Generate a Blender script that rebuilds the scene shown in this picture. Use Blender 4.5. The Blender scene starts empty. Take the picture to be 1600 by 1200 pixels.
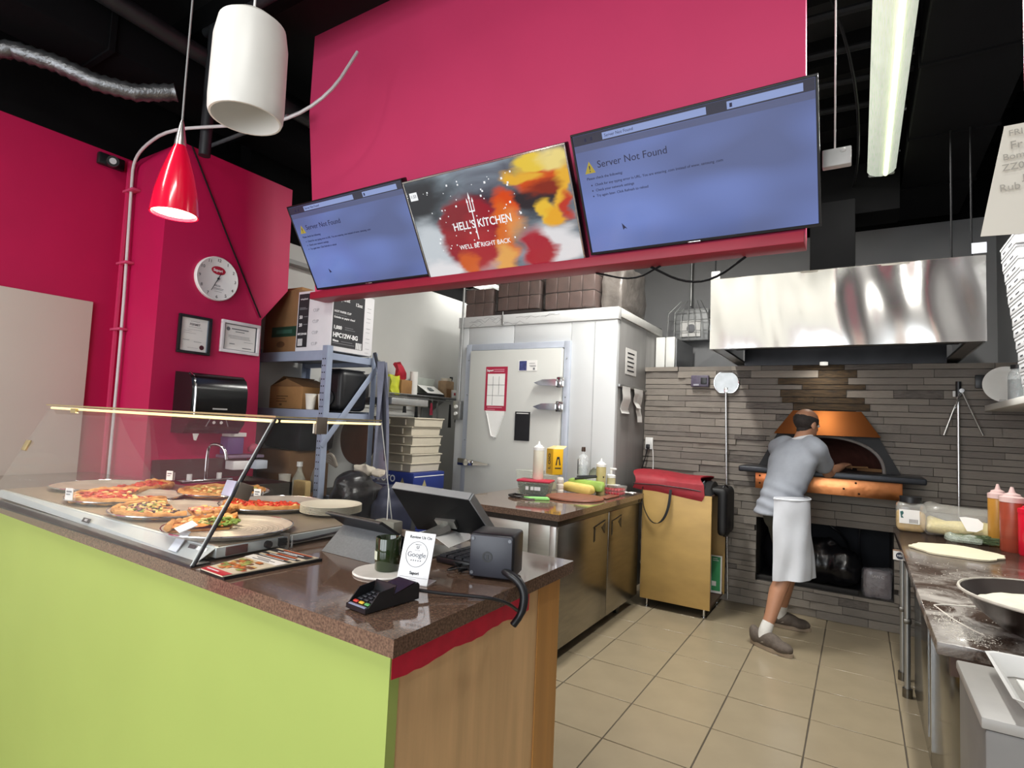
import bpy, bmesh, math, random
from mathutils import Vector, Matrix, noise
random.seed(7)
S = bpy.context.scene
COL = S.collection
# ------------------------------------------------------------------ camera
cam = bpy.data.cameras.new('camera'); cam.sensor_fit = 'HORIZONTAL'; cam.sensor_width = 36.0
cam.lens = 36.0 * 880 / 1600; cam.clip_start = 0.02
co = bpy.data.objects.new('camera', cam); COL.objects.link(co)
yaw, pitch, roll = math.radians(31.737), math.radians(3.857), math.radians(2.557)
fw = Vector((-math.sin(yaw)*math.cos(pitch), math.cos(yaw)*math.cos(pitch), math.sin(pitch)))
r0 = Vector((math.cos(yaw), math.sin(yaw), 0)); u0 = r0.cross(fw)
rr = r0*math.cos(roll)+u0*math.sin(roll); uu = -r0*math.sin(roll)+u0*math.cos(roll)
mw = Matrix((rr, uu, -fw)).transposed().to_4x4(); mw.translation = (0, 0, 1.5)
co.matrix_world = mw; S.camera = co
# ------------------------------------------------------------------ light
S.view_settings.view_transform = 'Standard'; S.view_settings.look = 'None'
S.view_settings.gamma = 1; S.view_settings.use_curve_mapping = False
S.view_settings.exposure = 0.0
S.cycles.max_bounces = 8; S.cycles.transparent_max_bounces = 16; S.cycles.transmission_bounces = 8
S.cycles.caustics_reflective = False; S.cycles.caustics_refractive = False
S.cycles.sample_clamp_indirect = 4
W = bpy.data.worlds.new('daylight'); S.world = W; W.use_nodes = True
W.node_tree.nodes['Background'].inputs[0].default_value = (0.86, 0.93, 1.0, 1)
W.node_tree.nodes['Background'].inputs[1].default_value = 1.6
def area(name, loc, rot, sx, sy, power, color=(1, 1, 1)):
    l = bpy.data.lights.new(name, 'AREA'); l.shape = 'RECTANGLE'; l.size = sx; l.size_y = sy
    l.energy = power; l.color = color
    o = bpy.data.objects.new(name, l); COL.objects.link(o); o.location = loc; o.rotation_euler = rot
    return o
# daylight coming in through the three shop windows behind the viewer
for wx in (-3.3, -1.55, 0.2):
    area('window_daylight', (wx, -3.30, 1.75), (math.radians(90), 0, 0), 1.55, 2.5, 56, (0.93, 0.97, 1.0))
# ------------------------------------------------------------------ helpers
def lin(h):
    h = h.lstrip('#'); c = [int(h[i:i+2], 16)/255 for i in (0, 2, 4)]
    return tuple(x/12.92 if x <= .04045 else ((x+.055)/1.055)**2.4 for x in c)
MATS = {}
def M(name, hexc, rough=.5, metal=0., var=.08, scale=9., bump=0., bscale=None, coat=0., stretch=None, emit=0., hex2=None, lo=.3, hi=.7, spec=.5, detail=3):
    if name in MATS: return MATS[name]
    m = bpy.data.materials.new(name); m.use_nodes = True; nt = m.node_tree; N = nt.nodes; L = nt.links
    b = N['Principled BSDF']; c = lin(hexc)
    tc = N.new('ShaderNodeTexCoord'); src = tc.outputs['Object']
    if stretch:
        mp = N.new('ShaderNodeMapping'); mp.inputs['Scale'].default_value = stretch
        L.new(src, mp.inputs['Vector']); src = mp.outputs['Vector']
    no = N.new('ShaderNodeTexNoise'); no.inputs['Scale'].default_value = scale; no.inputs['Detail'].default_value = detail
    L.new(src, no.inputs['Vector'])
    cr = N.new('ShaderNodeValToRGB'); e = cr.color_ramp.elements
    e[0].position = lo; e[1].position = hi
    c2 = lin(hex2) if hex2 else tuple(min(1, x*(1+var)) for x in c)
    c1 = c if hex2 else tuple(x*(1-var) for x in c)
    e[0].color = (*c1, 1); e[1].color = (*c2, 1)
    L.new(no.outputs['Fac'], cr.inputs['Fac']); L.new(cr.outputs['Color'], b.inputs['Base Color'])
    b.inputs['Roughness'].default_value = rough; b.inputs['Metallic'].default_value = metal
    b.inputs['Specular IOR Level'].default_value = spec
    b.inputs['Coat Weight'].default_value = coat; b.inputs['Coat Roughness'].default_value = .05
    if emit:
        L.new(cr.outputs['Color'], b.inputs['Emission Color']); b.inputs['Emission Strength'].default_value = emit
    if bump:
        n2 = N.new('ShaderNodeTexNoise'); n2.inputs['Scale'].default_value = bscale or scale*3; n2.inputs['Detail'].default_value = 4
        L.new(src, n2.inputs['Vector'])
        bp = N.new('ShaderNodeBump'); bp.inputs['Strength'].default_value = bump; bp.inputs['Distance'].default_value = .01
        L.new(n2.outputs['Fac'], bp.inputs['Height']); L.new(bp.outputs['Normal'], b.inputs['Normal'])
    MATS[name] = m; return m
def glass(name, hexc='ffffff', alpha=.12, rough=.02):
    # thin clear sheet: mostly see-through, with a fresnel mirror on top
    if name in MATS: return MATS[name]
    m = bpy.data.materials.new(name); m.use_nodes = True; nt = m.node_tree; N = nt.nodes; L = nt.links
    for n in list(N): N.remove(n)
    out = N.new('ShaderNodeOutputMaterial'); t = N.new('ShaderNodeBsdfTransparent'); g = N.new('ShaderNodeBsdfPrincipled')
    g.inputs['Base Color'].default_value = (*lin(hexc), 1); g.inputs['Roughness'].default_value = max(rough, .1)
    no = N.new('ShaderNodeTexNoise'); no.inputs['Scale'].default_value = 12
    gl = N.new('ShaderNodeBsdfGlossy'); gl.inputs['Roughness'].default_value = rough
    fr = N.new('ShaderNodeLayerWeight'); pw = N.new('ShaderNodeMath'); pw.operation = 'POWER'; pw.inputs[1].default_value = 5
    L.new(fr.outputs['Facing'], pw.inputs[0])
    ad = N.new('ShaderNodeMath'); ad.operation = 'MULTIPLY_ADD'; ad.use_clamp = True; ad.inputs[1].default_value = .8; ad.inputs[2].default_value = .022
    L.new(pw.outputs[0], ad.inputs[0])
    m1 = N.new('ShaderNodeMixShader'); L.new(ad.outputs[0], m1.inputs[0]); L.new(t.outputs[0], m1.inputs[1]); L.new(gl.outputs[0], m1.inputs[2])
    mr = N.new('ShaderNodeMapRange'); mr.inputs[3].default_value = alpha*.8; mr.inputs[4].default_value = alpha*1.2; L.new(no.outputs['Fac'], mr.inputs[0])
    mx = N.new('ShaderNodeMixShader'); L.new(mr.outputs[0], mx.inputs[0]); L.new(m1.outputs[0], mx.inputs[1]); L.new(g.outputs[0], mx.inputs[2])
    L.new(mx.outputs[0], out.inputs['Surface']); MATS[name] = m; return m

def tag(o, label=None, cat=None, group=None, kind=None):
    if label: o['label'] = label
    if cat: o['category'] = cat
    if group: o['group'] = group
    if kind: o['kind'] = kind
    return o
def thing(name, label, cat, loc=(0, 0, 0), rz=0., group=None):
    o = bpy.data.objects.new(name, None); COL.objects.link(o); o.empty_display_size = .05
    o.location = loc; o.rotation_euler = (0, 0, rz)
    return tag(o, label, cat, group)
def root_inv(o):
    while o.parent: o = o.parent
    return (Matrix.Translation(o.location) @ o.rotation_euler.to_matrix().to_4x4()).inverted()
def V(*a): return Vector(a)
class B:
    """collects shapes into one mesh; coordinates are in the world unless local=True at obj()"""
    def __init__(s): s.bm = bmesh.new()
    def box(s, x0, y0, z0, x1, y1, z1, bev=0., seg=2):
        return s.obox(((x0+x1)/2, (y0+y1)/2, (z0+z1)/2), (abs(x1-x0), abs(y1-y0), abs(z1-z0)), None, bev, seg)
    def obox(s, c, size, rot=None, bev=0., seg=2):
        mt = Matrix.Translation(c) @ ((rot.to_4x4() if rot else Matrix.Identity(4)) @ Matrix.Diagonal((*size, 1)))
        r = bmesh.ops.create_cube(s.bm, size=1, matrix=mt)
        if bev:
            es = list({e for v in r['verts'] for e in v.link_edges})
            bmesh.ops.bevel(s.bm, geom=es, offset=min(bev, min(size)*.45), segments=seg, affect='EDGES', profile=.5)
        return s
    def cyl(s, p0, p1, r, r1=None, n=16, caps=True):
        p0, p1 = Vector(p0), Vector(p1); d = p1-p0
        mt = Matrix.Translation((p0+p1)/2) @ d.to_track_quat('Z', 'Y').to_matrix().to_4x4()
        bmesh.ops.create_cone(s.bm, cap_ends=caps, segments=n, radius1=r, radius2=r if r1 is None else r1, depth=d.length, matrix=mt)
        return s
    def tube(s, pts, r, n=8, closed=False, smooth=0):
        pts = [Vector(p) for p in pts]
        for _ in range(smooth):
            q = [pts[0]]
            for a, b in zip(pts, pts[1:]): q += [a*.75+b*.25, a*.25+b*.75]
            q.append(pts[-1]); pts = q
        rings = []; up = None
        for i, p in enumerate(pts):
            if closed: d = pts[(i+1) % len(pts)]-pts[i-1]
            else: d = pts[min(i+1, len(pts)-1)]-pts[max(i-1, 0)]
            d.normalize()
            if up is None: up = d.orthogonal()
            up = (up-d*up.dot(d)).normalized(); sd = d.cross(up)
            rad = r[i*(len(r)-1)//max(1, len(pts)-1)] if isinstance(r, (list, tuple)) else r
            rings.append([s.bm.verts.new(p+up*math.cos(2*math.pi*k/n)*rad+sd*math.sin(2*math.pi*k/n)*rad) for k in range(n)])
        m = len(rings)
        for i in range(m if closed else m-1):
            a, b = rings[i], rings[(i+1) % m]
            for k in range(n): s.bm.faces.new((a[k], a[(k+1) % n], b[(k+1) % n], b[k]))
        if not closed:
            s.bm.faces.new(rings[0][::-1]); s.bm.faces.new(rings[-1])
        return s
    def lathe(s, prof, c=(0, 0, 0), n=24, axis=None):
        q = Vector(axis).to_track_quat('Z', 'Y').to_matrix() if axis else Matrix.Identity(3)
        c = Vector(c); rings = []
        for r, z in prof:
            if r < 1e-6: rings.append([s.bm.verts.new(c+q @ V(0, 0, z))])
            else: rings.append([s.bm.verts.new(c+q @ V(r*math.cos(2*math.pi*k/n), r*math.sin(2*math.pi*k/n), z)) for k in range(n)])
        for a, b in zip(rings, rings[1:]):
            for k in range(n):
                k2 = (k+1) % n
                if len(a) == 1 and len(b) == 1: continue
                if len(a) == 1: s.bm.faces.new((a[0], b[k2], b[k]))
                elif len(b) == 1: s.bm.faces.new((a[k], a[k2], b[0]))
                else: s.bm.faces.new((a[k], a[k2], b[k2], b[k]))
        return s
    def prism(s, poly, vec):
        a = [s.bm.verts.new(p) for p in poly]; b = [s.bm.verts.new(Vector(p)+Vector(vec)) for p in poly]
        s.bm.faces.new(a[::-1]); s.bm.faces.new(b); n = len(a)
        for i in range(n): s.bm.faces.new((a[i], a[(i+1) % n], b[(i+1) % n], b[i]))
        return s
    def ball(s, c, r, n=12, rot=None):
        r = (r, r, r) if not isinstance(r, (tuple, list)) else r
        mt = Matrix.Translation(c) @ ((rot.to_4x4() if rot else Matrix.Identity(4)) @ Matrix.Diagonal((*r, 1)))
        bmesh.ops.create_uvsphere(s.bm, u_segments=n, v_segments=max(6, n*2//3), radius=1, matrix=mt); return s
    def grid(s, rows, thick=None, closed=False):
        vs = [[s.bm.verts.new(p) for p in row] for row in rows]; fs = []
        for a, b in zip(vs, vs[1:]):
            for k in range(len(a) if closed else len(a)-1):
                k2 = (k+1) % len(a); fs.append(s.bm.faces.new((a[k], a[k2], b[k2], b[k])))
        if thick:
            s.bm.normal_update(); bmesh.ops.solidify(s.bm, geom=fs, thickness=thick)
        return s
    def quad(s, *p): s.bm.faces.new([s.bm.verts.new(q) for q in p]); return s
    def jitter(s, amt, sc, seed=0):
        for v in s.bm.verts: v.co += noise.noise_vector(v.co*sc+V(seed, seed*2.3, 0))*amt
        return s
    def crumple(s, amt, sc, seed=0, cuts=4):
        bmesh.ops.subdivide_edges(s.bm, edges=s.bm.edges[:], cuts=cuts, use_grid_fill=True); return s.jitter(amt, sc, seed)
    def xf(s, m): bmesh.ops.transform(s.bm, matrix=m, verts=s.bm.verts); return s
    def mesh(s, name, sharp=38):
        bmesh.ops.recalc_face_normals(s.bm, faces=s.bm.faces)
        me = bpy.data.meshes.new(name); s.bm.to_mesh(me); s.bm.free()
        me.polygons.foreach_set('use_smooth', [True]*len(me.polygons)); me.set_sharp_from_angle(angle=math.radians(sharp)); return me
    def obj(s, name, mat, parent=None, local=False, label=None, sharp=38, kind=None):
        if parent is not None and not local: s.xf(root_inv(parent))
        me = s.mesh(name, sharp); me.materials.append(mat)
        o = bpy.data.objects.new(name, me); COL.objects.link(o); o.parent = parent
        if label: o['label'] = label
        if kind: o['kind'] = kind
        return o
    def blob(s, name, mat, parent=None, voxel=.01, it=6, local=False, label=None, sharp=180):
        """fuses everything collected into one continuous smooth skin"""
        if parent is not None and not local: s.xf(root_inv(parent))
        me = s.mesh(name); t = bpy.data.objects.new('t', me); COL.objects.link(t)
        a = t.modifiers.new('r', 'REMESH'); a.mode = 'VOXEL'; a.voxel_size = voxel
        if it:
            q = t.modifiers.new('s', 'SMOOTH'); q.iterations = it; q.factor = .5
        dg = bpy.context.evaluated_depsgraph_get(); m2 = bpy.data.meshes.new_from_object(t.evaluated_get(dg))
        bpy.data.objects.remove(t); bpy.data.meshes.remove(me)
        m2.name = name; m2.polygons.foreach_set('use_smooth', [True]*len(m2.polygons)); m2.materials.clear(); m2.materials.append(mat)
        o = bpy.data.objects.new(name, m2); COL.objects.link(o); o.parent = parent
        if label: o['label'] = label
        return o
def multi(name, mat, parent, bs, **k):
    return [b.obj(name, mat, parent, **k) for b in bs]
def copy_tree(o, parent=None):
    c = o.copy(); COL.objects.link(c); c.parent = parent
    for ch in o.children: copy_tree(ch, c)
    return c
def structure(o): o['kind'] = 'structure'; return o
FONTS = {}
def text_mesh(s, size, align='CENTER', bold=0., ext=.0004):
    cu = bpy.data.curves.new('t', 'FONT'); cu.body = s; cu.size = size; cu.align_x = align; cu.align_y = 'CENTER'
    cu.extrude = ext; cu.offset = bold*size; cu.resolution_u = 3
    o = bpy.data.objects.new('t', cu); COL.objects.link(o); bpy.context.view_layer.update()
    me = bpy.data.meshes.new_from_object(o.evaluated_get(bpy.context.evaluated_depsgraph_get()))
    bpy.data.objects.remove(o); bpy.data.curves.remove(cu); return me
class Face:
    """a flat face in the world (origin, x along, y up) on which flat print is laid"""
    def __init__(s, o, x, y, parent):
        s.o = Vector(o); s.x = Vector(x).normalized(); s.y = Vector(y); s.y = (s.y-s.x*s.y.dot(s.x)).normalized(); s.n = s.x.cross(s.y); s.p = parent
        m = Matrix((s.x, s.y, s.n)).transposed().to_4x4(); m.translation = s.o; s.m = m
    def pt(s, a, b, c=0): return s.o+s.x*a+s.y*b+s.n*c
    def rects(s, name, mat, rs, lift=.0008, thick=.0006, label=None):
        b = B()
        for (a0, b0, a1, b1) in rs: b.prism([s.pt(a0, b0, lift), s.pt(a1, b0, lift), s.pt(a1, b1, lift), s.pt(a0, b1, lift)], s.n*thick)
        return b.obj(name, mat, s.p, label=label)
    def poly(s, name, mat, pts, lift=.0008, thick=.0006):
        return B().prism([s.pt(a, c, lift) for a, c in pts], s.n*thick).obj(name, mat, s.p)
    def text(s, t, a, c, size, mat, lift=.0016, align='CENTER', bold=0., sx=1., name='lettering', rot=0.):
        me = text_mesh(t, size, align, bold)
        lm = Matrix.Translation((a, c, lift)) @ Matrix.Rotation(rot, 4, 'Z') @ Matrix.Diagonal((sx, 1, 1, 1))
        me.transform(root_inv(s.p) @ s.m @ lm); me.materials.clear(); me.materials.append(mat)
        o = bpy.data.objects.new(name, me); COL.objects.link(o); o.parent = s.p; return o
def Rz(a): return Matrix.Rotation(a, 3, 'Z')
def Rx(a): return Matrix.Rotation(a, 3, 'X')
def Ry(a): return Matrix.Rotation(a, 3, 'Y')
# ------------------------------------------------------------------ shared materials
red_wall = M('raspberry paint', 'b90a4c', .55, var=.05, scale=3)
pink = M('raspberry paint on bulkhead', 'dc3f70', .6, var=.03, scale=2)
black_paint = M('matt black paint', '0b0b0c', .9, spec=.1, var=.2, scale=4)
black_metal = M('black painted steel', '101012', .65, spec=.15, var=.2, scale=6)
grey_wall = M('pale grey wall paint', 'c9c9c6', .7, var=.04, scale=2)
dgrey_wall = M('grey wall paint', '8b8b8c', .7, var=.06, scale=2)
white_paint = M('white paint', 'e4e3de', .5, var=.03)
black_rubber = M('black cable rubber', '121214', .8, var=.15, spec=.2)
white_plastic = M('white plastic', 'e9e9e6', .35, var=.03)
black_plastic = M('black plastic', '17181b', .38, var=.15)
dark_plastic = M('charcoal plastic', '2b2d33', .45, var=.1)
steel = M('brushed stainless steel', 'b9bcbe', .28, 1., var=.06, scale=30, stretch=(1, 1, 14))
dark_steel = M('dull stainless steel', '77736c', .34, 1., var=.1, scale=14, stretch=(1, 1, 9))
chrome = M('chrome', 'd6d8da', .12, 1., var=.05)
alu = M('worn aluminium', 'c9c0b2', .4, .4, var=.12, scale=14)
galv = M('galvanised pipe', 'a8a9a8', .4, .8, var=.1)
granite = M('polished brown granite', '57443a', .08, var=.5, scale=190, hex2='8a6f5c', lo=.35, hi=.75, coat=.5, detail=6)
kraft = M('brown cardboard', '9c7448', .8, var=.12, scale=7)
kraft2 = M('darker brown cardboard', '7f5c3a', .8, var=.14, scale=6)
paper = M('white paper', 'eceae6', .7, var=.03)
ink = M('dark print', '26262a', .6, var=.1)
grey_ink = M('grey print', '77777b', .6, var=.1)
white_ink = M('white print', 'efeff0', .6, var=.02)
red_ink = M('red print', 'b01a35', .6, var=.08)
clear = glass('clear plastic', 'f4f6f4', .16, .12)
case_glass = glass('display glass', 'e4ecea', .012, .01)
wood = M('birch veneer', 'b98e58', .45, var=.14, scale=3, stretch=(6, 6, .8), bump=.05)
# ================================================================== SETTING
tile_mat = M('beige porcelain tile', '988b73', .24, var=.05, scale=5, bump=.02)
nt = tile_mat.node_tree
grout = M('dark grout', '4e463c', .9, var=.1)
fl = structure(B().box(-4.5, -.2, -.06, 1.2, 6.7, -.005).obj('floor', grout)); fl['label'] = 'beige square tiled kitchen floor with dark joints'
structure(B().box(-4.5, -3.4, -.06, 1.2, -.2, 0).obj('floor_front', tile_mat))
tm = B().box(-.205, -.205, -.012, .205, .205, 0, .002, 1).mesh('tile'); tm.materials.append(tile_mat)
X0, Y0, PT = -1.467, 4.335, .416
for i in range(-7, 7):
    for j in range(-11, 3):
        o = bpy.data.objects.new('tile', tm); COL.objects.link(o); o.parent = fl
        o.location = (X0+(i+.5)*PT, Y0+(j+.5)*PT, random.uniform(-.0006, .0006))
ceil_mat = M('black ceiling paint', '0e0e10', .8, var=.2)
structure(B().box(-4.6, -3.4, 4.25, 1.3, 6.8, 4.4).obj('ceiling', ceil_mat))
structure(B().box(-4.55, -3.4, 0, -4.35, 2.62, 3.21).obj('wall_left', red_wall))
structure(B().box(-4.55, -3.4, 3.21, -4.35, 2.62, 4.25).obj('wall_left_upper', black_paint))
structure(B().box(-4.55, 2.62, 0, -4.2, 6.7, 2.96).obj('wall_kitchen', grey_wall))
structure(B().box(-4.55, 2.62, 2.96, -4.2, 6.7, 4.25).obj('wall_kitchen_upper', black_paint))
structure(B().box(-4.2, 2.7, 2.765, -4.12, 4.0, 2.80).obj('trim_3', M('pale grey cable tray', '9a9c9c', .6)))
structure(B().box(-4.2, 6.5, 0, 1.2, 6.7, 3.56).obj('wall_back', dgrey_wall))
structure(B().box(-4.2, 6.5, 3.56, 1.2, 6.7, 4.25).obj('wall_back_upper', black_paint))
structure(B().box(1.05, -3.4, 0, 1.2, 6.5, 3.56).obj('wall_right', dgrey_wall))
structure(B().box(1.05, -3.4, 3.56, 1.2, 6.5, 4.25).obj('wall_right_upper', black_paint))
wf = B().box(-4.35, -3.2, 0, 1.05, -3.05, .45).box(-4.35, -3.2, 3.05, 1.05, -3.05, 4.25)
for a, b in ((-4.35, -4.12), (-2.48, -2.37), (-.73, -.62), (1.0, 1.05)): wf.box(a, -3.2, .45, b, -3.05, 3.05)
structure(wf.obj('wall_front', white_paint))
# the red pillar that stands out from the left wall, with its clipped corners
prof = [(1.82, 0), (2.575, 0), (2.575, 1.5), (2.55, 2.175), (2.757, 2.441), (2.735, 3.242), (1.885, 3.242), (1.82, 3.135)]
structure(B().prism([(-3.8, y, z) for y, z in prof], (-.55, 0, 0)).obj('wall_pillar', red_wall))
# white boarding on the left wall
t = B().box(-4.35, -.6, 0, -4.325, 1.675, 2.17, .004).obj('wall_panel', M('cream board', 'd8d3c6', .5, var=.02, scale=2)); structure(t)
# bulkhead that carries the screens: sloping apron with an upright band above and a ledge beneath
bk = B().prism([(-3.4, 2.70, 2.36), (-3.4, 2.54, 3.66), (-3.4, 2.54, 4.25), (-3.4, 2.60, 4.25), (-3.4, 2.60, 3.66), (-3.4, 2.76, 2.36)], (3.2, 0, 0)).obj('bulkhead', pink); structure(bk)
structure(B().prism([(-3.39, 2.765, 2.38), (-3.39, 2.606, 3.66), (-3.39, 2.606, 4.25), (-3.39, 2.64, 4.25), (-3.39, 2.79, 2.38)], (3.18, 0, 0)).obj('bulkhead_back', white_paint))
lg = B().box(-3.36, 2.62, 2.315, -.2, 2.76, 2.365, .004).obj('trim_1', M('dark red ledge paint', 'a01f38', .5, var=.06)); structure(lg)

# ---- stone-clad oven wall
stone_back = M('dark mortar', '3b3733', .95, var=.2)
YS = 5.43
sw = B()
sw.box(-1.80, YS, 0, 1.05, YS+.25, .225)
sw.box(-1.80, YS, .225, -.765, YS+.25, .765).box(.235, YS, .225, 1.05, YS+.25, .765)
sw.box(-1.80, YS, .765, 1.05, YS+.25, 1.16)
sw.box(-1.80, YS, 1.16, -.70, YS+.25, 1.52).box(.235, YS, 1.16, 1.05, YS+.25, 1.52)
sw.box(-1.80, YS, 1.52, 1.05, YS+.25, 2.10)
wall = structure(sw.obj('wall_stone', stone_back)); wall['label'] = 'grey ledger-stone wall around the pizza oven'
# recess behind the lower opening
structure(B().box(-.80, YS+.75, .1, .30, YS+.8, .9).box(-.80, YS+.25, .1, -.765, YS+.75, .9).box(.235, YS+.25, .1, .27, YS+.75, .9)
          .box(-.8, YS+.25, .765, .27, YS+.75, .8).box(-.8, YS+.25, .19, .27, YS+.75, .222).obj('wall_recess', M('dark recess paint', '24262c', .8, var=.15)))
def stone_material():
    m = M('grey ledger stone', '8f8982', .85, var=.12, scale=4, stretch=(1.2, 3, 9), bump=.5, bscale=6, detail=6)
    nt = m.node_tree; N = nt.nodes; L = nt.links
    oi = N.new('ShaderNodeObjectInfo'); hs = N.new('ShaderNodeMix'); hs.data_type = 'RGBA'; hs.blend_type = 'MULTIPLY'; hs.inputs[0].default_value = 1
    rp = N.new('ShaderNodeValToRGB'); rp.color_ramp.elements[0].color = (.74, .72, .71, 1); rp.color_ramp.elements[1].color = (1.06, 1.03, .99, 1)
    L.new(oi.outputs['Random'], rp.inputs['Fac'])
    b = N['Principled BSDF']; src = b.inputs['Base Color'].links[0].from_socket
    L.new(src, hs.inputs[6]); L.new(rp.outputs[0], hs.inputs[7]); L.new(hs.outputs[2], b.inputs['Base Color']); return m
stone_mat = stone_material()
sooty = M('scorched ledger stone', '2f2820', .85, var=.3, scale=5, hex2='57452f', bump=.5, bscale=7)
burnt = M('smoke-darkened ledger stone', '625c57', .85, var=.25, scale=6, bump=.5, bscale=7)
def stone_blocks():
    rng = random.Random(11); z = 0.0; out = []
    def oven_half(zz): return .515-.145*(zz-1.222)/.283 if zz < 1.505 else .37-.115*(zz-1.505)/.195
    while z < 2.09:
        h = rng.choice((.042, .05, .058, .066, .072)); 
        for stop in (.225, .765, 2.1):
            if z < stop-1e-4 < z+h+.02: h = stop-z
        x = -1.80
        while x < 1.045:
            w = rng.uniform(.2, .56); x2 = min(1.05, x+w)
            if 1.05-x2 < .1: x2 = 1.05
            out.append((x, x2, z, z+h)); x = x2
        z += h
    res = []
    for (a, b, c, d) in out:
        segs = [(a, b)]; holes = [(-.765, .235, .225, .765)]
        if d > 1.20 and c < 1.69: hw = max(.15, oven_half(max(d, 1.222))-.035); holes.append((-.235-hw, -.235+hw, 1.15, 1.75))
        for (ha, hb, hc, hd) in holes:
            if c < hd-.002 and d > hc+.002:
                n = []
                for (p, q) in segs:
                    if q <= ha or p >= hb: n.append((p, q)); continue
                    if p < ha: n.append((p, ha))
                    if q > hb: n.append((hb, q))
                segs = n
        res += [(p, q, c, d) for p, q in segs if q-p > .03]
    return res
protos = {}
for (mt) in (stone_mat, sooty, burnt):
    ps = []
    for k in range(3):
        b = B(); b.box(-.5, -.5, -.5, .5, .5, .5)
        bmesh.ops.subdivide_edges(b.bm, edges=[e for e in b.bm.edges if abs(e.verts[0].co.x-e.verts[1].co.x) > .5], cuts=3)
        for v in b.bm.verts:
            if v.co.y < 0: v.co.y += random.uniform(-.18, .18)
            v.co.z *= random.uniform(.93, .99); v.co.x *= .992
        me = b.mesh('stone', 20); me.materials.append(mt); ps.append(me)
    protos[mt.name] = ps
blocks = stone_blocks(); blocks.sort(key=lambda s: -(s[1]-s[0])*(s[3]-s[2]))
extra = B()
for k, (a, b, c, d) in enumerate(blocks):
    dep = random.choice((.02, .028, .036)); cx, cz = (a+b)/2, (c+d)/2
    if k < 298:
        mt = stone_mat
        if cz > 1.72 and abs(cx+.28) < .2+.05*random.random(): mt = sooty
        elif random.random() < .035 or (abs(cx+.95) < .16 and 1.0 < cz < 1.9 and random.random() < .35): mt = burnt
        o = bpy.data.objects.new('stone', random.choice(protos[mt.name])); COL.objects.link(o); o.parent = wall
        o.location = (cx, YS-dep/2+.004, cz); o.scale = (b-a, dep, d-c-.003)
    else: extra.box(a+.002, YS-dep, c+.002, b-.002, YS+.004, d-.002)
if len(blocks) > 298: extra.obj('stones', stone_mat, wall, kind='stuff')

# ---- ceiling structure: black joists, ducts and pipes
for k, y in enumerate((1.0, 2.0, 3.5, 4.3, 5.1, 5.9)):
    structure(B().box(-4.35 if y < 2.6 else -4.2, y-.04, 4.05, 1.05, y+.04, 4.25).box(-4.2, y-.08, 4.03, 1.05, y+.08, 4.055).obj('ceiling_joist', black_paint))
dk = M('dark painted duct', '0c0c0e', .9, spec=.1, var=.12, scale=3)
b = B().box(.28, 2.9, 3.52, .75, 6.2, 3.95, .01)
for y in (3.6, 4.5, 5.4): b.box(.27, y-.012, 3.51, .76, y+.012, 3.96)
tag(b.obj('air_duct', dk), 'large black rectangular air duct running under the ceiling beside the strip light', 'duct')
b = B().box(-4.1, -.6, 3.55, -3.7, 4.55, 3.9, .02)
for y in (.4, 1.4, 2.4, 3.4, 4.4): b.box(-4.115, y-.015, 3.535, -3.685, y+.015, 3.915)
tag(b.obj('air_duct', dk), 'long black duct above the raspberry pillar on the left', 'duct')
b = B().tube([(-3.6, .9, 3.80), (-3.6, 2.2, 3.74), (-3.6, 3.2, 3.74), (-3.6, 5.8, 3.74)], .055, 12, smooth=2)
tag(b.obj('ceiling_pipe', M('dull black pipe', '2a2b2d', .4, .3, var=.2)), 'black pipe running back under the ceiling left of the bulkhead', 'pipe')
b = B().cyl((-3.55, 1.9, 3.95), (-3.55, 1.9, 3.1), .035).cyl((-3.65, 1.9, 3.95), (-1.2, 1.9, 3.95), .03)
tag(b.obj('sprinkler_pipe', M('grey-black pipe', '303134', .45, .4, var=.2)), 'dark sprinkler pipe with a drop beside the white drum lamp', 'pipe')
b = B()
for y in (3.1, 3.45, 3.8, 4.15): b.cyl((-.25, y, 3.62+.04*(y-3)), (.262, y, 3.6+.04*(y-3)), .02, n=8)
b.tube([(-.2, 3.0, 3.9), (-.02, 3.4, 3.5), (.0, 4.6, 3.45), (-.1, 5.6, 3.5)], .008, 6, smooth=2)
tag(b.obj('ceiling_pipes', black_metal), 'row of thin dark conduits under the ceiling right of the screens', 'pipe')
tag(B().cyl((-4.2, 2.95, 3.98), (-2.6, 2.95, 3.98), .045).obj('ceiling_pipe', M('grey ceiling pipe', '5b5c5f', .5, .3, var=.15)), 'grey pipe running into the bulkhead behind the white drum lamp', 'pipe')
tag(B().cyl((-4.3, 2.3, 3.50), (-3.3, 2.3, 3.50), .014, n=8).cyl((-3.68, 2.4, 3.58), (-3.3, 2.4, 3.58), .012, n=8).obj('ceiling_conduits', M('grey conduit', '7a7b7d', .5, .4, var=.1)), 'thin grey conduits in the dark ceiling behind the red lamp', 'conduit')
# flexible foil duct in the roof void at far left
b = B(); pts = [V(-4.15+.12*k, .9+.16*k, 3.40+.05*math.sin(k*1.3)) for k in range(6)]
rad = []
for k in range(40): rad.append(.045+.008*(k % 2))
fine = []
for k in range(40):
    f = k/39*5; i = min(4, int(f)); fine.append(pts[i].lerp(pts[i+1], f-i))
b.tube(fine, rad, 10)
tag(b.obj('flexible_duct', M('crinkled foil', '6d6e70', .35, .8, var=.3, scale=20, bump=.4)), 'crinkled foil flexible duct in the dark ceiling at far left', 'duct')

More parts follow.
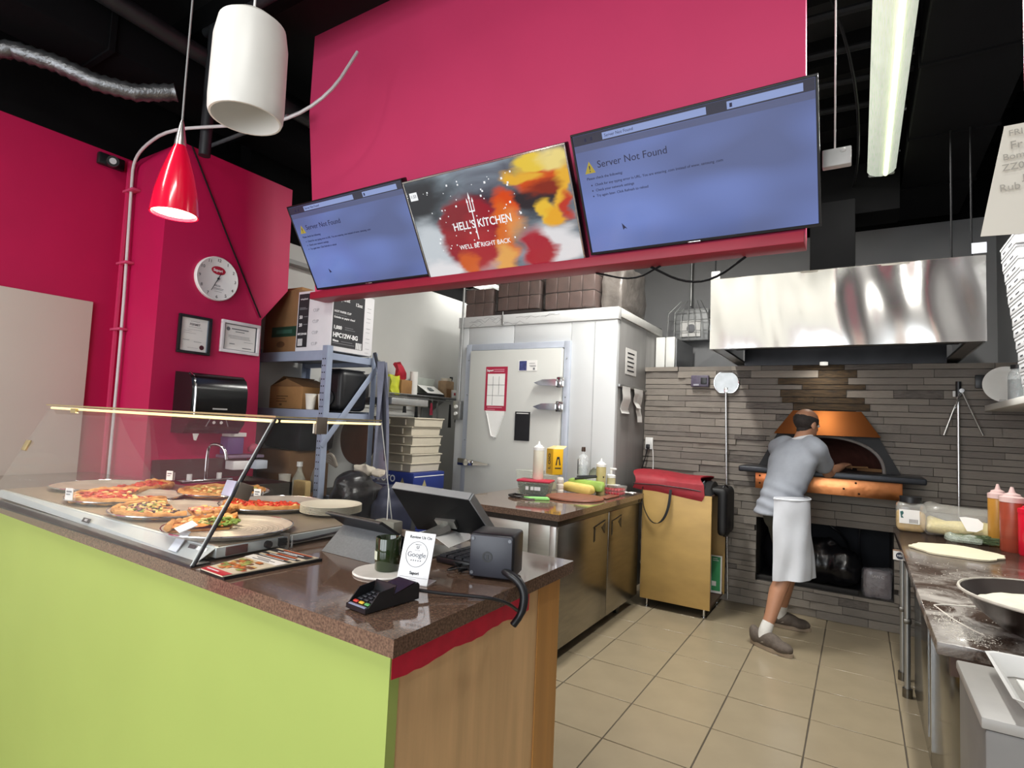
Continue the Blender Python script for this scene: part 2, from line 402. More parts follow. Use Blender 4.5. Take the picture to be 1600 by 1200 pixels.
# ================================================================== FRONT COUNTER
SL = -0.0275   # the counter front runs a touch off square
def cf(x): return .884+(x+.80)*SL     # front edge y at x
t = thing('service_counter', 'long service counter with brown granite top and lime green front', 'counter', (-2.6, 1.3, 0))
XL = -4.318
B().prism([(-.80, cf(-.8), 1.012), (-.805, 1.74, 1.012), (XL, 1.76, 1.012), (XL, cf(XL), 1.012)], (0, 0, .038)).obj('counter_top', granite, t)
lime = M('lime green paint', 'a3b65f', .5, var=.03, scale=2)
B().prism([(-.835, cf(-.835)+.03, 0), (-.835, cf(-.835)+.06, 0), (XL, cf(XL)+.06, 0), (XL, cf(XL)+.03, 0)], (0, 0, 1.012)).obj('front_panel', lime, t, label='lime green front panel')
ply = M('bare plywood', 'dcb482', .6, var=.12, scale=4, stretch=(5, 5, .5), bump=.06)
B().prism([(-.837, .925, 0), (-.837, 1.70, 0), (-.865, 1.70, 0), (-.865, .925, 0)], (0, 0, 1.012)).obj('end_panel', ply, t, label='bare plywood end panel')
B().box(-.836, 1.56, 0, -.833, 1.70, 1.0).obj('end_batten', M('orange-brown veneer', 'bd8848', .5, var=.12, scale=3, stretch=(6, 6, .5)), t)
rng = random.Random(3)
top = [(.92+.58*k/24, 1.011) for k in range(25)]; bot = [(1.50-.58*k/24, .948-.003*math.sin(k*.7)-rng.uniform(0, .005)) for k in range(25)]
B().prism([(-.8365, y, z) for y, z in top+bot], (.0025, 0, 0)).obj('red_edging', M('chipped crimson paint', 'd3143c', .45, var=.12, scale=20), t, label='chipped crimson paint strip under the worktop end')
B().prism([(XL, 1.70, 0), (-.865, 1.70, 0), (-.865, 1.67, 0), (XL, 1.67, 0)], (0, 0, 1.012)).obj('back_panel', white_paint, t)

# ================================================================== WALK-IN COOLER
coolw = M('white enamelled panel', 'c9cbcc', .42, var=.03, scale=2)
cool2 = M('scuffed white panel', 'bdbdba', .5, var=.05, scale=3)
YC = 4.62
t = thing('walk_in_cooler', 'white walk-in cooler with a latched door and scuffed panels', 'cold room', (-2.66, 5.0, 0))
def cbox(nm, m, a, **k): return B().box(*a, k.pop('bev', .003)).obj(nm, m, t, **k)
cool3 = M('shade-darkened grey metal', '8d8b89', .5, .1, var=.08, scale=3, stretch=(1, 5, .6))  # grey metal, with the side's weaker light also put into the darker colour
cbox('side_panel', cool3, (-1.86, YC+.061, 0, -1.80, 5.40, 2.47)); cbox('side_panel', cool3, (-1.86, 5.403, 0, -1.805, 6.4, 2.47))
cbox('front_panel', coolw, (-3.52, YC, 0, -3.40, YC+.06, 2.44)); cbox('front_panel', coolw, (-2.24, YC, 0, -1.80, YC+.06, 2.44))
cbox('front_panel', coolw, (-3.398, YC+.002, 2.26, -2.86, YC+.06, 2.44)); cbox('front_panel', coolw, (-2.855, YC+.002, 2.26, -2.242, YC+.06, 2.44))
cbox('roof_band', M('white folded trim', 'd5d6d6', .45, var=.04), (-3.53, YC-.01, 2.442, -1.79, YC+.06, 2.55)); cbox('roof_band', white_paint, (-1.86, YC+.061, 2.472, -1.79, 5.9, 2.55))
cbox('roof_panel', cool2, (-3.52, YC+.06, 2.46, -1.86, 6.4, 2.535)); cbox('side_panel', cool2, (-3.52, YC+.06, 0, -3.46, 6.4, 2.46))
B().box(-2.012, YC-.003, .1, -2.004, YC, 2.43).obj('panel_joint', M('grey joint strip', 'aeb0b2', .5), t)  # grey strip marking the joint in the right front panel
fr = B().box(-3.40, YC-.03, .02, -3.335, YC+.01, 2.262, .004).box(-2.295, YC-.03, .02, -2.235, YC+.01, 2.262, .004).box(-3.335, YC-.03, 2.20, -2.295, YC+.01, 2.262, .004)
fr.obj('door_frame', M('bluish white steel frame', 'b4bac6', .4, .2, var=.05), t)
dr = B().box(-3.33, YC-.06, .06, -2.30, YC-.005, 2.195, .012).obj('door', M('white cooler door', 'c4c4bf', .42, var=.03, scale=2), t)
B().box(-3.334, YC-.02, .05, -2.296, YC-.002, 2.2).obj('gasket', M('grey rubber gasket', '55585c', .7), dr)
for z in (1.875, 1.655):   # strap hinges
    h = B().box(-2.335, YC-.085, z-.045, -2.26, YC-.06, z+.05, .006).box(-2.31, YC-.11, z-.03, -2.275, YC-.085, z+.03, .008)
    h.prism([(-2.56, YC-.075, z-.004), (-2.50, YC-.075, z-.028), (-2.33, YC-.075, z-.032), (-2.33, YC-.075, z+.03), (-2.47, YC-.075, z+.026)], (0, -.03, 0))
    h.obj('hinge', chrome, dr)
h = B().box(-3.42, YC-.07, 1.05, -3.30, YC-.05, 1.12, .008).box(-3.33, YC-.11, 1.055, -3.20, YC-.075, 1.115, .015).prism([(-3.22, YC-.085, 1.06), (-3.02, YC-.095, 1.075), (-3.02, YC-.095, 1.09), (-3.22, YC-.085, 1.11)], (0, -.018, 0)).cyl((-3.28, YC-.06, 1.085), (-3.28, YC-.12, 1.085), .03)
h.obj('latch', chrome, dr)
b = B()
for k, zz in enumerate((.3, .8, 1.3, 1.75, 2.1)): b.ball((-3.367, YC-.031, zz), .007, 8).ball((-2.265, YC-.031, zz), .007, 8)
b.obj('screws', steel, t)
# scuffs along the top band
b = B(); rng = random.Random(5)
for k in range(14):
    x = rng.uniform(-3.4, -2.5); z = rng.uniform(2.455, 2.52); b.tube([(x+.05*j, YC-.0105, z+rng.uniform(-.02, .02)) for j in range(4)], .0014, 4)
b.obj('scuff_marks', grey_ink, t)
f = Face((-3.0, YC-.0605, 0), (1, 0, 0), (0, 0, 1), t)   # door face, centre x=-3.0
def sheet(name, label, cat, rects, f0, x0, z0, x1, z1, m, thick=.002, group=None):
    cx, cz = (x0+x1)/2, (z0+z1)/2; p = f0.pt(cx, cz, 0)
    tt = thing(name, label, cat, p, 0, group); ff = Face(p, f0.x, f0.y, tt)
    ff.rects('sheet', m, [(x0-cx, z0-cz, x1-cx, z1-cz)], .0005, thick)
    g = Face(ff.pt(0, 0, thick+.0005), f0.x, f0.y, tt)
    return tt, g
# calendar
tt, g = sheet('wall_calendar', 'red-bordered calendar sheet on the cooler door', 'calendar', None, f, -.125, 1.60, .125, 2.03, M('crimson card', 'a81f3f', .6, var=.05))
g.rects('calendar_grid', paper, [(-.10, -.165, .10, .145)]); 
g.rects('grid_lines', ink, [(-.1, -.068, .1, -.065), (-.1, .035, .1, .038), (-.037, -.16, -.034, .12), (.033, -.06, .036, .12)], .0016)
g.text('Sapori', -.075, .178, .03, white_ink, bold=.02); g.rects('heading_bar', M('pale pink print', 'd9909f', .6), [(-.03, .165, .09, .173), (-.03, .183, .09, .19), (-.09, -.185, .08, -.178), (-.1, -.205, .0, -.2)])
# pointed paper under it
tt = thing('paper_bag', 'flat white paper cone hung under the calendar', 'paper', (-3.0, YC-.063, 1.45)); 
B().prism([(-3.11, YC-.062, 1.60), (-3.08, YC-.062, 1.53), (-3.03, YC-.062, 1.36), (-3.0, YC-.062, 1.335), (-2.96, YC-.062, 1.36), (-2.90, YC-.062, 1.54), (-2.89, YC-.062, 1.60)], (0, -.004, 0)).obj('sheet', paper, tt)
B().tube([(-3.09, YC-.068, 1.57), (-3.03, YC-.068, 1.36), (-2.97, YC-.068, 1.345), (-2.895, YC-.068, 1.56)], .006, 6).obj('fold', M('paper shade', 'd5d5d2', .7), tt)
# flyer
tt, g = sheet('flyer', 'small blue and white flyer taped to the cooler door', 'flyer', None, f, .245, 1.985, .445, 2.085, paper)
g.rects('picture', M('indigo print', '3a3f73', .6, var=.4, scale=40), [(-.09, -.045, -.01, .045)]); g.rects('print_lines', grey_ink, [(.02, .02, .08, .023), (.02, .0, .09, .003), (.03, -.01, .09, -.006), (.06, -.04, .08, -.02)])
# black notice
tt, g = sheet('notice_board', 'small black writing slate hung on the cooler door', 'slate', None, f, .235, 1.33, .395, 1.60, black_plastic, .008)
g.rects('clip_strip', M('pale strip', 'c9cac6', .5), [(-.065, .115, .065, .125)])
# notices on the cooler side
f2 = Face((-1.80, 5.0, 0), (0, 1, 0), (0, 0, 1), None)
tt, g = sheet('printed_notice', 'white printed notice taped on the cooler side wall', 'notice', None, f2, -.16, 1.98, .13, 2.22, paper)
b = [(-.10, .07-.04*k, .08-.02*(k % 2), .083-.04*k) for k in range(5)]; g.rects('print_lines', ink, b)
tt = thing('ticket_rail', 'long metal ticket rail across the cooler side wall', 'rail', (-1.79, 5.0, 1.86)); B().box(-1.80, 4.66, 1.85, -1.775, 5.38, 1.875, .003).obj('rail', galv, tt)
for (a, z0, w, h, lb, tl) in ((4.72, 1.63, .2, .24, 'crumpled white slip at the left of the ticket rail', 0), (5.02, 1.68, .12, .18, 'short white receipt in the middle of the ticket rail', .1), (5.14, 1.55, .13, .31, 'long white receipt at the right of the ticket rail', -.12)):
    b = B(); rows = [[(-1.775+.02*math.sin(k*1.3+a*5)*k/6, a+w*j/3+tl*(k/6)*.4, 1.86-(h)*k/6) for j in range(4)] for k in range(7)]
    tag(b.grid(rows, .001).obj('receipt', paper), lb, 'receipt')
tt = thing('power_conduit', 'thin steel conduit with a switch box down the cooler front edge', 'conduit', (-3.47, YC-.02, 1.8))
B().tube([(-3.475, YC-.02, 3.4), (-3.475, YC-.02, 2.6), (-3.47, YC-.02, 2.2), (-3.47, YC-.02, 1.68)], .011, 8).obj('pipe', galv, tt)
B().box(-3.515, YC-.06, 1.50, -3.425, YC, 1.69, .006).obj('switch_box', galv, tt); multi('switch', white_plastic, tt, [B().cyl((-3.47, YC-.075, z), (-3.47, YC-.06, z), .018) for z in (1.63, 1.56)])
# ================================================================== BOXED UNIT, BUNDLES ABOVE THE COOLER
t = thing('condenser_unit', 'white metal cabinet standing behind the cooler above the stone wall', 'cabinet', (-1.66, 5.95, 2.1))
B().box(-1.795, 5.70, 2.10, -1.70, 5.98, 2.44, .006).obj('front_panel', white_paint, t); B().box(-1.69, 5.70, 2.10, -1.60, 5.74, 2.44, .004).obj('front_panel', white_paint, t)
B().box(-1.69, 5.742, 2.10, -1.59, 6.4, 2.43).obj('casing', M('grey steel casing', '87888a', .5, .2, var=.06), t)
tt = thing('junction_box', 'grey caged junction box with a paper label on the back wall', 'box', (-1.62, 6.4, 2.62))
B().box(-1.80, 6.36, 2.50, -1.42, 6.5, 2.86, .01).obj('casing', M('grey wrapped box', '9b9c9c', .5, .3, var=.1, scale=12), tt)
b = B()
for k in range(7): b.tube([(-1.86+.08*k, 6.30, 2.52), (-1.84+.07*k, 6.28, 2.8), (-1.72+.035*k, 6.36, 2.95)], .004, 5)
for z in (2.6, 2.72, 2.83): b.cyl((-1.86, 6.3, z), (-1.38, 6.3, z), .004, n=5)
b.obj('wire_guard', galv, tt); B().box(-1.72, 6.335, 2.54, -1.50, 6.36, 2.72).obj('label', paper, tt); B().lathe([(.0, 0), (.05, 0), (.05, .004), (0, .004)], (-1.6, 6.334, 2.63), 14, (0, -1, 0)).obj('emblem', grey_ink, tt)
B().cyl((-1.63, 6.42, 2.9), (-1.63, 6.42, 4.0), .012).obj('conduit', galv, tt)
tag(B().prism([(-1.9, 5.2, 2.552), (-1.8, 5.9, 2.552), (-2.1, 6.0, 2.60), (-2.2, 5.3, 2.57)], (0, 0, .012)).obj('cardboard_flap', black_plastic), 'flat black sheet lying on the cooler roof corner', 'sheet')
def bundle(x0, x1, z0, z1, label, cols, rows, tilt=0):
    t = thing('carton_bundle', label, 'bundle', ((x0+x1)/2, 5.0, z0), 0, 'film-wrapped carton bundles on the cooler')
    w = (x1-x0)/cols; h = (z1-z0)/rows; rng = random.Random(int(x0*100))
    m = M('brown printed carton', '553f39', .6, var=.25, scale=14)
    for i in range(cols):
        for j in range(rows):
            B().obox((x0+w*(i+.5), 4.98+rng.uniform(-.006, .006), z0+h*(j+.5)), (w-.004, .62, h-.006), Ry(rng.uniform(-.02, .02)), .006, 1).obj('carton', m, t)
    b = B().box(x0-.012, 4.65, z0-.003, x1+.012, 5.31, z1+.012, .02); bmesh.ops.subdivide_edges(b.bm, edges=b.bm.edges[:], cuts=4, use_grid_fill=True); b.jitter(.018, 7, 3)
    film = glass('wrapping film', 'e6e0dc', .05, .25); b.obj('plastic_film', film, t)
bundle(-3.50, -3.16, 2.555, 2.85, 'brown cartons in plastic film at the left end of the cooler roof', 3, 2)
bundle(-3.10, -2.62, 2.60, 3.02, 'brown cartons in plastic film in the middle of the cooler roof', 4, 3)
bundle(-2.56, -2.05, 2.58, 3.05, 'tall pale-filmed brown cartons at the right on the cooler roof', 4, 3)
tag(B().box(-3.12, 4.66, 2.552, -2.60, 5.3, 2.595).obj('gap_board', M('gap shade colour', '2c2523', .8)), 'flat board darkened as the shaded gap under the middle carton bundle', 'board')  # dark colour stands in for shade in the gap below the bundle
b = B().box(-2.02, 4.75, 2.552, -1.80, 5.35, 2.99, .03); bmesh.ops.subdivide_edges(b.bm, edges=b.bm.edges[:], cuts=5, use_grid_fill=True); b.jitter(.03, 6, 2)
tag(b.obj('film_roll', M('grey crumpled film', '6f6964', .3, var=.25, scale=9, bump=.5)), 'loose grey plastic film bunched at the right end of the carton bundles', 'film')
tag(B().box(-3.30, 5.9, 2.56, -2.85, 6.3, 3.12, .006).obj('storage_box', M('light grey box', 'b4b4b2', .6)), 'pale grey box behind the carton bundles', 'box')
tag(B().box(-3.0, YC-.02, 2.47, -2.985, YC-.012, 2.54).cyl((-2.99, YC-.016, 2.54), (-2.99, YC-.016, 2.58), .006).ball((-2.985, YC-.018, 2.46), (.012, .006, .02)).obj('key_hook', galv), 'small metal hook with keys on the cooler top edge', 'hook')

# ================================================================== EXHAUST HOOD
t = thing('exhaust_hood', 'large wavy stainless steel exhaust hood over the oven', 'hood', (-.155, 4.9, 2.12))
HX0, HX1, HY0, HY1, HZ0, HZ1 = -.972, .662, 4.40, 5.80, 2.12, 2.655
hood_steel = M('mirror-like rolled stainless steel', 'c4c3c0', .16, 1., var=.04, scale=3)
rows = []
for j in range(15):
    v = j/14; row = []
    for i in range(91):
        u = i/90; x = HX0+(HX1-HX0)*u
        y = HY0+.006*math.sin(u*19+1.3*math.sin(v*3.1)+.6)+.0035*math.sin(u*41+v*2.2+1)+.003*math.sin(v*4+u*6)
        row.append((x, y*1., HZ0+(HZ1-HZ0)*v))
    rows.append(row)
B().grid(rows).obj('front_sheet', hood_steel, t, sharp=180)
multi('side_sheet', steel, t, [B().box(HX0, HY0+.012, HZ0, HX0+.012, HY1, HZ1), B().box(HX1-.012, HY0+.012, HZ0, HX1, HY1, HZ1)])
B().box(HX0, HY0+.005, HZ1-.01, HX1, HY1, HZ1+.004).obj('top_sheet', dark_steel, t)
multi('gutter', dark_steel, t, [B().box(HX0+.012, HY0+.012, HZ0+.004, HX1-.012, HY0+.09, HZ0+.02), B().box(HX0+.012, HY0+.09, HZ0+.004, HX0+.09, HY1, HZ0+.02), B().box(HX1-.09, HY0+.09, HZ0+.004, HX1-.012, HY1, HZ0+.02)])
bfm = M('dark greasy steel', '3b3b3d', .3, .9, var=.2, scale=5); multi('baffle', bfm, t, [B().box(HX0+.09, 5.40, HZ0-.02, HX1-.09, 5.46, HZ0+.2), B().box(HX0+.02, HY0+.1, HZ0+.12, HX1-.02, 5.395, HZ0+.13)])
B().cyl((-.25, 5.30, 2.085), (-.25, 5.30, 2.11), .03).obj('hood_lamp', M('hood lamp lens', 'e8e6dc', .4, emit=.9), t)
o = area('lamp_glow', (0, 0, 0), (0, 0, 0), .06, .06, 1.4, (1, .93, .82)); o.parent = t; o.location = V(-.25, 5.24, 2.08)-t.location
multi('hanger_rod', black_metal, t, [B().cyl((x, 4.46, HZ1), (x, 4.46, z1), .006, n=6) for x, z1 in ((-.95, 4.25), (.50, 3.515), (.60, 3.515))])
B().box(-.966, 4.395, 2.656, -.905, 4.40, 2.715).obj('tag', paper, t, label='small white tag at the left top corner'); B().box(.592, 4.395, 2.668, .665, 4.40, 2.735).obj('tag', M('bluish white plastic', 'b9bdc6', .5), t, label='small bluish tag at the right top corner')
b = B().box(-.33, 4.85, HZ1, -.03, 5.3, 3.3, .004).box(-.36, 5.06, 3.25, .26, 5.4, 3.65, .004)
b.obj('flue', M('black flue steel', '0a0a0b', .9, 0., spec=.1, var=.15), t)

# ================================================================== PIZZA OVEN
t = thing('pizza_oven', 'built-in pizza oven with arched mouth, copper canopy and copper band', 'oven', (-.235, 5.4, 1.17))
copper = M('hammered copper', 'c07a4c', .28, 1., var=.16, scale=12, hex2='d58d5c', bump=.12, bscale=26)
copper_d = M('heat-tinted copper', 'a3622f', .5, .85, var=.2, scale=3, hex2='9a5c34', lo=.35, hi=.7)
CX = -.235
def arch(n, r, h, z0): return [(CX+r*math.cos(math.pi*k/n), z0+h*math.sin(math.pi*k/n)**.85) for k in range(n+1)]
ar = arch(28, .405, .275, 1.222)
outer = [(.28, 1.222), (.135, 1.505), (.02, 1.70), (CX*2-.02, 1.70), (CX*2-.135, 1.505), (CX*2-.28, 1.222)]
poly = [(x, 5.385, z) for x, z in outer[:]] + [(x, 5.385, z) for x, z in ar[::-1]]
B().prism(poly, (0, .05, 0)).obj('face_plate', M('blackened steel', '1b1a1b', .55, .3, var=.3, scale=8), t)
B().tube([(x, 5.38, z) for x, z in ar], .014, 8).obj('arch_trim', M('pale worn steel trim', '9a9490', .45, .6, var=.1), t)
dome = M('sooty firebrick', '75473c', .9, var=.25, scale=7)
rows = []
for k in range(9):
    s = math.cos(k/8*math.pi/2*.98); y = 5.43+.75*math.sin(k/8*math.pi/2)
    rows.append([(CX+(x-CX)*(s*.98+.02), y, 1.222+(z-1.222)*(s*.9+.1)) for x, z in ar])
B().grid(rows).obj('dome', dome, t)
B().box(-.68, 5.40, 1.19, .21, 6.2, 1.222).obj('oven_floor', M('oven floor stone', '3a2c28', .9, var=.2, scale=6), t)
hz = [(-.485, 5.385, 1.703), (.015, 5.385, 1.703), (.14, 5.23, 1.505), (-.61, 5.23, 1.505)]
B().prism(hz, (0, .006, .006)).obj('copper_canopy', copper_d, t, label='heat-tinted copper canopy sheet')
multi('canopy_cheek', copper_d, t, [B().prism([(.014, 5.385, 1.70), (.14, 5.235, 1.503), (.14, 5.385, 1.503)], (.004, 0, 0)), B().prism([(-.484, 5.385, 1.70), (-.61, 5.235, 1.503), (-.61, 5.385, 1.503)], (-.004, 0, 0))])
B().box(-.862, 5.06, 1.175, .418, 5.40, 1.222, .012, 3).obj('ledge', M('dark grey steel shelf', '2c2f35', .35, .4, var=.1), t)
B().box(-.735, 5.10, 1.045, .275, 5.40, 1.175, .004).obj('copper_band', copper, t, label='dented copper band under the ledge')
multi('rivet', M('dark rivet', '3a2415', .5, .7), t, [B().ball((x, 5.099, z), (.008, .004, .008), 8) for (x, z) in ((-.02, 1.15), (-.1, 1.1), (.0, 1.07), (-.7, 1.15), (-.7, 1.09))])
B().prism([(CX+.22, 5.55, 1.225), (CX+.30, 5.50, 1.225), (CX+.30, 5.50, 1.25), (CX+.22, 5.55, 1.245)], (.1, 0, 0)).obj('firewood', kraft2, t)

# wall items on the stone
t = thing('turning_peel', 'round-headed aluminium pizza peel leaning on the stone wall', 'peel', (-1.03, 5.38, 0))
b = B(); ring = []
hd = [( .108*math.cos(a), .108*math.sin(a)) for a in [2*math.pi*k/40 for k in range(40)]]
hd = [(-1.033+x, 5.385, 1.945+max(-.094, min(.096, z))) for x, z in hd]
b.prism(hd, (0, -.004, 0)).obj('peel_head', M('bright aluminium', 'a9adaf', .42, .9, var=.12, scale=12), t)
B().tube([(-1.033+.108*math.cos(a)*.99, 5.38, 1.945+max(-.092, min(.094, .108*math.sin(a)))) for a in [2*math.pi*k/40 for k in range(40)]], .004, 6, closed=True).obj('rim', chrome, t)
B().box(-1.05, 5.374, 1.85, -1.018, 5.382, 1.90, .002).obj('socket', chrome, t); B().tube([(-1.034, 5.378, 1.86), (-.985, 5.365, .03)], .0095, 10).obj('handle', M('polished tube', 'c9c9c8', .25, .9), t)
t = thing('oven_peel', 'long-handled peel with a black grip on the right of the stone wall', 'peel', (.637, 5.38, 0))
B().tube([(.637, 5.385, 1.86), (.632, 5.36, .9), (.632, 5.35, .03)], .011, 10).obj('handle', M('polished tube', 'c9c9c8', .25, .9), t); B().cyl((.639, 5.386, 1.84), (.639, 5.386, 1.955), .018).obj('grip', black_plastic, t)
B().box(.605, 5.388, 1.84, .622, 5.40, 1.885, .003).obj('bracket', white_plastic, t)
t = thing('tongs', 'long steel tongs hanging open on the stone wall', 'tongs', (.66, 5.36, 1.88))
B().tube([(.655, 5.36, 1.885), (.60, 5.36, 1.72), (.547, 5.36, 1.545)], [.008, .006, .008], 8).obj('arm', chrome, t); B().tube([(.655, 5.36, 1.885), (.715, 5.36, 1.72), (.778, 5.36, 1.555)], [.008, .006, .008], 8).obj('arm', chrome, t)
B().cyl((.655, 5.35, 1.885), (.655, 5.375, 1.885), .016).obj('pivot', chrome, t)
t = thing('control_panel', 'small dark grey control box on the stone wall left of the round peel', 'control box', (-1.265, 5.39, 1.96))
B().box(-1.345, 5.36, 1.905, -1.185, 5.40, 2.012, .006).obj('casing', M('purplish grey plastic', '50485a', .4, var=.2, scale=30), t)
B().box(-1.255, 5.352, 1.93, -1.20, 5.361, 1.99, .003).obj('display', black_plastic, t); B().box(-1.32, 5.355, 1.915, -1.27, 5.361, 1.93).obj('button_strip', M('pale button strip', '9a98a2', .5), t)
t = thing('wall_outlet', 'white wall outlet with a black plug beside the cooler', 'outlet', (-1.735, 5.39, 1.35))
B().box(-1.775, 5.385, 1.295, -1.70, 5.40, 1.41, .004).obj('plate', white_plastic, t); B().box(-1.762, 5.36, 1.30, -1.725, 5.385, 1.345, .008).obj('plug', black_plastic, t)
B().tube([(-1.745, 5.365, 1.30), (-1.76, 5.34, 1.2), (-1.79, 5.3, 1.05), (-1.72, 5.25, .98)], .006, 6, smooth=2).obj('cord', black_plastic, t); B().tube([(-1.712, 5.37, 1.38), (-1.685, 5.35, 1.3), (-1.67, 5.33, 1.1), (-1.67, 5.25, .98)], .004, 6, smooth=2).obj('cord', white_plastic, t)
tag(B().box(.738, 5.38, 1.905, .83, 5.40, 2.005, .004).obj('wall_plate', black_plastic), 'square black plate on the stone wall behind the white plate', 'plate')
# ================================================================== SCREENS
def screen_material(name, kind):
    m = bpy.data.materials.new(name); m.use_nodes = True; nt = m.node_tree; N = nt.nodes; L = nt.links; b = N['Principled BSDF']
    tc = N.new('ShaderNodeTexCoord'); n1 = N.new('ShaderNodeTexNoise'); L.new(tc.outputs['Generated'], n1.inputs['Vector'])
    cr = N.new('ShaderNodeValToRGB'); L.new(n1.outputs['Fac'], cr.inputs['Fac']); e = cr.color_ramp.elements
    if kind == 'page':
        n1.inputs['Scale'].default_value = 1.6; n1.inputs['Detail'].default_value = 1
        e[0].position = .3; e[0].color = (*lin('6370a0'), 1); e[1].position = .7; e[1].color = (*lin('7d93da'), 1); st = .78
    else:   # a still picture of a red pepper, flames and pale smoke
        st = .85; n1.inputs['Scale'].default_value = 2.6; n1.inputs['Detail'].default_value = 5; n1.inputs['Distortion'].default_value = 1.2
        e[0].position = .35; e[0].color = (*lin('4f5862'), 1); e[1].position = .68; e[1].color = (*lin('93a4b0'), 1)
        n2 = N.new('ShaderNodeTexNoise'); n2.inputs['Scale'].default_value = 5; n2.inputs['Detail'].default_value = 3; L.new(tc.outputs['Generated'], n2.inputs['Vector'])
        sb = N.new('ShaderNodeVectorMath'); sb.operation = 'SUBTRACT'; sb.inputs[1].default_value = (.5, .5, .5); L.new(n2.outputs['Color'], sb.inputs[0])
        s2 = N.new('ShaderNodeVectorMath'); s2.operation = 'SCALE'; s2.inputs['Scale'].default_value = .20; L.new(sb.outputs[0], s2.inputs[0])
        av = N.new('ShaderNodeVectorMath'); L.new(tc.outputs['Generated'], av.inputs[0]); L.new(s2.outputs[0], av.inputs[1])
        col = cr.outputs['Color']
        def spot(cx, cz, rx, rz, hx, soft, amount=1., ang=0.):
            nonlocal col
            mp = N.new('ShaderNodeMapping'); mp.vector_type = 'TEXTURE'; mp.inputs['Location'].default_value = (cx, 0, cz); mp.inputs['Rotation'].default_value = (0, ang, 0); mp.inputs['Scale'].default_value = (rx, 1e3, rz)
            L.new(av.outputs[0], mp.inputs['Vector']); ln = N.new('ShaderNodeVectorMath'); ln.operation = 'LENGTH'; L.new(mp.outputs[0], ln.inputs[0])
            mr = N.new('ShaderNodeMapRange'); mr.interpolation_type = 'SMOOTHSTEP'; mr.inputs[1].default_value = 1-soft; mr.inputs[2].default_value = 1+soft; mr.inputs[3].default_value = amount; mr.inputs[4].default_value = 0; L.new(ln.outputs['Value'], mr.inputs[0])
            mx = N.new('ShaderNodeMix'); mx.data_type = 'RGBA'; L.new(mr.outputs[0], mx.inputs[0]); L.new(col, mx.inputs[6]); mx.inputs[7].default_value = (*lin(hx), 1); col = mx.outputs[2]
        for a in ((.06, .80, .20, .22, '2d3138', .5), (.45, .66, .16, .12, '34373f', .6), (.78, .62, .16, .10, '2c2a30', .5),
                  (.07, .28, .14, .30, 'cfd6dc', .4), (.12, .06, .14, .12, 'f0eef0', .4), (.86, .16, .16, .20, 'eceaec', .4), (.42, .12, .12, .12, 'dcd2d2', .6),
                  (.36, .40, .20, .36, '9c2430', .18), (.28, .58, .10, .12, '8a1f2c', .3), (.42, .20, .10, .2, 'b8343a', .5, .7), (.76, .14, .09, .20, 'b02c3a', .3), (.30, .10, .07, .12, 'd8642c', .4),
                  (.62, .58, .09, .18, 'e2501a', .25), (.58, .34, .07, .28, 'e8762a', .4, .9), (.55, .10, .06, .16, 'eeb060', .5), (.66, .42, .06, .12, 'f0a860', .6, .7),
                  (.86, .78, .13, .13, 'd8541e', .3), (.80, .92, .10, .07, 'f2d04a', .35), (.74, .82, .12, .045, 'f0b83c', .4, 1., .3), (.95, .66, .05, .24, 'f2b838', .35, 1., .2), (.93, .90, .07, .08, 'f6e08a', .5),
                  (.86, .68, .08, .06, '8c2c1c', .5), (.84, .47, .045, .11, 'f4c63e', .3, 1., -.2), (.88, .42, .05, .07, 'f2b030', .4), (.96, .50, .04, .10, 'c83a2a', .5)):
            spot(*a)
        cr = type('o', (), {'outputs': {'Color': col}})
    b.inputs['Base Color'].default_value = (.006, .006, .008, 1); b.inputs['Roughness'].default_value = .12
    L.new(cr.outputs['Color'], b.inputs['Emission Color']); b.inputs['Emission Strength'].default_value = st
    return m
def glow(name, hexc, s=.8):
    m = bpy.data.materials.new(name); m.use_nodes = True; b = m.node_tree.nodes['Principled BSDF']
    b.inputs['Base Color'].default_value = (0.01, .01, .01, 1); b.inputs['Emission Color'].default_value = (*lin(hexc), 1); b.inputs['Emission Strength'].default_value = s; b.inputs['Roughness'].default_value = .15
    n = m.node_tree.nodes.new('ShaderNodeTexNoise'); n.inputs['Scale'].default_value = 20
    r = m.node_tree.nodes.new('ShaderNodeMapRange'); r.inputs[3].default_value = s*.92; r.inputs[4].default_value = s*1.08
    m.node_tree.links.new(n.outputs['Fac'], r.inputs[0]); m.node_tree.links.new(r.outputs[0], b.inputs['Emission Strength']); return m
def glow2(name, c1, c2, s, sc):
    m = M(name, c1, .15, hex2=c2, scale=sc, lo=.38, hi=.62, emit=s, spec=.2)
    for l in list(m.node_tree.nodes['Principled BSDF'].inputs['Base Color'].links): m.node_tree.links.remove(l)
    m.node_tree.nodes['Principled BSDF'].inputs['Base Color'].default_value = (.01, .01, .01, 1); return m
page = screen_material('lit web page', 'page'); art = screen_material('lit flame picture', 'art')
dim_bar = glow('dark browser bar', '3c3f55', .6); url_bar = glow('address bar', '9db0e6', .75); page_ink = glow('screen text', '232a55', .6)
warn = glow('warning yellow', 'b9a53c', .8); white_glow = glow('screen white', 'f2f4f6', 1.0); blue_grey = glow('toolbar', '6a74a0', .6)
TVX = Vector((1, 0, 0)); TVY = Vector((0, -.30, .51)).normalized(); TVN = TVX.cross(TVY)
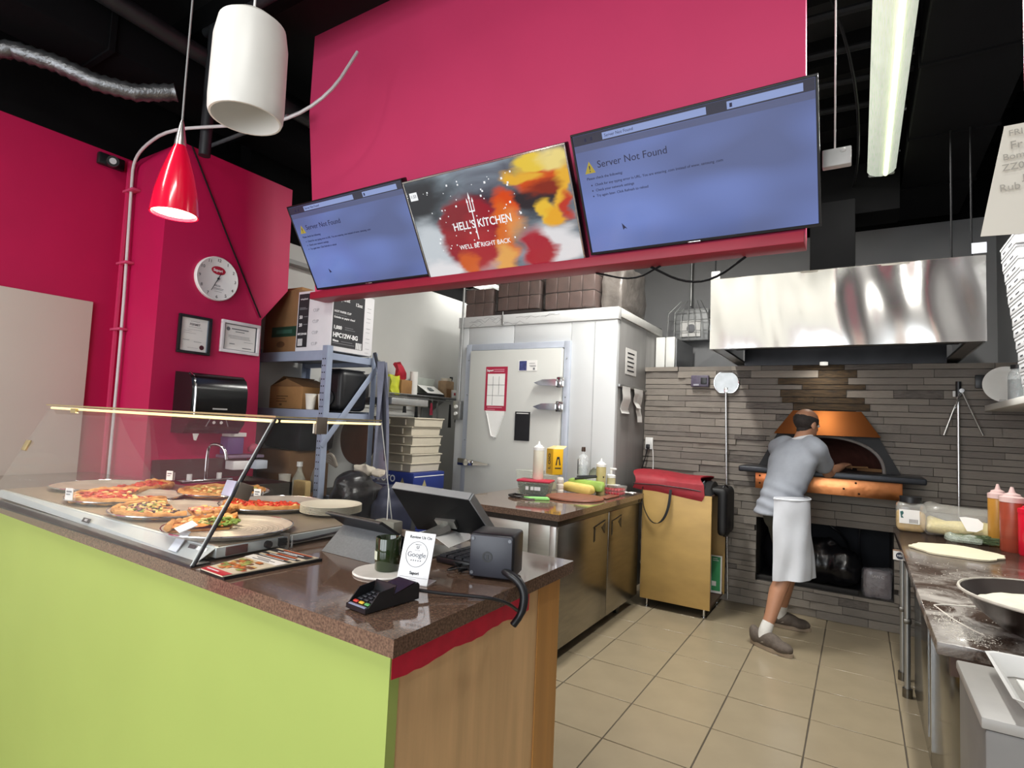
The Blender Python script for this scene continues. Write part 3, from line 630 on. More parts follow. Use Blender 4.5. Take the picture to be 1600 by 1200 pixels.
def television(x0, w, zb, yb, label, kind, frame):
    o = Vector((x0, yb, zb)); h = .588
    t = thing('television', label, 'television', o+TVX*w/2, 0, 'row of screens under the bulkhead')
    q = Matrix((TVX, TVY, TVN)).transposed()
    c = o+TVX*w/2+TVY*h/2
    B().obox(c-TVN*.028, (w-.006, h, .05), q, .006).obj('casing', black_plastic, t)
    B().obox(c-TVN*.075, (w*.6, h*.5, .06), q, .02).obj('rear_housing', black_plastic, t)
    g = Face(o, TVX, TVY, t)
    fr = B()
    for a in ((0, 0, w, .014), (0, h-.011, w, h), (0, .014, .011, h-.011), (w-.011, .014, w, h-.011)):
        fr.obox(g.pt((a[0]+a[2])/2, (a[1]+a[3])/2, .001), (a[2]-a[0]-.001, a[3]-a[1], .008), q, .002, 1)
    fr.obj('bezel', frame, t)
    B().obox(g.pt(w/2, .003, .004), (.06, .008, .006), q, .002).obj('emblem', chrome, t)
    b = B().cyl(c-TVN*.10, Vector((c.x, 2.78, c.z-.02)), .03)
    b.obox((c.x, 2.74, c.z), (.3, .02, .25), None, .004); b.obj('wall_bracket', black_metal, t)
    sc = g.rects('screen', page if kind == 'page' else art, [(.011, .014, w-.011, h-.011)], .0005, .0006)
    if kind == 'page':
        g.rects('browser_bar', dim_bar, [(.012, h-.058, w-.012, h-.012)], .0014); g.rects('toolbar', blue_grey, [(.012, h-.088, w-.012, h-.060)], .0014)
        g.rects('address_bar', url_bar, [(.16, h-.052, w*.60, h-.022), (w*.68, h-.052, w*.95, h-.022)], .0022)
        g.text('Server Not Found', .17, h-.037, .019, page_ink, .0032, 'LEFT'); g.rects('page_marks', page_ink, [(.07, h-.045, .078, h-.030), (.10, h-.045, .108, h-.030), (w*.69, h-.046, w*.7, h-.030)], .0034)
        g.poly('warning_sign', warn, [(.045, h-.19), (.10, h-.19), (.0725, h-.135)], .0015); g.text('!', .0725, h-.171, .042, page_ink, .0026, bold=.01)
        g.text('Server Not Found', .112, h-.158, .046, page_ink, .0016, 'LEFT')
        g.text('Please check the following:', .048, h-.215, .017, page_ink, .0016, 'LEFT', .01)
        for k, s in enumerate(('Check for any typing error in URL. You are entering .com instead of www. samsung .com', 'Check your network settings', 'Try again later. Click Refresh to reload')):
            g.text(s, .085, h-.247-.026*k, .0165, page_ink, .0016, 'LEFT', .01); g.rects('bullet', page_ink, [(.066, h-.25-.026*k, .072, h-.244-.026*k)], .0016)
        mx, my = .19, .14
        g.poly('mouse_pointer', page_ink, [(mx, my), (mx+.004, my-.034), (mx+.012, my-.026), (mx+.024, my-.03)], .0016)
    else:
        rng = random.Random(4)
        bm = []
        for k in range(60):
            x, y, s = rng.uniform(.12, .7), rng.uniform(.25, .9), rng.uniform(.002, .006)
            bm.append((x*w-s, y*h-s, x*w+s, y*h+s))
        g.rects('sparks', white_glow, bm, .0028, .0002)['kind'] = 'stuff'
        g.text("HELL'S", .335*w, .485*h, .062, white_glow, .0034, 'CENTER', .012, .86); g.text('KITCHEN', .53*w, .485*h, .062, white_glow, .0034, 'CENTER', .012, .86)
        g.text("WE'LL BE RIGHT BACK", .435*w, .285*h, .036, white_glow, .0034, 'CENTER', .004, .95)
        tx = .408*w
        tr = [(tx-.003, .34*h, tx+.003, .74*h), (tx-.020, .60*h, tx+.020, .613*h), (tx-.020, .60*h, tx-.015, .70*h), (tx+.015, .60*h, tx+.020, .70*h)]
        g.rects('trident', white_glow, tr, .0034)
        g.poly('trident_tip', white_glow, [(tx-.007, .72*h), (tx+.007, .72*h), (tx, .78*h)], .0034); g.poly('trident_tip', white_glow, [(tx-.024, .69*h), (tx-.011, .69*h), (tx-.019, .73*h)], .0034); g.poly('trident_tip', white_glow, [(tx+.011, .69*h), (tx+.024, .69*h), (tx+.019, .73*h)], .0034)
        g.rects('clock_badge', white_glow, [(.028, h-.115, .083, h-.07)], .0034); g.text('1:33', .0555, h-.0925, .024, page_ink, .005)
    return t
television(-3.325, 1.045, 2.385, 2.655, 'left black television showing a blue Server Not Found page', 'page', black_plastic)
television(-2.262, 1.05, 2.352, 2.645, "middle silver-edged television showing Hell's Kitchen over flames", 'art', M('silver edged bezel', 'b7b9bb', .2, .9, var=.1))
television(-1.192, 1.055, 2.385, 2.655, 'right black television, biggest in view, with a blue error page', 'page', black_plastic)
tag(B().tube([(-.9, 2.74, 2.314), (-.75, 2.78, 2.23), (-.6, 2.76, 2.22), (-.45, 2.74, 2.314)], .006, 6, smooth=2).tube([(-1.2, 2.74, 2.314), (-1.0, 2.77, 2.26), (-.85, 2.74, 2.314)], .005, 6, smooth=2).obj('screen_cable', black_rubber), 'black cable sagging beneath the right television', 'cable')
tag(B().box(-.135, 2.62, 2.625, -.03, 2.66, 2.70, .004).ball((-.06, 2.618, 2.685), (.012, .004, .009), 8).cyl((-.09, 2.65, 2.69), (-.09, 2.65, 4.25), .004, n=6).obj('network_box', M('pale grey plastic', 'bdbcb9', .5)), 'small pale box mounted at the right edge of the right television', 'box')

# ================================================================== LAMPS
def emis(name, hexc, s):
    m = glow(name, hexc, s); m.node_tree.nodes['Principled BSDF'].inputs['Base Color'].default_value = (*lin(hexc), 1); return m
t = thing('strip_light', 'long fluorescent strip light under a clear ribbed cover', 'light', (.14, 3.8, 3.5))
tube_m = emis('fluorescent tube', 'f6ffc0', 2.6)
cov = M('ribbed clear cover', 'd4dccb', .25, var=.15, scale=60, stretch=(6, .2, 1), emit=.62)
prof = [(-.088, .05), (-.092, .02), (-.075, -.004), (-.04, -.022), (0, -.028), (.04, -.022), (.075, -.004), (.092, .02), (.088, .05)]
B().prism([(.14+x, 2.55, 3.52+z) for x, z in prof], (0, 2.44, 0)).obj('cover', cov, t); B().box(.05, 2.54, 3.57, .23, 5.0, 3.63, .006).obj('housing', white_paint, t)
B().cyl((.165, 2.6, 3.488), (.165, 4.95, 3.488), .013).obj('tube', tube_m, t); B().box(.055, 4.985, 3.50, .225, 5.01, 3.575, .01).obj('end_cap', clear, t)
multi('clip', chrome, t, [B().box(.225, y, 3.55, .245, y+.03, 3.575) for y in (2.9, 3.5, 4.1, 4.7)])
multi('hanger', black_metal, t, [B().cyl((.14, y, 3.63), (.14, y, 4.25), .006, n=6) for y in (3.0, 4.6)])
def lamp_light(parent, loc, sx, sy, p, c=(1, .98, .93)):
    o = area('lamp_glow', (0, 0, 0), (0, 0, 0), sx, sy, p, c); o.parent = parent; o.location = Vector(loc)-parent.location
lamp_light(t, (.14, 3.6, 3.465), .12, 1.9, 70)
def panel_light(label, x, y, z, w, d, p):
    t = thing('ceiling_light', label, 'light', (x, y, z))
    B().box(x-w/2, y-d/2, z, x+w/2, y+d/2, z+.06, .005).obj('housing', white_paint, t); B().box(x-w/2+.02, y-d/2+.02, z-.012, x+w/2-.02, y+d/2-.02, z, .004).obj('diffuser', emis('white diffuser', 'fbfdf4', 1.7), t)
    multi('hanger', black_metal, t, [B().cyl((x, yy, z+.06), (x, yy, 4.25), .006, n=6) for yy in (y-d/3, y+d/3)])
    lamp_light(t, (x, y, z-.03), w*.9, d*.9, p)
panel_light('bright ceiling light panel seen below the middle television', -3.95, 5.45, 3.17, .35, .9, 7)
panel_light('added unseen ceiling light above the prep fridge behind the screens', -1.5, 3.9, 3.75, .2, 1.3, 84)  # unseen lamp, added to brighten the kitchen
panel_light('added unseen ceiling light over the customer side, left', -2.6, -.6, 3.85, .3, 1.6, 40)  # unseen lamp, added to brighten the bulkhead and streak the hood
panel_light('added unseen ceiling light over the customer side, right', -.4, -.6, 3.85, .3, 1.6, 40)  # second added lamp out of view, same purpose
# red glass pendant
t = thing('pendant_lamp', 'red tapered glass pendant lamp glowing over the display case', 'pendant lamp', (-2.07, 1.02, 2.18))
redg = M('glossy red lamp glass', 'd40f34', .18, var=.06, scale=4, coat=.4, emit=.22)
c = (-2.07, 1.02, 2.18)
B().lathe([(.077, .0), (.075, .02), (.068, .08), (.052, .15), (.034, .21), (.019, .252), (.016, .25), (.03, .2), (.048, .14), (.064, .07), (.071, .02), (.073, .0)], c, 32).obj('shade', redg, t)
B().lathe([(0, .01), (.071, .01), (.071, .012), (0, .012)], c, 28).obj('diffuser', emis('warm lamp opening', 'fff1df', 1.15), t)
B().lathe([(.0195, .25), (.018, .27), (.008, .33), (.004, .345), (0, .345)], c, 20).obj('cap', M('satin nickel', 'b3b0ae', .3, .9), t)
B().tube([(c[0], c[1], c[2]+.34), (c[0]-.002, c[1], c[2]+.48), (c[0], c[1], 4.24)], .0035, 6).obj('cord', M('clear grey cord', '8b8b8b', .4), t)
lp = bpy.data.lights.new('lamp_glow', 'POINT'); lp.energy = 3; lp.shadow_soft_size = .06; lp.color = (1, .85, .7); lo = bpy.data.objects.new('lamp_glow', lp); COL.objects.link(lo); lo.parent = t; lo.location = (0, 0, -.05)
# white drum pendant
t = thing('pendant_lamp', 'white drum pendant lamp hanging at the top left', 'pendant lamp', (-1.66, .97, 2.32))
c = (-1.632, .99, 2.405); ws = M('white opal shade', 'dad8d2', .4, var=.02, emit=.05)
B().lathe([(.098, .0), (.104, .0), (.108, .01), (.110, .05), (.108, .24), (.098, .30), (.06, .33), (.02, .34), (0, .34), (0, .33), (.06, .322), (.094, .29), (.102, .23), (.103, .05), (.098, .0)], c, 36).obj('shade', ws, t)
B().cyl((c[0], c[1], c[2]+.34), (c[0], c[1], 4.24), .004, n=6).obj('cord', white_plastic, t); B().cyl((c[0], c[1], c[2]+.20), (c[0], c[1], c[2]+.33), .025).obj('lamp_holder', white_plastic, t)
# cables and fittings high on the left
tag(B().tube([(-4.17, 1.79, .6), (-4.17, 1.79, 2.0), (-4.20, 1.79, 2.6), (-4.22, 1.79, 3.0), (-4.20, 1.78, 3.15), (-4.05, 1.77, 3.22), (-3.75, 1.77, 3.26), (-3.4, 1.9, 3.26), (-3.0, 2.05, 3.25), (-2.7, 2.15, 3.40), (-2.6, 2.25, 3.7)], .010, 8, smooth=2).obj('white_cable', M('white cable', 'cfcccd', .4)), 'white cable climbing the pillar corner and looping under the ceiling', 'cable')
t = thing('pipe_run', 'raspberry-painted conduit beside the pillar', 'conduit', (-4.2, 1.79, 1.5))
B().tube([(-4.235, 1.79, .5), (-4.26, 1.79, 3.16)], .018, 8).obj('pipe', red_wall, t); multi('strap', M('raspberry strap', 'c9476f', .5), t, [B().box(-4.285, 1.765, z-.008, -4.15, 1.82, z+.008, .003) for z in (2.0, 2.45, 2.95)])
tag(B().tube([(-3.79, 1.944, 3.24), (-3.788, 2.24, 2.70), (-3.79, 2.535, 2.19)], .0055, 6).obj('wall_cable', black_rubber), 'thin black cable running slantwise across the pillar past the clock', 'cable')
t = thing('security_camera', 'small black security camera on the left wall', 'camera', (-4.3, 1.7, 3.13))
B().box(-4.35, 1.62, 3.10, -4.31, 1.78, 3.18, .01).obj('mount', black_plastic, t); B().cyl((-4.31, 1.70, 3.13), (-4.20, 1.66, 3.10), .035).obj('body', black_plastic, t); B().cyl((-4.2, 1.66, 3.10), (-4.195, 1.658, 3.099), .02).obj('lens', M('pale lens ring', 'c4c6c8', .3, .4), t)

# ================================================================== ON THE PILLAR
pf = Face((-3.8, 2.18, 2.397), (0, 1, 0), (0, 0, 1), None)
t = thing('wall_clock', 'round white wall clock with a red oval emblem on the pillar', 'clock', (-3.8, 2.182, 2.397))
R = .152
B().lathe([(0, 0), (R, 0), (R, .022), (R-.006, .027), (R-.010, .024), (0, .024)], (-3.8, 2.182, 2.397), 40, (1, 0, 0)).obj('case', white_plastic, t)
g = Face((-3.7755, 2.182, 2.397), (0, 1, 0), (0, 0, 1), t)
for k in range(1, 13):
    a = math.pi/2-k*math.pi/6; g.text(str(k), math.cos(a)*R*.83, math.sin(a)*R*.83, .030, M('clock numerals', '4c4a4d', .6), .0006)
el = [(math.cos(2*math.pi*k/28)*.050, .056+math.sin(2*math.pi*k/28)*.029) for k in range(28)]
g.poly('emblem', red_ink, el); g.text('Sapori', -.004, .056, .026, white_ink, .0018, bold=.02)
g.text('PIZZA', .0, -.05, .016, grey_ink, .0006); g.rects('print_lines', grey_ink, [(-.03, -.068, .045, -.066), (-.035, -.076, .04, -.074), (-.02, -.09, .035, -.0885)])
def hand(ang, ln, w): 
    d = V(math.cos(ang), math.sin(ang), 0); n = V(-d.y, d.x, 0); p = [d*-.02+n*w, d*-.02-n*w, d*ln-n*w*.5, d*ln+n*w*.5]; return [(q.x, q.y) for q in p]
g.poly('minute_hand', black_plastic, hand(math.radians(-116), .10, .003), .005); g.poly('hour_hand', black_plastic, hand(math.radians(66), .05, .0035), .006); B().cyl((-3.772, 2.182, 2.397), (-3.765, 2.182, 2.397), .007).obj('hub', black_plastic, t)
def framed(name, label, y0, y1, z0, z1, fm, wd, mat_m, seal):
    t = thing(name, label, 'frame', (-3.8, (y0+y1)/2, z0)); g = Face((-3.8, (y0+y1)/2, (z0+z1)/2), (0, 1, 0), (0, 0, 1), t); w, h = (y1-y0)/2, (z1-z0)/2
    b = B()
    for a in ((y0, z0, y1, z0+wd), (y0, z1-wd, y1, z1), (y0, z0+wd, y0+wd, z1-wd), (y1-wd, z0+wd, y1, z1-wd)): b.box(-3.8, a[0], a[1], -3.778, a[2], a[3], .003)
    b.obj('moulding', fm, t); g.rects('sheet', paper, [(-w+wd, -h+wd, w-wd, h-wd)], .006, .001)
    q = Face(g.pt(0, 0, .0075), g.x, g.y, t); return t, q, w-wd, h-wd
t, q, w, h = framed('framed_permit', 'black framed permit with a dark seal on the pillar', 1.952, 2.172, 1.858, 2.115, black_plastic, .018, paper, 1)
q.text('PERMIT', 0, h*.62, .022, grey_ink, 0.0006, bold=.01); q.rects('print_lines', grey_ink, [(-.03, h*.8, .03, h*.815), (-.04, h*.46, .04, h*.475), (-.07, h*.2, -.02, h*.21), (-.05, h*.3, .05, h*.31), (-.07, h*.08, .01, h*.09), (-.075, -h*.35, -.03, -h*.33), (.0, -h*.42, .05, -h*.4), (-.04, -h*.8, .03, -h*.79)])
q.poly('seal', M('maroon seal', '4a1a24', .5), [(.055+.016*math.cos(k*.314), -h*.72+.016*math.sin(k*.314)) for k in range(20)]); q.rects('mat_edge', M('grey-blue edge', '8a97a5', .5), [(w-.008, -h, w, h)])
t, q, w, h = framed('framed_certificate', 'white framed certificate with a silver border to the right of the permit', 2.242, 2.538, 1.90, 2.128, M('white frame', 'e2dcdf', .45), .022, paper, 0)
q.rects('silver_border', M('dark silver border', '5d6066', .35, .6), [(-w, -h, -w+.01, h), (w-.01, -h, w, h), (-w, h-.005, w, h), (-w, -h, w, -h+.004)])
q.rects('print_lines', grey_ink, [(-.07, h*.6, .06, h*.68), (-.04, h*.42, .03, h*.47), (-.09, h*.1, .07, h*.12), (-.09, 0, .07, h*.02), (-.08, -h*.1, .08, -h*.08), (.03, -h*.3, .1, -h*.28), (-.08, -h*.55, -.04, -h*.5), (.02, -h*.8, .09, -h*.74)]); q.poly('emblem', grey_ink, [(-.095+.014*math.cos(k*.5), h*.6+.014*math.sin(k*.5)) for k in range(12)])
# towel dispenser
t = thing('towel_dispenser', 'black paper towel dispenser on the raspberry pillar', 'dispenser', (-3.8, 2.14, 1.32))
def arcp(y0, y1):
    pr = [(-3.8, 1.335), (-3.66, 1.335), (-3.60, 1.40), (-3.585, 1.50), (-3.585, 1.62), (-3.605, 1.69), (-3.65, 1.725), (-3.8, 1.735)]
    return [(x, y0, z) for x, z in pr], (0, y1-y0, 0)
bk2 = M('glossy black plastic', '141516', .22, var=.1)
p, v = arcp(1.965, 2.345); B().prism(p, v).obj('cover', bk2, t, sharp=50)
B().tube([(-3.66, 1.985, 1.73), (-3.60, 1.985, 1.695), (-3.578, 1.985, 1.62), (-3.578, 1.985, 1.46)], .006, 6, smooth=2).obj('chrome_trim', chrome, t)
g = Face((-3.584, 2.155, 1.50), (0, 1, 0), (0, 0, 1), t); g.rects('brand_strip', M('pale grey strip', 'b5b3b0', .4), [(-.05, -.006, .05, .004)], .001)
multi('sensor', white_plastic, t, [B().lathe([(.0, 0), (.010, 0), (.010, .004), (0, .004)], (-3.60, y, 1.41), 12, (1, 0, -.3)) for y in (2.13, 2.18)])
B().tube([(-3.60, 2.08, 1.385), (-3.594, 2.105, 1.44), (-3.594, 2.205, 1.44), (-3.60, 2.23, 1.385)], .003, 5).obj('wave_mark', grey_ink, t)
B().prism([(-3.64, 2.02, 1.335), (-3.64, 2.06, 1.335), (-3.64, 2.045, 1.29), (-3.64, 2.03, 1.295)], (.002, 0, 0)).obj('towel_end', paper, t)
# ================================================================== DISPLAY CASE
ZT = 1.475
t = thing('display_case', 'slant-fronted glass pizza display case with a warm light strip', 'display case', (-2.45, 1.3, 1.05))
XE, XR = -3.36, -1.600
def fy(x): return cf(x)+.012
g1 = B().prism([(XR, fy(XR), 1.052), (XE, fy(XE), 1.052), (XE, 1.165, ZT), (XR, 1.150, ZT)], (0, .004, .002)); g1.obj('front_glass', case_glass, t)
for x in (XR, XE): B().prism([(x, fy(x)+.006, 1.052), (x, 1.719, 1.052), (x, 1.622, ZT), (x, 1.155, ZT)], (.005, 0, 0)).obj('side_glass', case_glass, t)
B().prism([(XR, 1.152, ZT+.001), (XE, 1.165, ZT+.001), (XE, 1.625, ZT+.001), (XR, 1.622, ZT+.001)], (0, 0, .004)).obj('top_glass', case_glass, t)
led = emis('warm light strip', 'ffe2a0', 1.7); brass = M('brassy aluminium channel', 'c9b98c', .35, .8, var=.1)
B().cyl((XR, 1.156, ZT-.006), (XE, 1.170, ZT-.006), .0055, n=8).obj('light_strip', led, t); B().cyl((XR+.003, 1.17, ZT-.006), (XR+.003, 1.615, ZT-.006), .004, n=8).obj('light_strip', led, t)
o = area('strip_glow', (0, 0, 0), (0, 0, 0), 1.7, .012, 5, (1, .86, .62)); o.parent = t; o.location = V((XE+XR)/2, 1.175, ZT-.016)-t.location
multi('channel', brass, t, [B().box(XE, 1.146, ZT+.005, XR+.006, 1.158, ZT+.011), B().box(XR-.004, 1.159, ZT+.005, XR+.006, 1.62, ZT+.010)])
B().tube([(XR+.004, fy(XR)+.001, 1.054), (XR+.004, 1.148, ZT)], .0042, 6).obj('edge_strip', M('black edge strip', '17171a', .3), t); multi('bright_edge', M('bright glass edge', 'dfe6e6', .2, .3), t, [B().tube([(XR-.003, fy(XR)-.003, 1.054), (XR-.003, 1.144, ZT)], .0022, 6), B().tube([(XR+.003, 1.719, 1.054), (XR+.003, 1.622, ZT)], .002, 6)])
B().box(XE, fy(XE)+.004, 1.05, XR, fy(XR)-.004, 1.056).obj('bottom_channel', M('dark steel channel', '55585c', .35, .7), t)
clipm = M('brown-grey hinge metal', '7d7368', .4, .4, var=.08); clips = M('satin hinge metal', 'b9b9cc', .4, .3, var=.05)
sl = (1.150-fy(XR))/(ZT-1.052)
yz = lambda z: fy(XR)+sl*(z-1.052)
B().obox((XR+.006, yz(1.255)+.026, 1.252), (.006, .05, .048), Rx(-.35), .002).obj('hinge_plate', clipm, t); B().obox((XR-.025, yz(1.262)-.007, 1.262), (.05, .006, .048), Rx(-.35), .002).obj('hinge_plate', clips, t)
B().box(XR+.003, 1.305, 1.428, XR+.010, 1.352, ZT+.012, .002).obj('hinge_plate', clipm, t); B().box(XR-.012, 1.308, 1.43, XR-.006, 1.32, ZT-.01, .001).obj('hinge_plate', white_plastic, t)
multi('hinge_plate', brass, t, [B().obox((-3.33, 1.075, 1.29), (.05, .008, .05), Rx(-.35), .002), B().box(-3.10, 1.15, 1.452, -3.05, 1.162, 1.472)])
# heated base
t = thing('food_warmer', 'low heated steel shelf inside the display case', 'food warmer', (-2.48, 1.3, 1.05))
wsteel = M('bluish grey enamel', 'c6cfcf', .4, .2, var=.05)
B().box(-3.34, 1.0, 1.056, -1.625, 1.66, 1.088, .004).obj('body', wsteel, t)
B().prism([(-1.63, fy(-1.63)+.03, 1.056), (-3.34, fy(-3.34)+.03, 1.056), (-3.34, 1.0, 1.086), (-1.63, 1.0, 1.086)], (0, .003, 0)).obj('sloping_front', wsteel, t)
B().box(-3.33, 1.01, 1.088, -1.63, 1.65, 1.091).obj('heated_top', M('warm beige steel', 'a89b88', .35, .5, var=.1, scale=3), t)
B().box(-1.626, 1.03, 1.06, -1.621, 1.10, 1.085).obj('switch', M('dark red rocker switch', '5a3534', .4), t); B().cyl((-1.626, 1.17, 1.072), (-1.612, 1.17, 1.072), .012).obj('dial', black_plastic, t); B().box(-1.626, 1.21, 1.06, -1.615, 1.24, 1.085).obj('socket', black_plastic, t)
g = Face((-1.70, .985, 1.07), (1, 0, 0), (0, .5, .86), t); g.rects('rating_label', paper, [(.0, -.012, .05, .014)], .004); g.rects('warning_label', ink, [(-.045, -.012, -.008, .014)], .004)
g = Face((-2.40, .975, 1.07), (1, 0, 0), (0, .5, .86), t); g.rects('number_plate', ink, [(-.03, -.007, .03, .009)], .004); g.text('1035', 0, .001, .012, white_ink, .006)
B().tube([(-1.618, 1.22, 1.072), (-1.612, 1.28, 1.066), (-1.612, 1.38, 1.07), (-1.612, 1.5, 1.075), (-1.62, 1.62, 1.08)], .004, 6, smooth=2).obj('power_cord', black_plastic, t)
# ---- trays
def tray(label, cx, cy, r, z=1.092, perf=False):
    t = thing('pizza_tray', label, 'tray', (cx, cy, z), 0, 'round pizza trays in the display case')
    c = (cx, cy, z); B().lathe([(0, 0), (r*.86, 0), (r*.90, .004), (r*.97, .014), (r, .016), (r, .018), (r*.965, .0175), (r*.895, .006), (r*.86, .002), (0, .002)], c, 48).obj('pan', alu, t)
    B().tube([(cx+r*math.cos(a), cy+r*math.sin(a), z+.017) for a in [2*math.pi*k/48 for k in range(48)]], .003, 5, closed=True).obj('rim', chrome, t)
    if perf:
        b = B()
        for j in range(2, 11):
            rad = r*.085*j; b.lathe([(rad-.0022, .0021), (rad, .0034), (rad+.0022, .0021)], c, 40)
        b.obj('rings', alu, t)
    return t
crust_m = M('baked crust', 'a5652a', .7, var=.2, scale=26, hex2='d9a460', bump=.3)
def pizza(label, cx, cy, r, a0, a1, top, z=1.0945, seed=0, toppings=(), group=None):
    t = thing('pizza', label, 'pizza', (cx, cy, z), 0, None); rng = random.Random(seed)
    n = 30; a0, a1 = math.radians(a0), math.radians(a1); b = B(); rows = []
    for i in range(10):
        rad = r*(.02+.91*i/9); row = []
        for k in range(n+1):
            a = a0+(a1-a0)*k/n; p = V(cx+rad*math.cos(a), cy+rad*math.sin(a), 0)
            row.append((p.x, p.y, z+.017+.010*noise.noise(p*34+V(seed, 0, 0))+.003*noise.noise(p*90)))
        rows.append(row)
    b.grid(rows).obj('topping', top, t)
    b = B(); pts = []
    for k in range(n+1):
        a = a0+(a1-a0)*k/n; rad = r*(.95+.012*math.sin(k*1.7+seed)); pts.append((cx+rad*math.cos(a), cy+rad*math.sin(a), z+.015+.003*math.sin(k*2.3+seed)))
    b.tube(pts, r*.068, 8); b.jitter(.004, 40, seed)
    base = [(cx, cy, z+.001)]+[(cx+r*.93*math.cos(a0+(a1-a0)*k/n), cy+r*.93*math.sin(a0+(a1-a0)*k/n), z+.001) for k in range(n+1)]
    b.prism(base, (0, 0, .007)); b.obj('crust', crust_m, t)
    for (nm, m, cnt, sz, fl) in toppings:
        b = B()
        for k in range(cnt):
            a = rng.uniform(a0+.08, a1-.08); rad = r*math.sqrt(rng.uniform(.04, .74)); s = sz*rng.uniform(.6, 1.3)
            b.ball((cx+rad*math.cos(a), cy+rad*math.sin(a), z+.020), (s, s*rng.uniform(.4, .9), s*fl), 7, Rz(rng.uniform(0, 3)))
        b.jitter(.003, 60, seed+1); b.obj(nm, m, t, kind='stuff')
    return t
m_red = M('tomato and cheese topping', 'a5280f', .5, scale=28, hex2='dd7a30', bump=.4, detail=6); m_tan = M('golden cheese topping', 'b8692c', .55, scale=30, hex2='e0a45c', bump=.4, detail=6)
m_mix = M('vegetable topping', '8a5230', .55, scale=30, hex2='dba765', bump=.4, detail=6); m_or = M('orange cheese topping', 'cc6a1c', .5, scale=30, hex2='eaa040', bump=.4, detail=6)
tomato = M('tomato pieces', 'b52a17', .4, var=.25, scale=30); green = M('chopped greens', '6f8a2f', .6, var=.3, scale=40); onion = M('red onion', '7c3a4a', .5, var=.2); cheese = M('melted cheese bits', 'e7c37e', .5, var=.1); olive = M('black olive', '35302a', .4, var=.2)
tray('round perforated tray nearest the glass corner, mostly bare', -1.81, 1.155, .2, perf=True)
pizza('pizza slices topped with a heap of chopped greens', -1.81, 1.155, .188, 140, 245, m_or, seed=1, toppings=(('cheese', cheese, 30, .010, .5),))
tt = thing('greens_heap', 'heap of chopped green salad leaves on the nearest pizza', 'greens', (-1.83, 1.13, 1.11)); b = B(); rng = random.Random(2)
for k in range(70):
    a, q = rng.uniform(0, 6.28), .062*math.sqrt(rng.random()); b.ball((-1.875+q*math.cos(a), 1.16+q*math.sin(a), 1.112+.02*rng.random()*(1-q/.07)), (.011, .006, .004), 6, Rz(rng.uniform(0, 3)) @ Rx(rng.uniform(-.8, .8)))
b.obj('leaves', green, tt, kind='stuff')
tray('round tray second along the glass, holding vegetable pizza', -2.265, 1.205, .21)
pizza('half pizza topped with olives, onion and greens', -2.265, 1.205, .195, 160, 345, m_mix, seed=3, toppings=(('olive', olive, 40, .008, .6), ('onion', onion, 40, .010, .4), ('greens', green, 30, .009, .4), ('cheese', cheese, 50, .010, .5)))
pizza('pizza slice with ham overlapping the vegetable pizza', -2.235, 1.245, .185, -20, 52, m_or, seed=4, toppings=(('ham', M('pink ham', 'd08a76', .5, var=.1), 26, .014, .35), ('cheese', cheese, 20, .01, .5)))
tray('round tray third along the glass, holding red pepperoni pizza', -2.70, 1.235, .215)
pizza('large red pepperoni pizza near the front glass', -2.70, 1.235, .205, 140, 380, m_red, seed=5, toppings=(('tomato', tomato, 70, .013, .4), ('cheese', cheese, 30, .011, .5)))
tray('round tray at the far left of the case, half empty', -3.125, 1.32, .205)
pizza('red pizza at the far left back of the case', -3.03, 1.39, .19, -60, 130, m_red, seed=6, toppings=(('tomato', tomato, 60, .013, .4),))
tray('round tray at the back of the case with a plain cheese pizza', -2.60, 1.62, .20)
pizza('plain golden cheese pizza at the back of the case', -2.60, 1.61, .185, 60, 330, m_tan, seed=7, toppings=(('zucchini', M('pale green slices', 'a8a054', .5, var=.2), 26, .014, .3), ('cheese', cheese, 40, .011, .5)))
tray('round tray at the right back of the case with a tomato pizza', -2.14, 1.56, .215)
pizza('half tomato pizza by the shelf post', -2.14, 1.56, .195, 195, 385, m_red, seed=8, toppings=(('tomato', M('bright tomato bits', 'cf3d20', .4, var=.25, scale=30), 80, .012, .5), ('cheese', cheese, 20, .01, .5)))
# paper strip across the front glass corner, price card holders
t = thing('price_tag', 'white price strip taped to the inside of the case by the greens pizza', 'price tag', (-1.80, 1.0, 1.06))
B().prism([(-1.80, .955, 1.062), (-1.755, .955, 1.062), (-1.80, 1.02, 1.108), (-1.845, 1.02, 1.108)], (0, -.002, .002)).prism([(-1.86, 1.0, 1.112), (-1.80, .985, 1.108), (-1.78, 1.03, 1.13), (-1.84, 1.045, 1.134)], (0, -.002, .002)).obj('strip', M('bluish white paper', 'dfe8f2', .5), t)
for (x, y, z, lb) in ((-2.66, 1.01, 1.115, 'small white price card in front of the pepperoni pizza'), (-2.97, 1.55, 1.13, 'small white price card behind the far left pizza'), (-2.375, 1.64, 1.092, 'small white price card behind the plain cheese pizza'), (-1.625, 1.235, 1.052, 'dark price card holder by the warmer cord')):
    t = thing('price_card', lb, 'price card', (x, y, z), .35, 'price cards in the display case')
    B().box(-.018, -.001, 0, .018, .002, .046).obj('card', paper if z > 1.06 else M('grey brown card', '6e655c', .5), t, local=True); B().box(-.02, -.012, -.001, .02, .012, .001).box(.026, -.002, 0, .030, .002, .04).obj('holder', clear, t, local=True)
    b = B().box(-.012, -.0025, .030, .012, -.0015, .036).box(-.012, -.0025, .02, .006, -.0015, .024); b.obj('print', grey_ink, t, local=True)
t = thing('plate_stack', 'stack of white paper plates behind the tablet', 'plates', (-1.85, 1.62, 1.092))
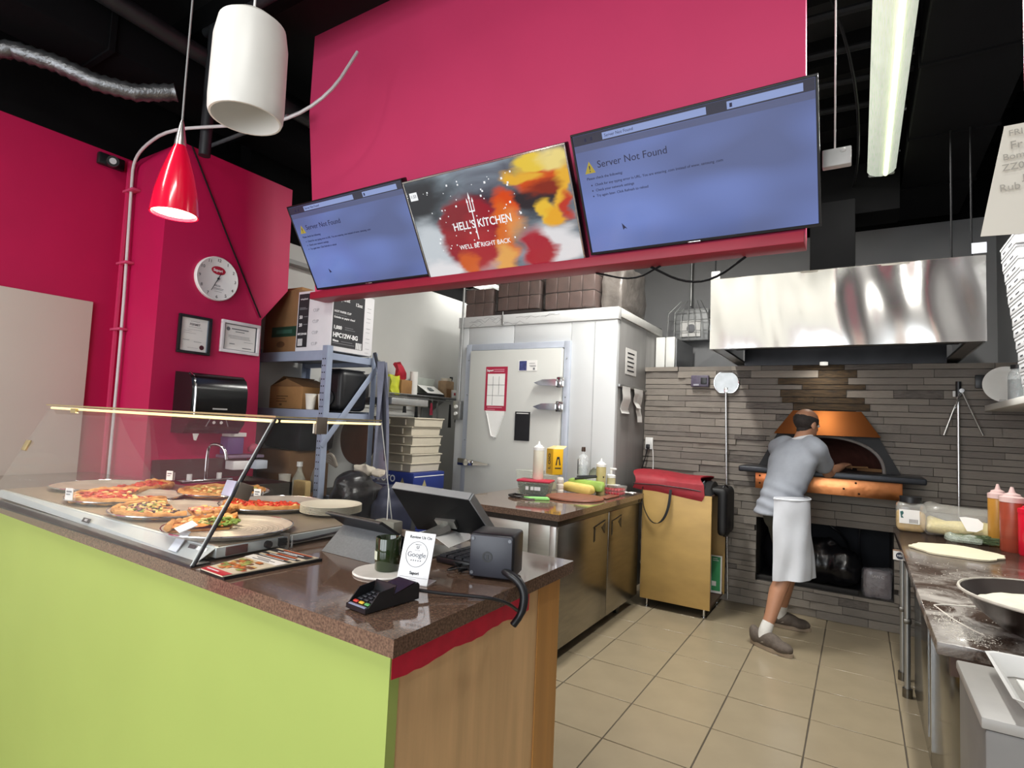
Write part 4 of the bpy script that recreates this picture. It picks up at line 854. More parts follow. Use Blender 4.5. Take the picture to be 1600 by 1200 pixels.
for k in range(7):
    c = (-1.85, 1.62, 1.092+.0045*k); B().lathe([(0, 0), (.085, 0), (.10, .008), (.122, .012), (.122, .0135), (.10, .0095), (.085, .0015), (0, .0015)], c, 32).obj('plate', M('cream paper plate', 'e2dcc8', .6, var=.03), t)

# ================================================================== ON THE COUNTER
Z = 1.05
t = thing('menu_stack', 'fanned printed menus on a black tray by the display case', 'menus', (-1.49, 1.03, Z))
B().prism([(-1.555, .915, Z), (-1.425, .905, Z), (-1.395, 1.20, Z), (-1.60, 1.20, Z)], (0, 0, .008)).obj('tray', black_plastic, t)
mp = [V(-1.535, .905, Z+.012), V(-1.425, .900, Z+.012), V(-1.405, 1.195, Z+.010), V(-1.60, 1.195, Z+.010)]
def mq(u0, v0, u1, v1, l=0.0):
    f = lambda u, v: mp[0].lerp(mp[1], u).lerp(mp[3].lerp(mp[2], u), v)+V(0, 0, l)
    return [f(u0, v0), f(u1, v0), f(u1, v1), f(u0, v1)]
def mpatch(nm, m, rs, l):
    b = B()
    for r in rs: b.prism(mq(*r, l), (0, 0, .0005))
    b.obj(nm, m, t)
B().prism(mq(0, 0, 1, 1, -.003), (0, 0, .003)).obj('menu', M('cream menu paper', 'd9cdb4', .4), t)
mpatch('red_cover', M('scarlet print', 'cf2436', .4, var=.1), [(0, 0, 1, .09)], .0006); mpatch('white_line', white_ink, [(.1, .04, .6, .055)], .0012)
rng = random.Random(8)
pal = [M('menu print '+c, c, .4, var=.2, scale=40) for c in ('b5532c', 'd8b56a', '7c4a2c', '8f9a4a', 'c8702f')]
for k, m in enumerate(pal): mpatch('food_picture', m, [(u, v, u+.16, v+.045) for u, v in [(rng.uniform(.02, .82), rng.uniform(.12, .45)) for _ in range(9)]], .0006+.0003*k)
mpatch('dark_band', ink, [(.0, .66, .98, .70), (.0, .75, .98, .80), (.0, .86, .98, .95)], .0006); mpatch('white_band', paper, [(0, .52, 1, .64)], .0008); mpatch('food_picture', pal[0], [(.2, .71, .8, .74), (.3, .81, .8, .845), (.2, .955, .9, .98)], .0008)
mpatch('print_lines', ink, [(.2, .54, .7, .552), (.3, .57, .8, .58), (.2, .60, .6, .61)], .0014); mpatch('print_lines', white_ink, [(.1, .675, .8, .683), (.2, .765, .9, .775), (.2, .88, .7, .89), (.3, .91, .8, .92)], .0012)
# tablet
t = thing('tablet', 'dark tablet propped on a grey folding cover', 'tablet', (-1.38, 1.36, Z))
B().prism([(-1.50, 1.285, Z+.001), (-1.245, 1.275, Z+.001), (-1.235, 1.37, Z+.078), (-1.505, 1.38, Z+.078)], (0, .004, -.002)).obj('cover_flap', M('grey woven cover', '6e7072', .75, var=.1, scale=120), t)
q = [V(-1.525, 1.315, Z+.118), V(-1.265, 1.305, Z+.116), V(-1.20, 1.46, Z+.003), V(-1.465, 1.47, Z+.003)]
B().prism(q, (0, .007, .006)).obj('tablet_body', black_plastic, t); B().tube([q[0], q[1]], .004, 6).obj('edge_strip', dark_plastic, t)
B().box(-1.52, 1.47, Z, -1.36, 1.60, Z+.006, .002).obj('keyboard_flap', M('light grey keys', 'b7b9ba', .5), t)
b = B(); rows = [[(-1.30+.16*i/6, 1.50+.14*j/4, Z+.04+.02*math.sin(i*.6)+.012*j/4) for i in range(7)] for j in range(5)]
tag(b.grid(rows, .002).obj('paper_sheets', paper), 'curled white papers behind the tablet', 'papers')
t = thing('card_spike', 'thin metal skewer on a grey block behind the tablet', 'spike', (-1.62, 1.62, Z)); B().box(-1.60, 1.62, Z, -1.50, 1.67, Z+.05, .004).obj('block', M('olive grey plastic', '85867c', .5), t); B().cyl((-1.56, 1.645, Z+.05), (-1.56, 1.645, Z+.17), .002, n=6).obj('spike', white_plastic, t)
# till monitor
t = thing('till_monitor', 'black till monitor seen from behind on a silver stand', 'monitor', (-1.2, 1.55, Z))
TL, TR, BR, BL = V(-1.36, 1.45, 1.255), V(-1.04, 1.455, 1.250), V(-1.05, 1.61, 1.118), V(-1.37, 1.605, 1.095)
nrm = (TR-TL).cross(BL-TL).normalized()
if nrm.y < 0: nrm = -nrm
B().prism([TL, TR, BR, BL], nrm*.022).obj('casing', M('matt black monitor back', '0f1012', .6, spec=.3), t)
B().prism([TL-(BL-TL)*.02, TR-(BR-TR)*.02, TR, TL], nrm*.026).prism([TR, TR+(TR-TL)*.018, BR+(TR-TL)*.018, BR], nrm*.026).obj('edge_frame', M('silver grey frame', 'a9abac', .35, .5), t)
mc = (TL+TR+BL+BR)/4
def onm(u, v, l): return TL.lerp(TR, u).lerp(BL.lerp(BR, u), v)-nrm*l
B().prism([onm(.44, .24, .0), onm(.53, .24, 0), onm(.53, .40, 0), onm(.44, .40, 0)], -nrm*.002).obj('emblem', dark_plastic, t)
B().prism([onm(.40, .60, 0), onm(.66, .60, 0), onm(.64, .80, 0), onm(.40, .80, 0)], -nrm*.014).tube([onm(.52, .78, .012), V(-1.235, 1.47, 1.10), V(-1.25, 1.47, 1.055)], .020, 6).obj('stand', M('silver stand', 'b1b0aa', .3, .8), t)
B().box(-1.33, 1.43, Z, -1.17, 1.60, Z+.008, .003).obj('stand_base', M('silver stand', 'b1b0aa'), t)
t = thing('keyboard', 'black keyboard and papers beneath the till monitor', 'keyboard', (-1.08, 1.55, Z)); B().box(-1.13, 1.42, Z+.002, -.97, 1.68, Z+.02, .004).obj('body', black_plastic, t)
b = B()
for i in range(5):
    for j in range(9): b.box(-1.122+.03*i, 1.43+.027*j, Z+.02, -1.098+.03*i, 1.452+.027*j, Z+.026)
b.obj('keys', dark_plastic, t, kind='stuff')
# candle jar, coaster
t = thing('coaster', 'round white marbled coaster under the green jar', 'coaster', (-1.17, 1.225, Z)); B().lathe([(0, 0), (.080, 0), (.083, .003), (.080, .007), (0, .007)], (-1.17, 1.225, Z), 36).obj('disc', M('white marble', 'ece9e2', .3, scale=6, hex2='cfcac2', lo=.55, hi=.75), t)
t = thing('glass_jar', 'dark green glass jar with a small white label', 'jar', (-1.165, 1.24, Z+.0075)); c = (-1.165, 1.24, Z+.0078)
B().lathe([(0, 0), (.033, 0), (.0355, .004), (.0365, .09), (.035, .093), (.0335, .09), (.0325, .008), (0, .006)], c, 28).obj('glass', M('dark green glass', '223018', .06, var=.2, coat=.6), t)
B().lathe([(0, .03), (.032, .03), (.032, .034), (0, .034)], c, 20).obj('wax', M('dark green wax', '39452a', .4), t)
B().grid([[(c[0]+.0374*math.cos(a), c[1]+.0374*math.sin(a), c[2]+z) for a in [-2.35+.09*k for k in range(8)]] for z in (.032, .056)]).obj('label', M('pale label', 'c9cdb9', .5), t)
# review sign
rz = math.radians(13.5)
t = thing('review_sign', 'white stand-up sign asking for reviews with a circle emblem', 'sign', (-1.028, 1.192, Z), rz)
lean = math.radians(17); yv = V(0, math.sin(lean), math.cos(lean))
B().prism([(-.0465, 0, .003), (.0465, 0, .003), tuple(V(.0465, 0, .003)+yv*.135), tuple(V(-.0465, 0, .003)+yv*.135)], (0, .003, -.001)).obj('panel', M('white acrylic', 'edeef0', .2), t, local=True)
B().box(-.0465, 0, 0, .0465, .06, .003, .001).obj('foot', M('white acrylic', 'edeef0'), t, local=True)
R3 = Rz(rz); g = Face(t.location+R3 @ V(0, -.0002, .003), R3 @ V(1, 0, 0), R3 @ yv, t)
g.text('Review Us On', .004, .1215, .0115, ink, .0006, bold=.004); g.text('Google', .0, .075, .019, M('google letters', '6e7076', .6), .0006)
ce = [(.0325*math.cos(2*math.pi*k/40), .0765+.0335*math.sin(2*math.pi*k/40)) for k in range(40)]
B().tube([g.pt(a, b2, .0006) for a, b2 in ce], .0006, 4, closed=True).obj('circle', ink, t)
g.text('leave us a', 0, .1025, .0045, grey_ink, .0006); g.text('U', 0, .0945, .011, ink, .0006, bold=.02); g.rects('print_lines', grey_ink, [(-.008, .0865, .008, .0875), (-.040, .016, .044, .0166), (-.01, .011, .01, .0116)], .0004)
g.text('* * * * *', 0, .058, .010, grey_ink, .0006); g.text('Sapori', .002, .027, .011, ink, .0006, bold=.02)
# card terminal
t = thing('card_terminal', 'black card payment terminal with coloured keys at the counter edge', 'card terminal', (-.972, 1.03, Z), math.radians(-6))
B().prism([(-.041, -.098, .004), (-.041, -.098, .016), (-.041, -.02, .03), (-.041, .09, .052), (-.041, .097, .045), (-.041, .097, .004)], (.082, 0, 0)).obj('body', black_plastic, t, local=True)
B().prism([(-.0405, -.0, .0345), (.0405, 0, .0345), (.037, .084, .0515), (-.037, .084, .0515)], (0, -.0006, .0025)).obj('screen', M('dark red-black screen', '22090c', .2), t, local=True)
for s in (-1, 1): B().prism([(s*.043, -.09, .016), (s*.043, -.005, .032), (s*.043, .0, .058), (s*.043, -.055, .052)], (-s*.003, 0, 0)).obj('privacy_shield', black_plastic, t, local=True)
B().prism([(-.043, -.004, .034), (.043, -.004, .034), (.043, .004, .06), (-.043, .004, .06)], (0, .003, .001)).obj('privacy_shield', black_plastic, t, local=True)
for k, (nm, hx) in enumerate((('red', 'd0392f'), ('yellow', 'e0b63a'), ('green', '58a05a'))):
    B().obox((-.024+.024*k, -.078, .0215), (.018, .010, .005), Rx(.18), .002, 1).obj('key', M(nm+' key', hx, .4), t, local=True, label=nm+' key')
b = B()
for i in range(3):
    for j in range(4): b.obox((-.024+.024*i, -.062+.014*j, .0245+.0025*j), (.018, .009, .005), Rx(.18), .002, 1)
b.obj('keypad', dark_plastic, t, local=True); B().obox((0, -.092, .0165), (.07, .008, .004), Rx(.18), .001).obj('card_slot', M('bluish grey plastic', '8a93ad', .4), t, local=True)
t.scale = (.86, .84, .84)
tag(B().tube([(-.945, 1.115, Z+.02), (-.90, 1.15, Z+.012), (-.82, 1.20, Z+.008), (-.78, 1.225, Z+.004), (-.77, 1.28, 1.03), (-.775, 1.33, 1.0)], .0045, 8, smooth=2).obj('terminal_cable', black_plastic), 'thin black cable from the card terminal over the counter edge', 'cable')
# black printer cube
t = thing('receipt_printer', 'black cube receipt printer with a round emblem', 'printer', (-.905, 1.42, Z), math.radians(17.5))
B().box(-.066, -.060, .004, .066, .060, .130, .010, 3).obj('casing', M('satin black casing', '1b1c21', .35, var=.1), t, local=True); B().box(-.062, -.064, .010, .062, -.058, .125, .004).obj('front_plate', M('slate front plate', '34363f', .4, var=.06), t, local=True)
B().lathe([(.010, 0), (.015, 0), (.015, .0015), (.010, .0015)], (-.01, -.064, .066), 24, (0, -1, 0)).box(-.014, -.0655, .060, -.006, -.064, .072).obj('emblem', black_plastic, t, local=True)
multi('screw', M('grey screw', '6d6f74', .3, .7), t, [B().cyl((x, -.066, z), (x, -.063, z), .005, n=10) for x in (-.054, .054) for z in (.02, .115)], local=True)
tag(B().tube([(-.865, 1.385, Z+.03), (-.83, 1.37, Z+.028), (-.795, 1.375, 1.06), (-.775, 1.37, 1.03), (-.775, 1.355, .985), (-.79, 1.335, .955)], [.011, .012, .012, .010, .007], 10, smooth=2).obj('power_cable', black_plastic), 'thick black cable curling from the printer over the counter end', 'cable')
t = thing('wire_tangle', 'tangled dark wires between the sign and the printer', 'wires', (-1.0, 1.38, Z))
b = B(); rng = random.Random(6)
for k in range(4):
    b.tube([(-1.06+.03*k, 1.42, Z+.012), (-1.02+rng.uniform(-.03, .03), 1.36+rng.uniform(-.03, .03), Z+.006), (-.98, 1.38+rng.uniform(-.03, .03), Z+.02), (-.95, 1.36+.02*k, Z+.01)], .0028, 6, smooth=3)
b.obj('wires', black_plastic, t)
# ================================================================== PREP FRIDGE
FX, FY0, FY1 = -1.59, 3.17, 4.725
t = thing('prep_fridge', 'two-door stainless undercounter fridge with a granite worktop', 'fridge', (-2.0, 3.9, 0))
B().box(-2.42, FY0+.02, .11, -1.80, 4.53, .875, .004).box(-1.80, FY0+.02, .11, FX-.05, FY1, .875, .004).obj('cabinet', M('brushed side steel', 'b4b4ae', .32, 1., var=.08, scale=5, stretch=(1, 1, 6)), t)
B().prism([(-2.46, FY0-.03, .905), (FX+.03, FY0-.03, .905), (FX+.03, FY1+.005, .905), (-1.785, FY1+.005, .905), (-1.785, 4.545, .905), (-2.46, 4.545, .905)], (0, 0, .04)).obj('worktop', granite, t); B().prism([(-2.45, FY0-.01, .868), (FX+.012, FY0-.01, .868), (FX+.012, FY1, .868), (-1.78, FY1, .868), (-1.78, 4.54, .868), (-2.45, 4.54, .868)], (0, 0, .037)).obj('worktop_edge', M('dark stone edge', '2e2724', .2, var=.2, scale=40), t)
B().box(FX-.05, FY0+.02, .105, FX-.03, FY1-.01, .868).obj('gasket', black_plastic, t)
dks = M('fridge door steel', '918c83', .27, 1., var=.1, scale=6, stretch=(1, 1, 8))
ym = 4.03
for (a, b_) in ((FY0+.025, ym-.006), (ym+.006, FY1-.012)):
    d = B().box(FX-.032, a, .10, FX, b_, .862, .006).obj('door', dks, t)
    h0 = b_-.30 if a < 3.5 else a+.06
    h0 = ym-.27 if a < 3.5 else ym+.06
    B().prism([(FX+.001, h0, .79), (FX+.001, h0+.2, .815), (FX+.001, h0+.2, .715), (FX+.001, h0+.13, .775), (FX+.001, h0+.02, .765), (FX+.001, h0+.02, .69), (FX+.001, h0, .68)], (.0015, 0, 0)).obj('handle_recess', black_plastic, d)
    B().prism([(FX+.0025, h0+.02, .765), (FX+.0025, h0+.13, .775), (FX+.0025, h0+.2, .81), (FX+.0025, h0, .785)], (.004, 0, 0)).obj('handle_lip', dks, d)
B().box(FX-.05, FY0+.0, .10, FX-.002, FY0+.024, .866, .008).obj('corner_post', M('pale edge steel', 'd2d3d2', .35, .8), t)
B().box(-2.40, FY0+.05, .06, FX-.06, 4.5, .11).obj('plinth', black_plastic, t)
for (x, y) in ((FX-.08, 3.3), (FX-.08, 4.45), (-2.35, 3.3), (-2.35, 4.45)):
    B().cyl((x-.015, y, .042), (x+.015, y, .042), .042, n=16).box(x-.02, y-.02, .08, x+.02, y+.02, .11).obj('caster', black_plastic, t)
ZW = .945
t = thing('food_tub', 'grey food tub with a crimson lid on the worktop', 'tub', (-2.17, 3.93, ZW), .25)
tubp = glass('smoky tub plastic', '8f9a92', .55, .25)
def frustum(w0, d0, w1, d1, z0, z1): return [[(s*w/2, u*d/2, z) for s, u in ((-1, -1), (1, -1), (1, 1), (-1, 1))] for w, d, z in ((w0, d0, z0), (w1, d1, z1))]
B().grid(frustum(.22, .13, .255, .16, .002, .095), closed=True).box(-.11, -.065, 0, .11, .065, .004).obj('tub', tubp, t, local=True); B().box(-.135, -.088, .095, .135, .088, .112, .008).obj('lid', M('crimson plastic lid', 'b2203f', .4), t, local=True)
B().box(-.1, -.06, .006, .1, .06, .07, .015).obj('contents', M('olive food', '7d8468', .6, var=.2, scale=30), t, local=True)
b = B()
for x in (-.06, -.02, .01, .035): b.box(x, -.079, .035, x+.024, -.077, .062)
b.obj('lettering', white_ink, t, local=True)
def squeeze(label, x, y, z, r, h, body, lvl=None, cap=white_plastic, fill=None, group=None):
    t = thing('squeeze_bottle', label, 'bottle', (x, y, z)); c = (x, y, z)
    B().lathe([(0, 0), (r*.92, 0), (r, .008), (r, h*.74), (r*.97, h*.78), (r*.9, h*.79)], c, 22).obj('body', body, t)
    B().lathe([(r*1.03, h*.765), (r*1.03, h*.84), (r*.72, h*.86), (r*.68, h*.885), (r*.3, h*.91), (r*.22, h*.95), (r*.12, h), (0, h)], c, 22).obj('cap', cap, t)
    if fill: B().lathe([(0, .004), (r*.96, .004), (r*.96, h*lvl), (0, h*lvl)], c, 22).obj('sauce', fill, t)
    return t
milk = M('milky squeeze plastic', 'ddd9c6', .35, var=.05)
squeeze('tall cream squeeze bottle standing on the crimson tub lid', -2.17, 3.96, ZW+.112, .042, .30, milk)
squeeze('amber-yellow squeeze bottle at the far end of the worktop', -1.80, 4.36, ZW, .040, .29, M('yellowish squeeze plastic', 'c0b47e', .35))
t = thing('pump_bottle', 'pale pump bottle beside the amber squeeze bottle', 'bottle', (-1.735, 4.42, ZW)); c = (-1.735, 4.42, ZW)
B().lathe([(0, 0), (.034, 0), (.036, .01), (.036, .13), (.02, .15), (.018, .16), (0, .16)], c, 20).obj('body', M('olive liquid plastic', 'b5ae86', .3), t); B().cyl((c[0], c[1], c[2]+.16), (c[0], c[1], c[2]+.20), .012).box(c[0]-.01, c[1]-.01, c[2]+.2, c[0]+.045, c[1]+.01, c[2]+.215, .004).lathe([(.036, .135), (.037, .155), (.02, .165)], c, 18).obj('pump', white_plastic, t)
t = thing('oil_tin', 'yellow oil carton standing on clear tubs by the cooler door', 'carton', (-2.20, 4.30, ZW), -.55)
yel = M('yellow carton', 'e3b022', .4, var=.05); B().box(-.055, -.05, .13, .055, .05, .345, .004).obj('carton', yel, t, local=True); B().prism([(-.055, -.05, .345), (.055, -.05, .345), (.03, 0, .37), (-.03, 0, .37)], (0, .1, 0)).obj('top_fold', M('pale yellow fold', 'd8c489', .5), t, local=True)
R3 = Rz(-.55); g = Face(t.location+R3 @ V(0, -.0505, .24), R3 @ V(1, 0, 0), (0, 0, 1), t); g.text('L OIO', .0, 0, .05, ink, .0006, rot=math.pi/2, bold=.02)
g = Face(t.location+R3 @ V(.0555, 0, .24), R3 @ V(0, 1, 0), (0, 0, 1), t); g.poly('emblem', ink, [(-.025, -.03), (-.012, .04), (.012, .04), (.025, -.03), (.012, -.03), (.006, .02), (-.006, .02), (-.012, -.03)]); g.rects('print_lines', ink, [(-.03, -.06, .03, -.05)])
clear2 = glass('clear tub plastic', 'dfe4d4', .22, .15)
for (x, y, lb, hgt) in ((-2.26, 4.26, 'clear plastic tub under the yellow oil carton', .13), (-2.42, 4.28, 'clear plastic tub behind the crimson-lidded tub', .15)):
    t = thing('clear_tub', lb, 'tub', (x, y, ZW)); B().grid(frustum(.17, .12, .20, .15, .002, hgt-.012), closed=True).box(-.085, -.06, 0, .085, .06, .004).obj('tub', clear2, t, local=True); B().box(-.103, -.078, hgt-.012, .103, .078, hgt-.002, .004).obj('lid', clear2, t, local=True)
    B().box(-.08, -.055, .004, .08, .055, .06, .01).obj('contents', M('pale food', 'd9d3b4', .7, var=.1, scale=30), t, local=True)
t = thing('spice_jar', 'small white-capped jar in front of the clear tubs', 'jar', (-2.03, 4.08, ZW)); c = (-2.03, 4.08, ZW)
for k in range(3): B().lathe([(0, 0), (.026, 0), (.028, .01), (.028, .032), (.022, .036), (.024, .038), (.024, .043), (0, .043)], (c[0], c[1], c[2]+.044*k), 18).obj('jar', M('white jar', 'e2dfd4', .35), t)
t = thing('cheese_block', 'yellow cheese block in a green-topped bag on the worktop', 'bag', (-1.93, 4.22, ZW), -.2)
b = B().box(-.14, -.05, .004, .14, .05, .085, .03); b.jitter(.012, 14, 2); b.obj('block', M('pale yellow cheese', 'd8bf6c', .5, var=.1, scale=12), t, local=True); b = B().box(-.16, .05, .02, .18, .12, .115, .03); b.jitter(.015, 12, 5); b.obj('green_bag', M('lime green film', '9fc062', .3, var=.15), t, local=True)
tag(B().prism([(-1.99, 4.30, ZW+.125), (-1.84, 4.34, ZW+.14), (-1.76, 4.33, ZW+.135), (-1.80, 4.36, ZW+.13), (-1.95, 4.36, ZW+.118)], (0, 0, .012)).tube([(-2.0, 4.29, ZW+.11), (-1.82, 4.33, ZW+.14)], .009, 8).obj('ladle', black_plastic), 'black spoon lying over the green bag', 'spoon')
t = thing('glass_bottle', 'clear square-shouldered glass bottle with a dark stopper by the cooler', 'bottle', (-2.00, 4.44, ZW)); c = (-2.0, 4.44, ZW+.12)
gl = glass('bottle glass', 'e9eef0', .3, .05)
B().box(-2.05, 4.41, ZW, -1.90, 4.55, ZW+.118, .01).obj('crate_base', clear2, t)
B().lathe([(0, 0), (.044, 0), (.046, .01), (.046, .15), (.038, .175), (.016, .19), (.015, .215)], c, 24).obj('bottle', gl, t); B().lathe([(0, .004), (.042, .004), (.042, .10), (0, .10)], c, 20).obj('liquid', M('clear grey liquid', 'bcc3c6', .1, var=.03), t)
B().grid([[(c[0]+.047*math.cos(a), c[1]+.047*math.sin(a), c[2]+z) for a in [-2.75+.1*k for k in range(7)]] for z in (.02, .145)]).obj('label', ink, t); B().lathe([(.017, .212), (.018, .222), (.016, .25), (0, .25)], c, 16).obj('stopper', M('dark brown stopper', '3c2a20', .4), t)
t = thing('arched_cover', 'small arched translucent cover on the worktop by the cooler corner', 'cover', (-1.92, 4.53, ZW)); B().prism([(-1.92+.055*math.cos(math.pi*k/16), 4.52, ZW+.12+.075*math.sin(math.pi*k/16)) for k in range(17)], (0, .03, 0)).obj('panel', M('greenish translucent plastic', '8d8f7c', .25), t); B().tube([(-1.92+.056*math.cos(math.pi*k/16), 4.515, ZW+.12+.076*math.sin(math.pi*k/16)) for k in range(17)], .004, 5).obj('rim', chrome, t); B().box(-1.99, 4.50, ZW, -1.85, 4.57, ZW+.12, .004).obj('stand', white_plastic, t)
t = thing('tomato_punnet', 'clear punnet of red cherry tomatoes at the worktop front edge', 'punnet', (-1.70, 4.40, ZW), -.1)
B().grid(frustum(.15, .10, .175, .125, .002, .075), closed=True).obj('punnet', clear, t, local=True); b = B(); rng = random.Random(9)
for i in range(6):
    for j in range(4):
        for k in range(2): b.ball((-.066+.026*i+rng.uniform(-.003, .003), -.042+.028*j, .018+.026*k), .0145, 8)
b.obj('tomatoes', M('cherry tomato red', 'b5172c', .2, var=.15), t, local=True, kind='stuff'); B().box(-.085, -.06, .074, .085, .06, .080, .004).obj('lid', clear, t, local=True); B().box(-.05, -.03, .0805, .04, .035, .083).obj('label', white_paint, t, local=True)
t = thing('pizza_board', 'round brown wooden pizza board with a handle on the worktop', 'board', (-1.83, 3.93, ZW)); bw = M('reddish brown wood', '7d4a38', .45, var=.25, scale=5, stretch=(8, 1, 1))
B().lathe([(0, 0), (.215, 0), (.22, .006), (.215, .014), (0, .014)], (-1.83, 3.93, ZW+.001), 44).box(-1.70, 4.06, ZW+.002, -1.62, 4.32, ZW+.014, .005).obj('board', bw, t)
t = thing('kitchen_shears', 'green and white handled utensils lying on the worktop', 'utensil', (-2.10, 3.66, ZW))
B().tube([(-2.22, 3.62, ZW+.012), (-2.14, 3.56, ZW+.012), (-2.09, 3.60, ZW+.012), (-2.13, 3.68, ZW+.012), (-2.22, 3.70, ZW+.012)], .009, 8, closed=True, smooth=1).obj('ring_handle', M('black rubber', '25221f', .5), t); B().prism([(-2.10, 3.62, ZW+.003), (-2.02, 3.58, ZW+.003), (-1.90, 3.66, ZW+.003), (-1.96, 3.74, ZW+.003)], (0, 0, .012)).obj('green_handle', M('bright green plastic', '8fd07a', .4), t); B().prism([(-2.16, 3.60, ZW+.003), (-2.03, 3.56, ZW+.003), (-1.99, 3.60, ZW+.003), (-2.12, 3.66, ZW+.003)], (0, 0, .008)).obj('blade', chrome, t)
tag(B().box(-2.14, 3.72, ZW, -1.96, 3.84, ZW+.006, .002).obj('black_mat', black_plastic), 'small black mat under the crimson-lidded tub', 'mat')
b = B(); rng = random.Random(10); rows = [[(-1.72+.16*i/7, 4.46+.1*j/5, ZW+.015+.02*abs(noise.noise(V(i*.9, j*1.1, 3)))) for i in range(8)] for j in range(6)]
tag(b.grid(rows, .002).obj('crumpled_paper', paper), 'crumpled white paper at the far right end of the worktop', 'paper')
# ================================================================== PLYWOOD CABINET
t = thing('plywood_cabinet', 'open birch plywood cabinet on steel feet beside the fridge', 'cabinet', (-1.3, 5.05, 0))
bir = M('birch plywood', 'b9985c', .5, var=.12, scale=2.2, stretch=(1.5, 1.5, 3), bump=.03)
B().box(-1.575, 4.745, .075, -1.005, 4.765, .972, .002).obj('side_panel', bir, t, label='birch side panel facing the shop'); B().box(-1.575, 5.315, .075, -1.005, 5.333, .972, .002).obj('side_panel', bir, t)
multi('shelf', M('brown shelf', '5a4438', .5), t, [B().box(-1.575, 4.765, .955, -1.015, 5.315, .972), B().box(-1.575, 4.765, .075, -1.015, 5.315, .093)]); B().box(-1.575, 4.765, .093, -1.56, 5.315, .955).obj('back_panel', bir, t)
for (x, y) in ((-1.06, 4.80), (-1.06, 5.28), (-1.53, 4.80), (-1.53, 5.28)): B().cyl((x, y, .004), (x, y, .075), .010).cyl((x, y, 0), (x, y, .006), .024).obj('foot', chrome, t)
t = thing('delivery_bag', 'red and black insulated delivery bag lying on the plywood cabinet', 'bag', (-1.35, 4.9, .972))
b = B(); rows = []
for i in range(13):
    u = i/12; x = -1.665+.575*u; row = []
    sg = 1+.06*math.sin(u*7)
    for k in range(15):
        a = -.35+math.pi*1.05*k/14; row.append((x+.03*math.sin(k*.8), 4.98-.235*math.cos(a)*1.0, 1.0+.02*(1-u)+.105*sg*max(0, math.sin(a))**.7-(.05*u if k < 3 else 0)-(.035 if k == 0 else 0)))
    rows.append(row)
b.grid(rows, .01).obj('cover', M('red bag fabric', '8f1c28', .6, var=.12, scale=14, bump=.2), t)
B().prism([(-1.60, 4.80, .975), (-1.10, 4.80, .975), (-1.10, 5.2, .975), (-1.60, 5.2, .975)], (0, 0, .09)).obj('inner_bag', M('black nylon', '141416', .55, var=.2), t)
B().prism([(-1.092, 4.76, .975), (-1.092, 4.78, 1.065), (-1.092, 4.86, 1.085), (-1.092, 4.88, .99)], (.006, 0, 0)).obj('window', M('grey clear pocket', '6b6f74', .25, var=.2), t)
b = B(); rows = []
for i in range(9):
    u = i/8; y = 4.76+.44*u; rows.append([(-1.09, y, .975+.10*math.sin(min(1, u*1.4)*2.2)), (-1.04, y+.02, .974+.10*math.sin(u*2.9)), (-1.02, y+.02, .974)])
b.grid(rows, .006).obj('end_flap', M('black nylon', '141416'), t)
B().tube([(-1.655, 4.74, 1.02), (-1.45, 4.728, 1.028), (-1.20, 4.735, 1.018), (-1.085, 4.745, 1.005)], .005, 6).obj('zip', M('dark piping', '2a1214', .5), t)
b = B(); pts = [V(-1.565, 4.735, 1.0), V(-1.568, 4.732, .93), V(-1.55, 4.728, .82), V(-1.49, 4.725, .725), V(-1.43, 4.723, .705), V(-1.375, 4.723, .77), V(-1.345, 4.725, .87), V(-1.335, 4.73, 1.0)]
for _ in range(2):
    q = [pts[0]]
    for a, c in zip(pts, pts[1:]): q += [a*.75+c*.25, a*.25+c*.75]
    q.append(pts[-1]); pts = q
b.grid([[p+V(0, -.003, 0), p+V(.0, -.026, .0), p+V(.022*min(1, max(0, (p.x+1.5)/.1)), -.026, 0)] for p in pts], .003).obj('carry_strap', black_plastic, t)
t = thing('garment_bag', 'black soft bag slung over the cabinet corner by the stone wall', 'bag', (-1.0, 5.08, .9))
b = B().box(-1.09, 4.90, .978, -.93, 5.27, 1.03, .02).box(-.997, 4.90, .64, -.92, 5.27, 1.02, .03).ball((-.958, 5.08, .74), (.045, .165, .13), 14)
b.blob('bag', M('black nylon', '141416'), t, .014, 4)
tag(B().tube([(-.98, 5.0, 1.01), (-.96, 5.05, 1.06), (-.94, 5.1, 1.01)], .007, 6, smooth=2).obj('bag_loop', black_plastic), 'small black loop on top of the garment bag', 'loop')
t = thing('green_sign', 'green and white card standing inside the plywood cabinet', 'card', (-1.04, 5.22, .095)); B().box(-1.10, 5.215, .10, -1.008, 5.222, .42).obj('card', paper, t)
g = Face((-1.054, 5.2148, .26), (1, 0, 0), (0, 0, 1), t); g.rects('green_print', M('green print', '3f9a62', .5, var=.05), [(-.04, -.14, .034, .15)]); g.rects('white_panel', paper, [(-.035, -.10, .0, -.06)], .0016); g.rects('print_lines', white_ink, [(-.03, .115, .02, .12), (-.03, .13, .01, .135)], .0016)
tag(B().box(-1.5, 4.85, .093, -1.1, 5.15, .40, .004).obj('carton', kraft2), 'dark cardboard carton inside the plywood cabinet', 'carton')

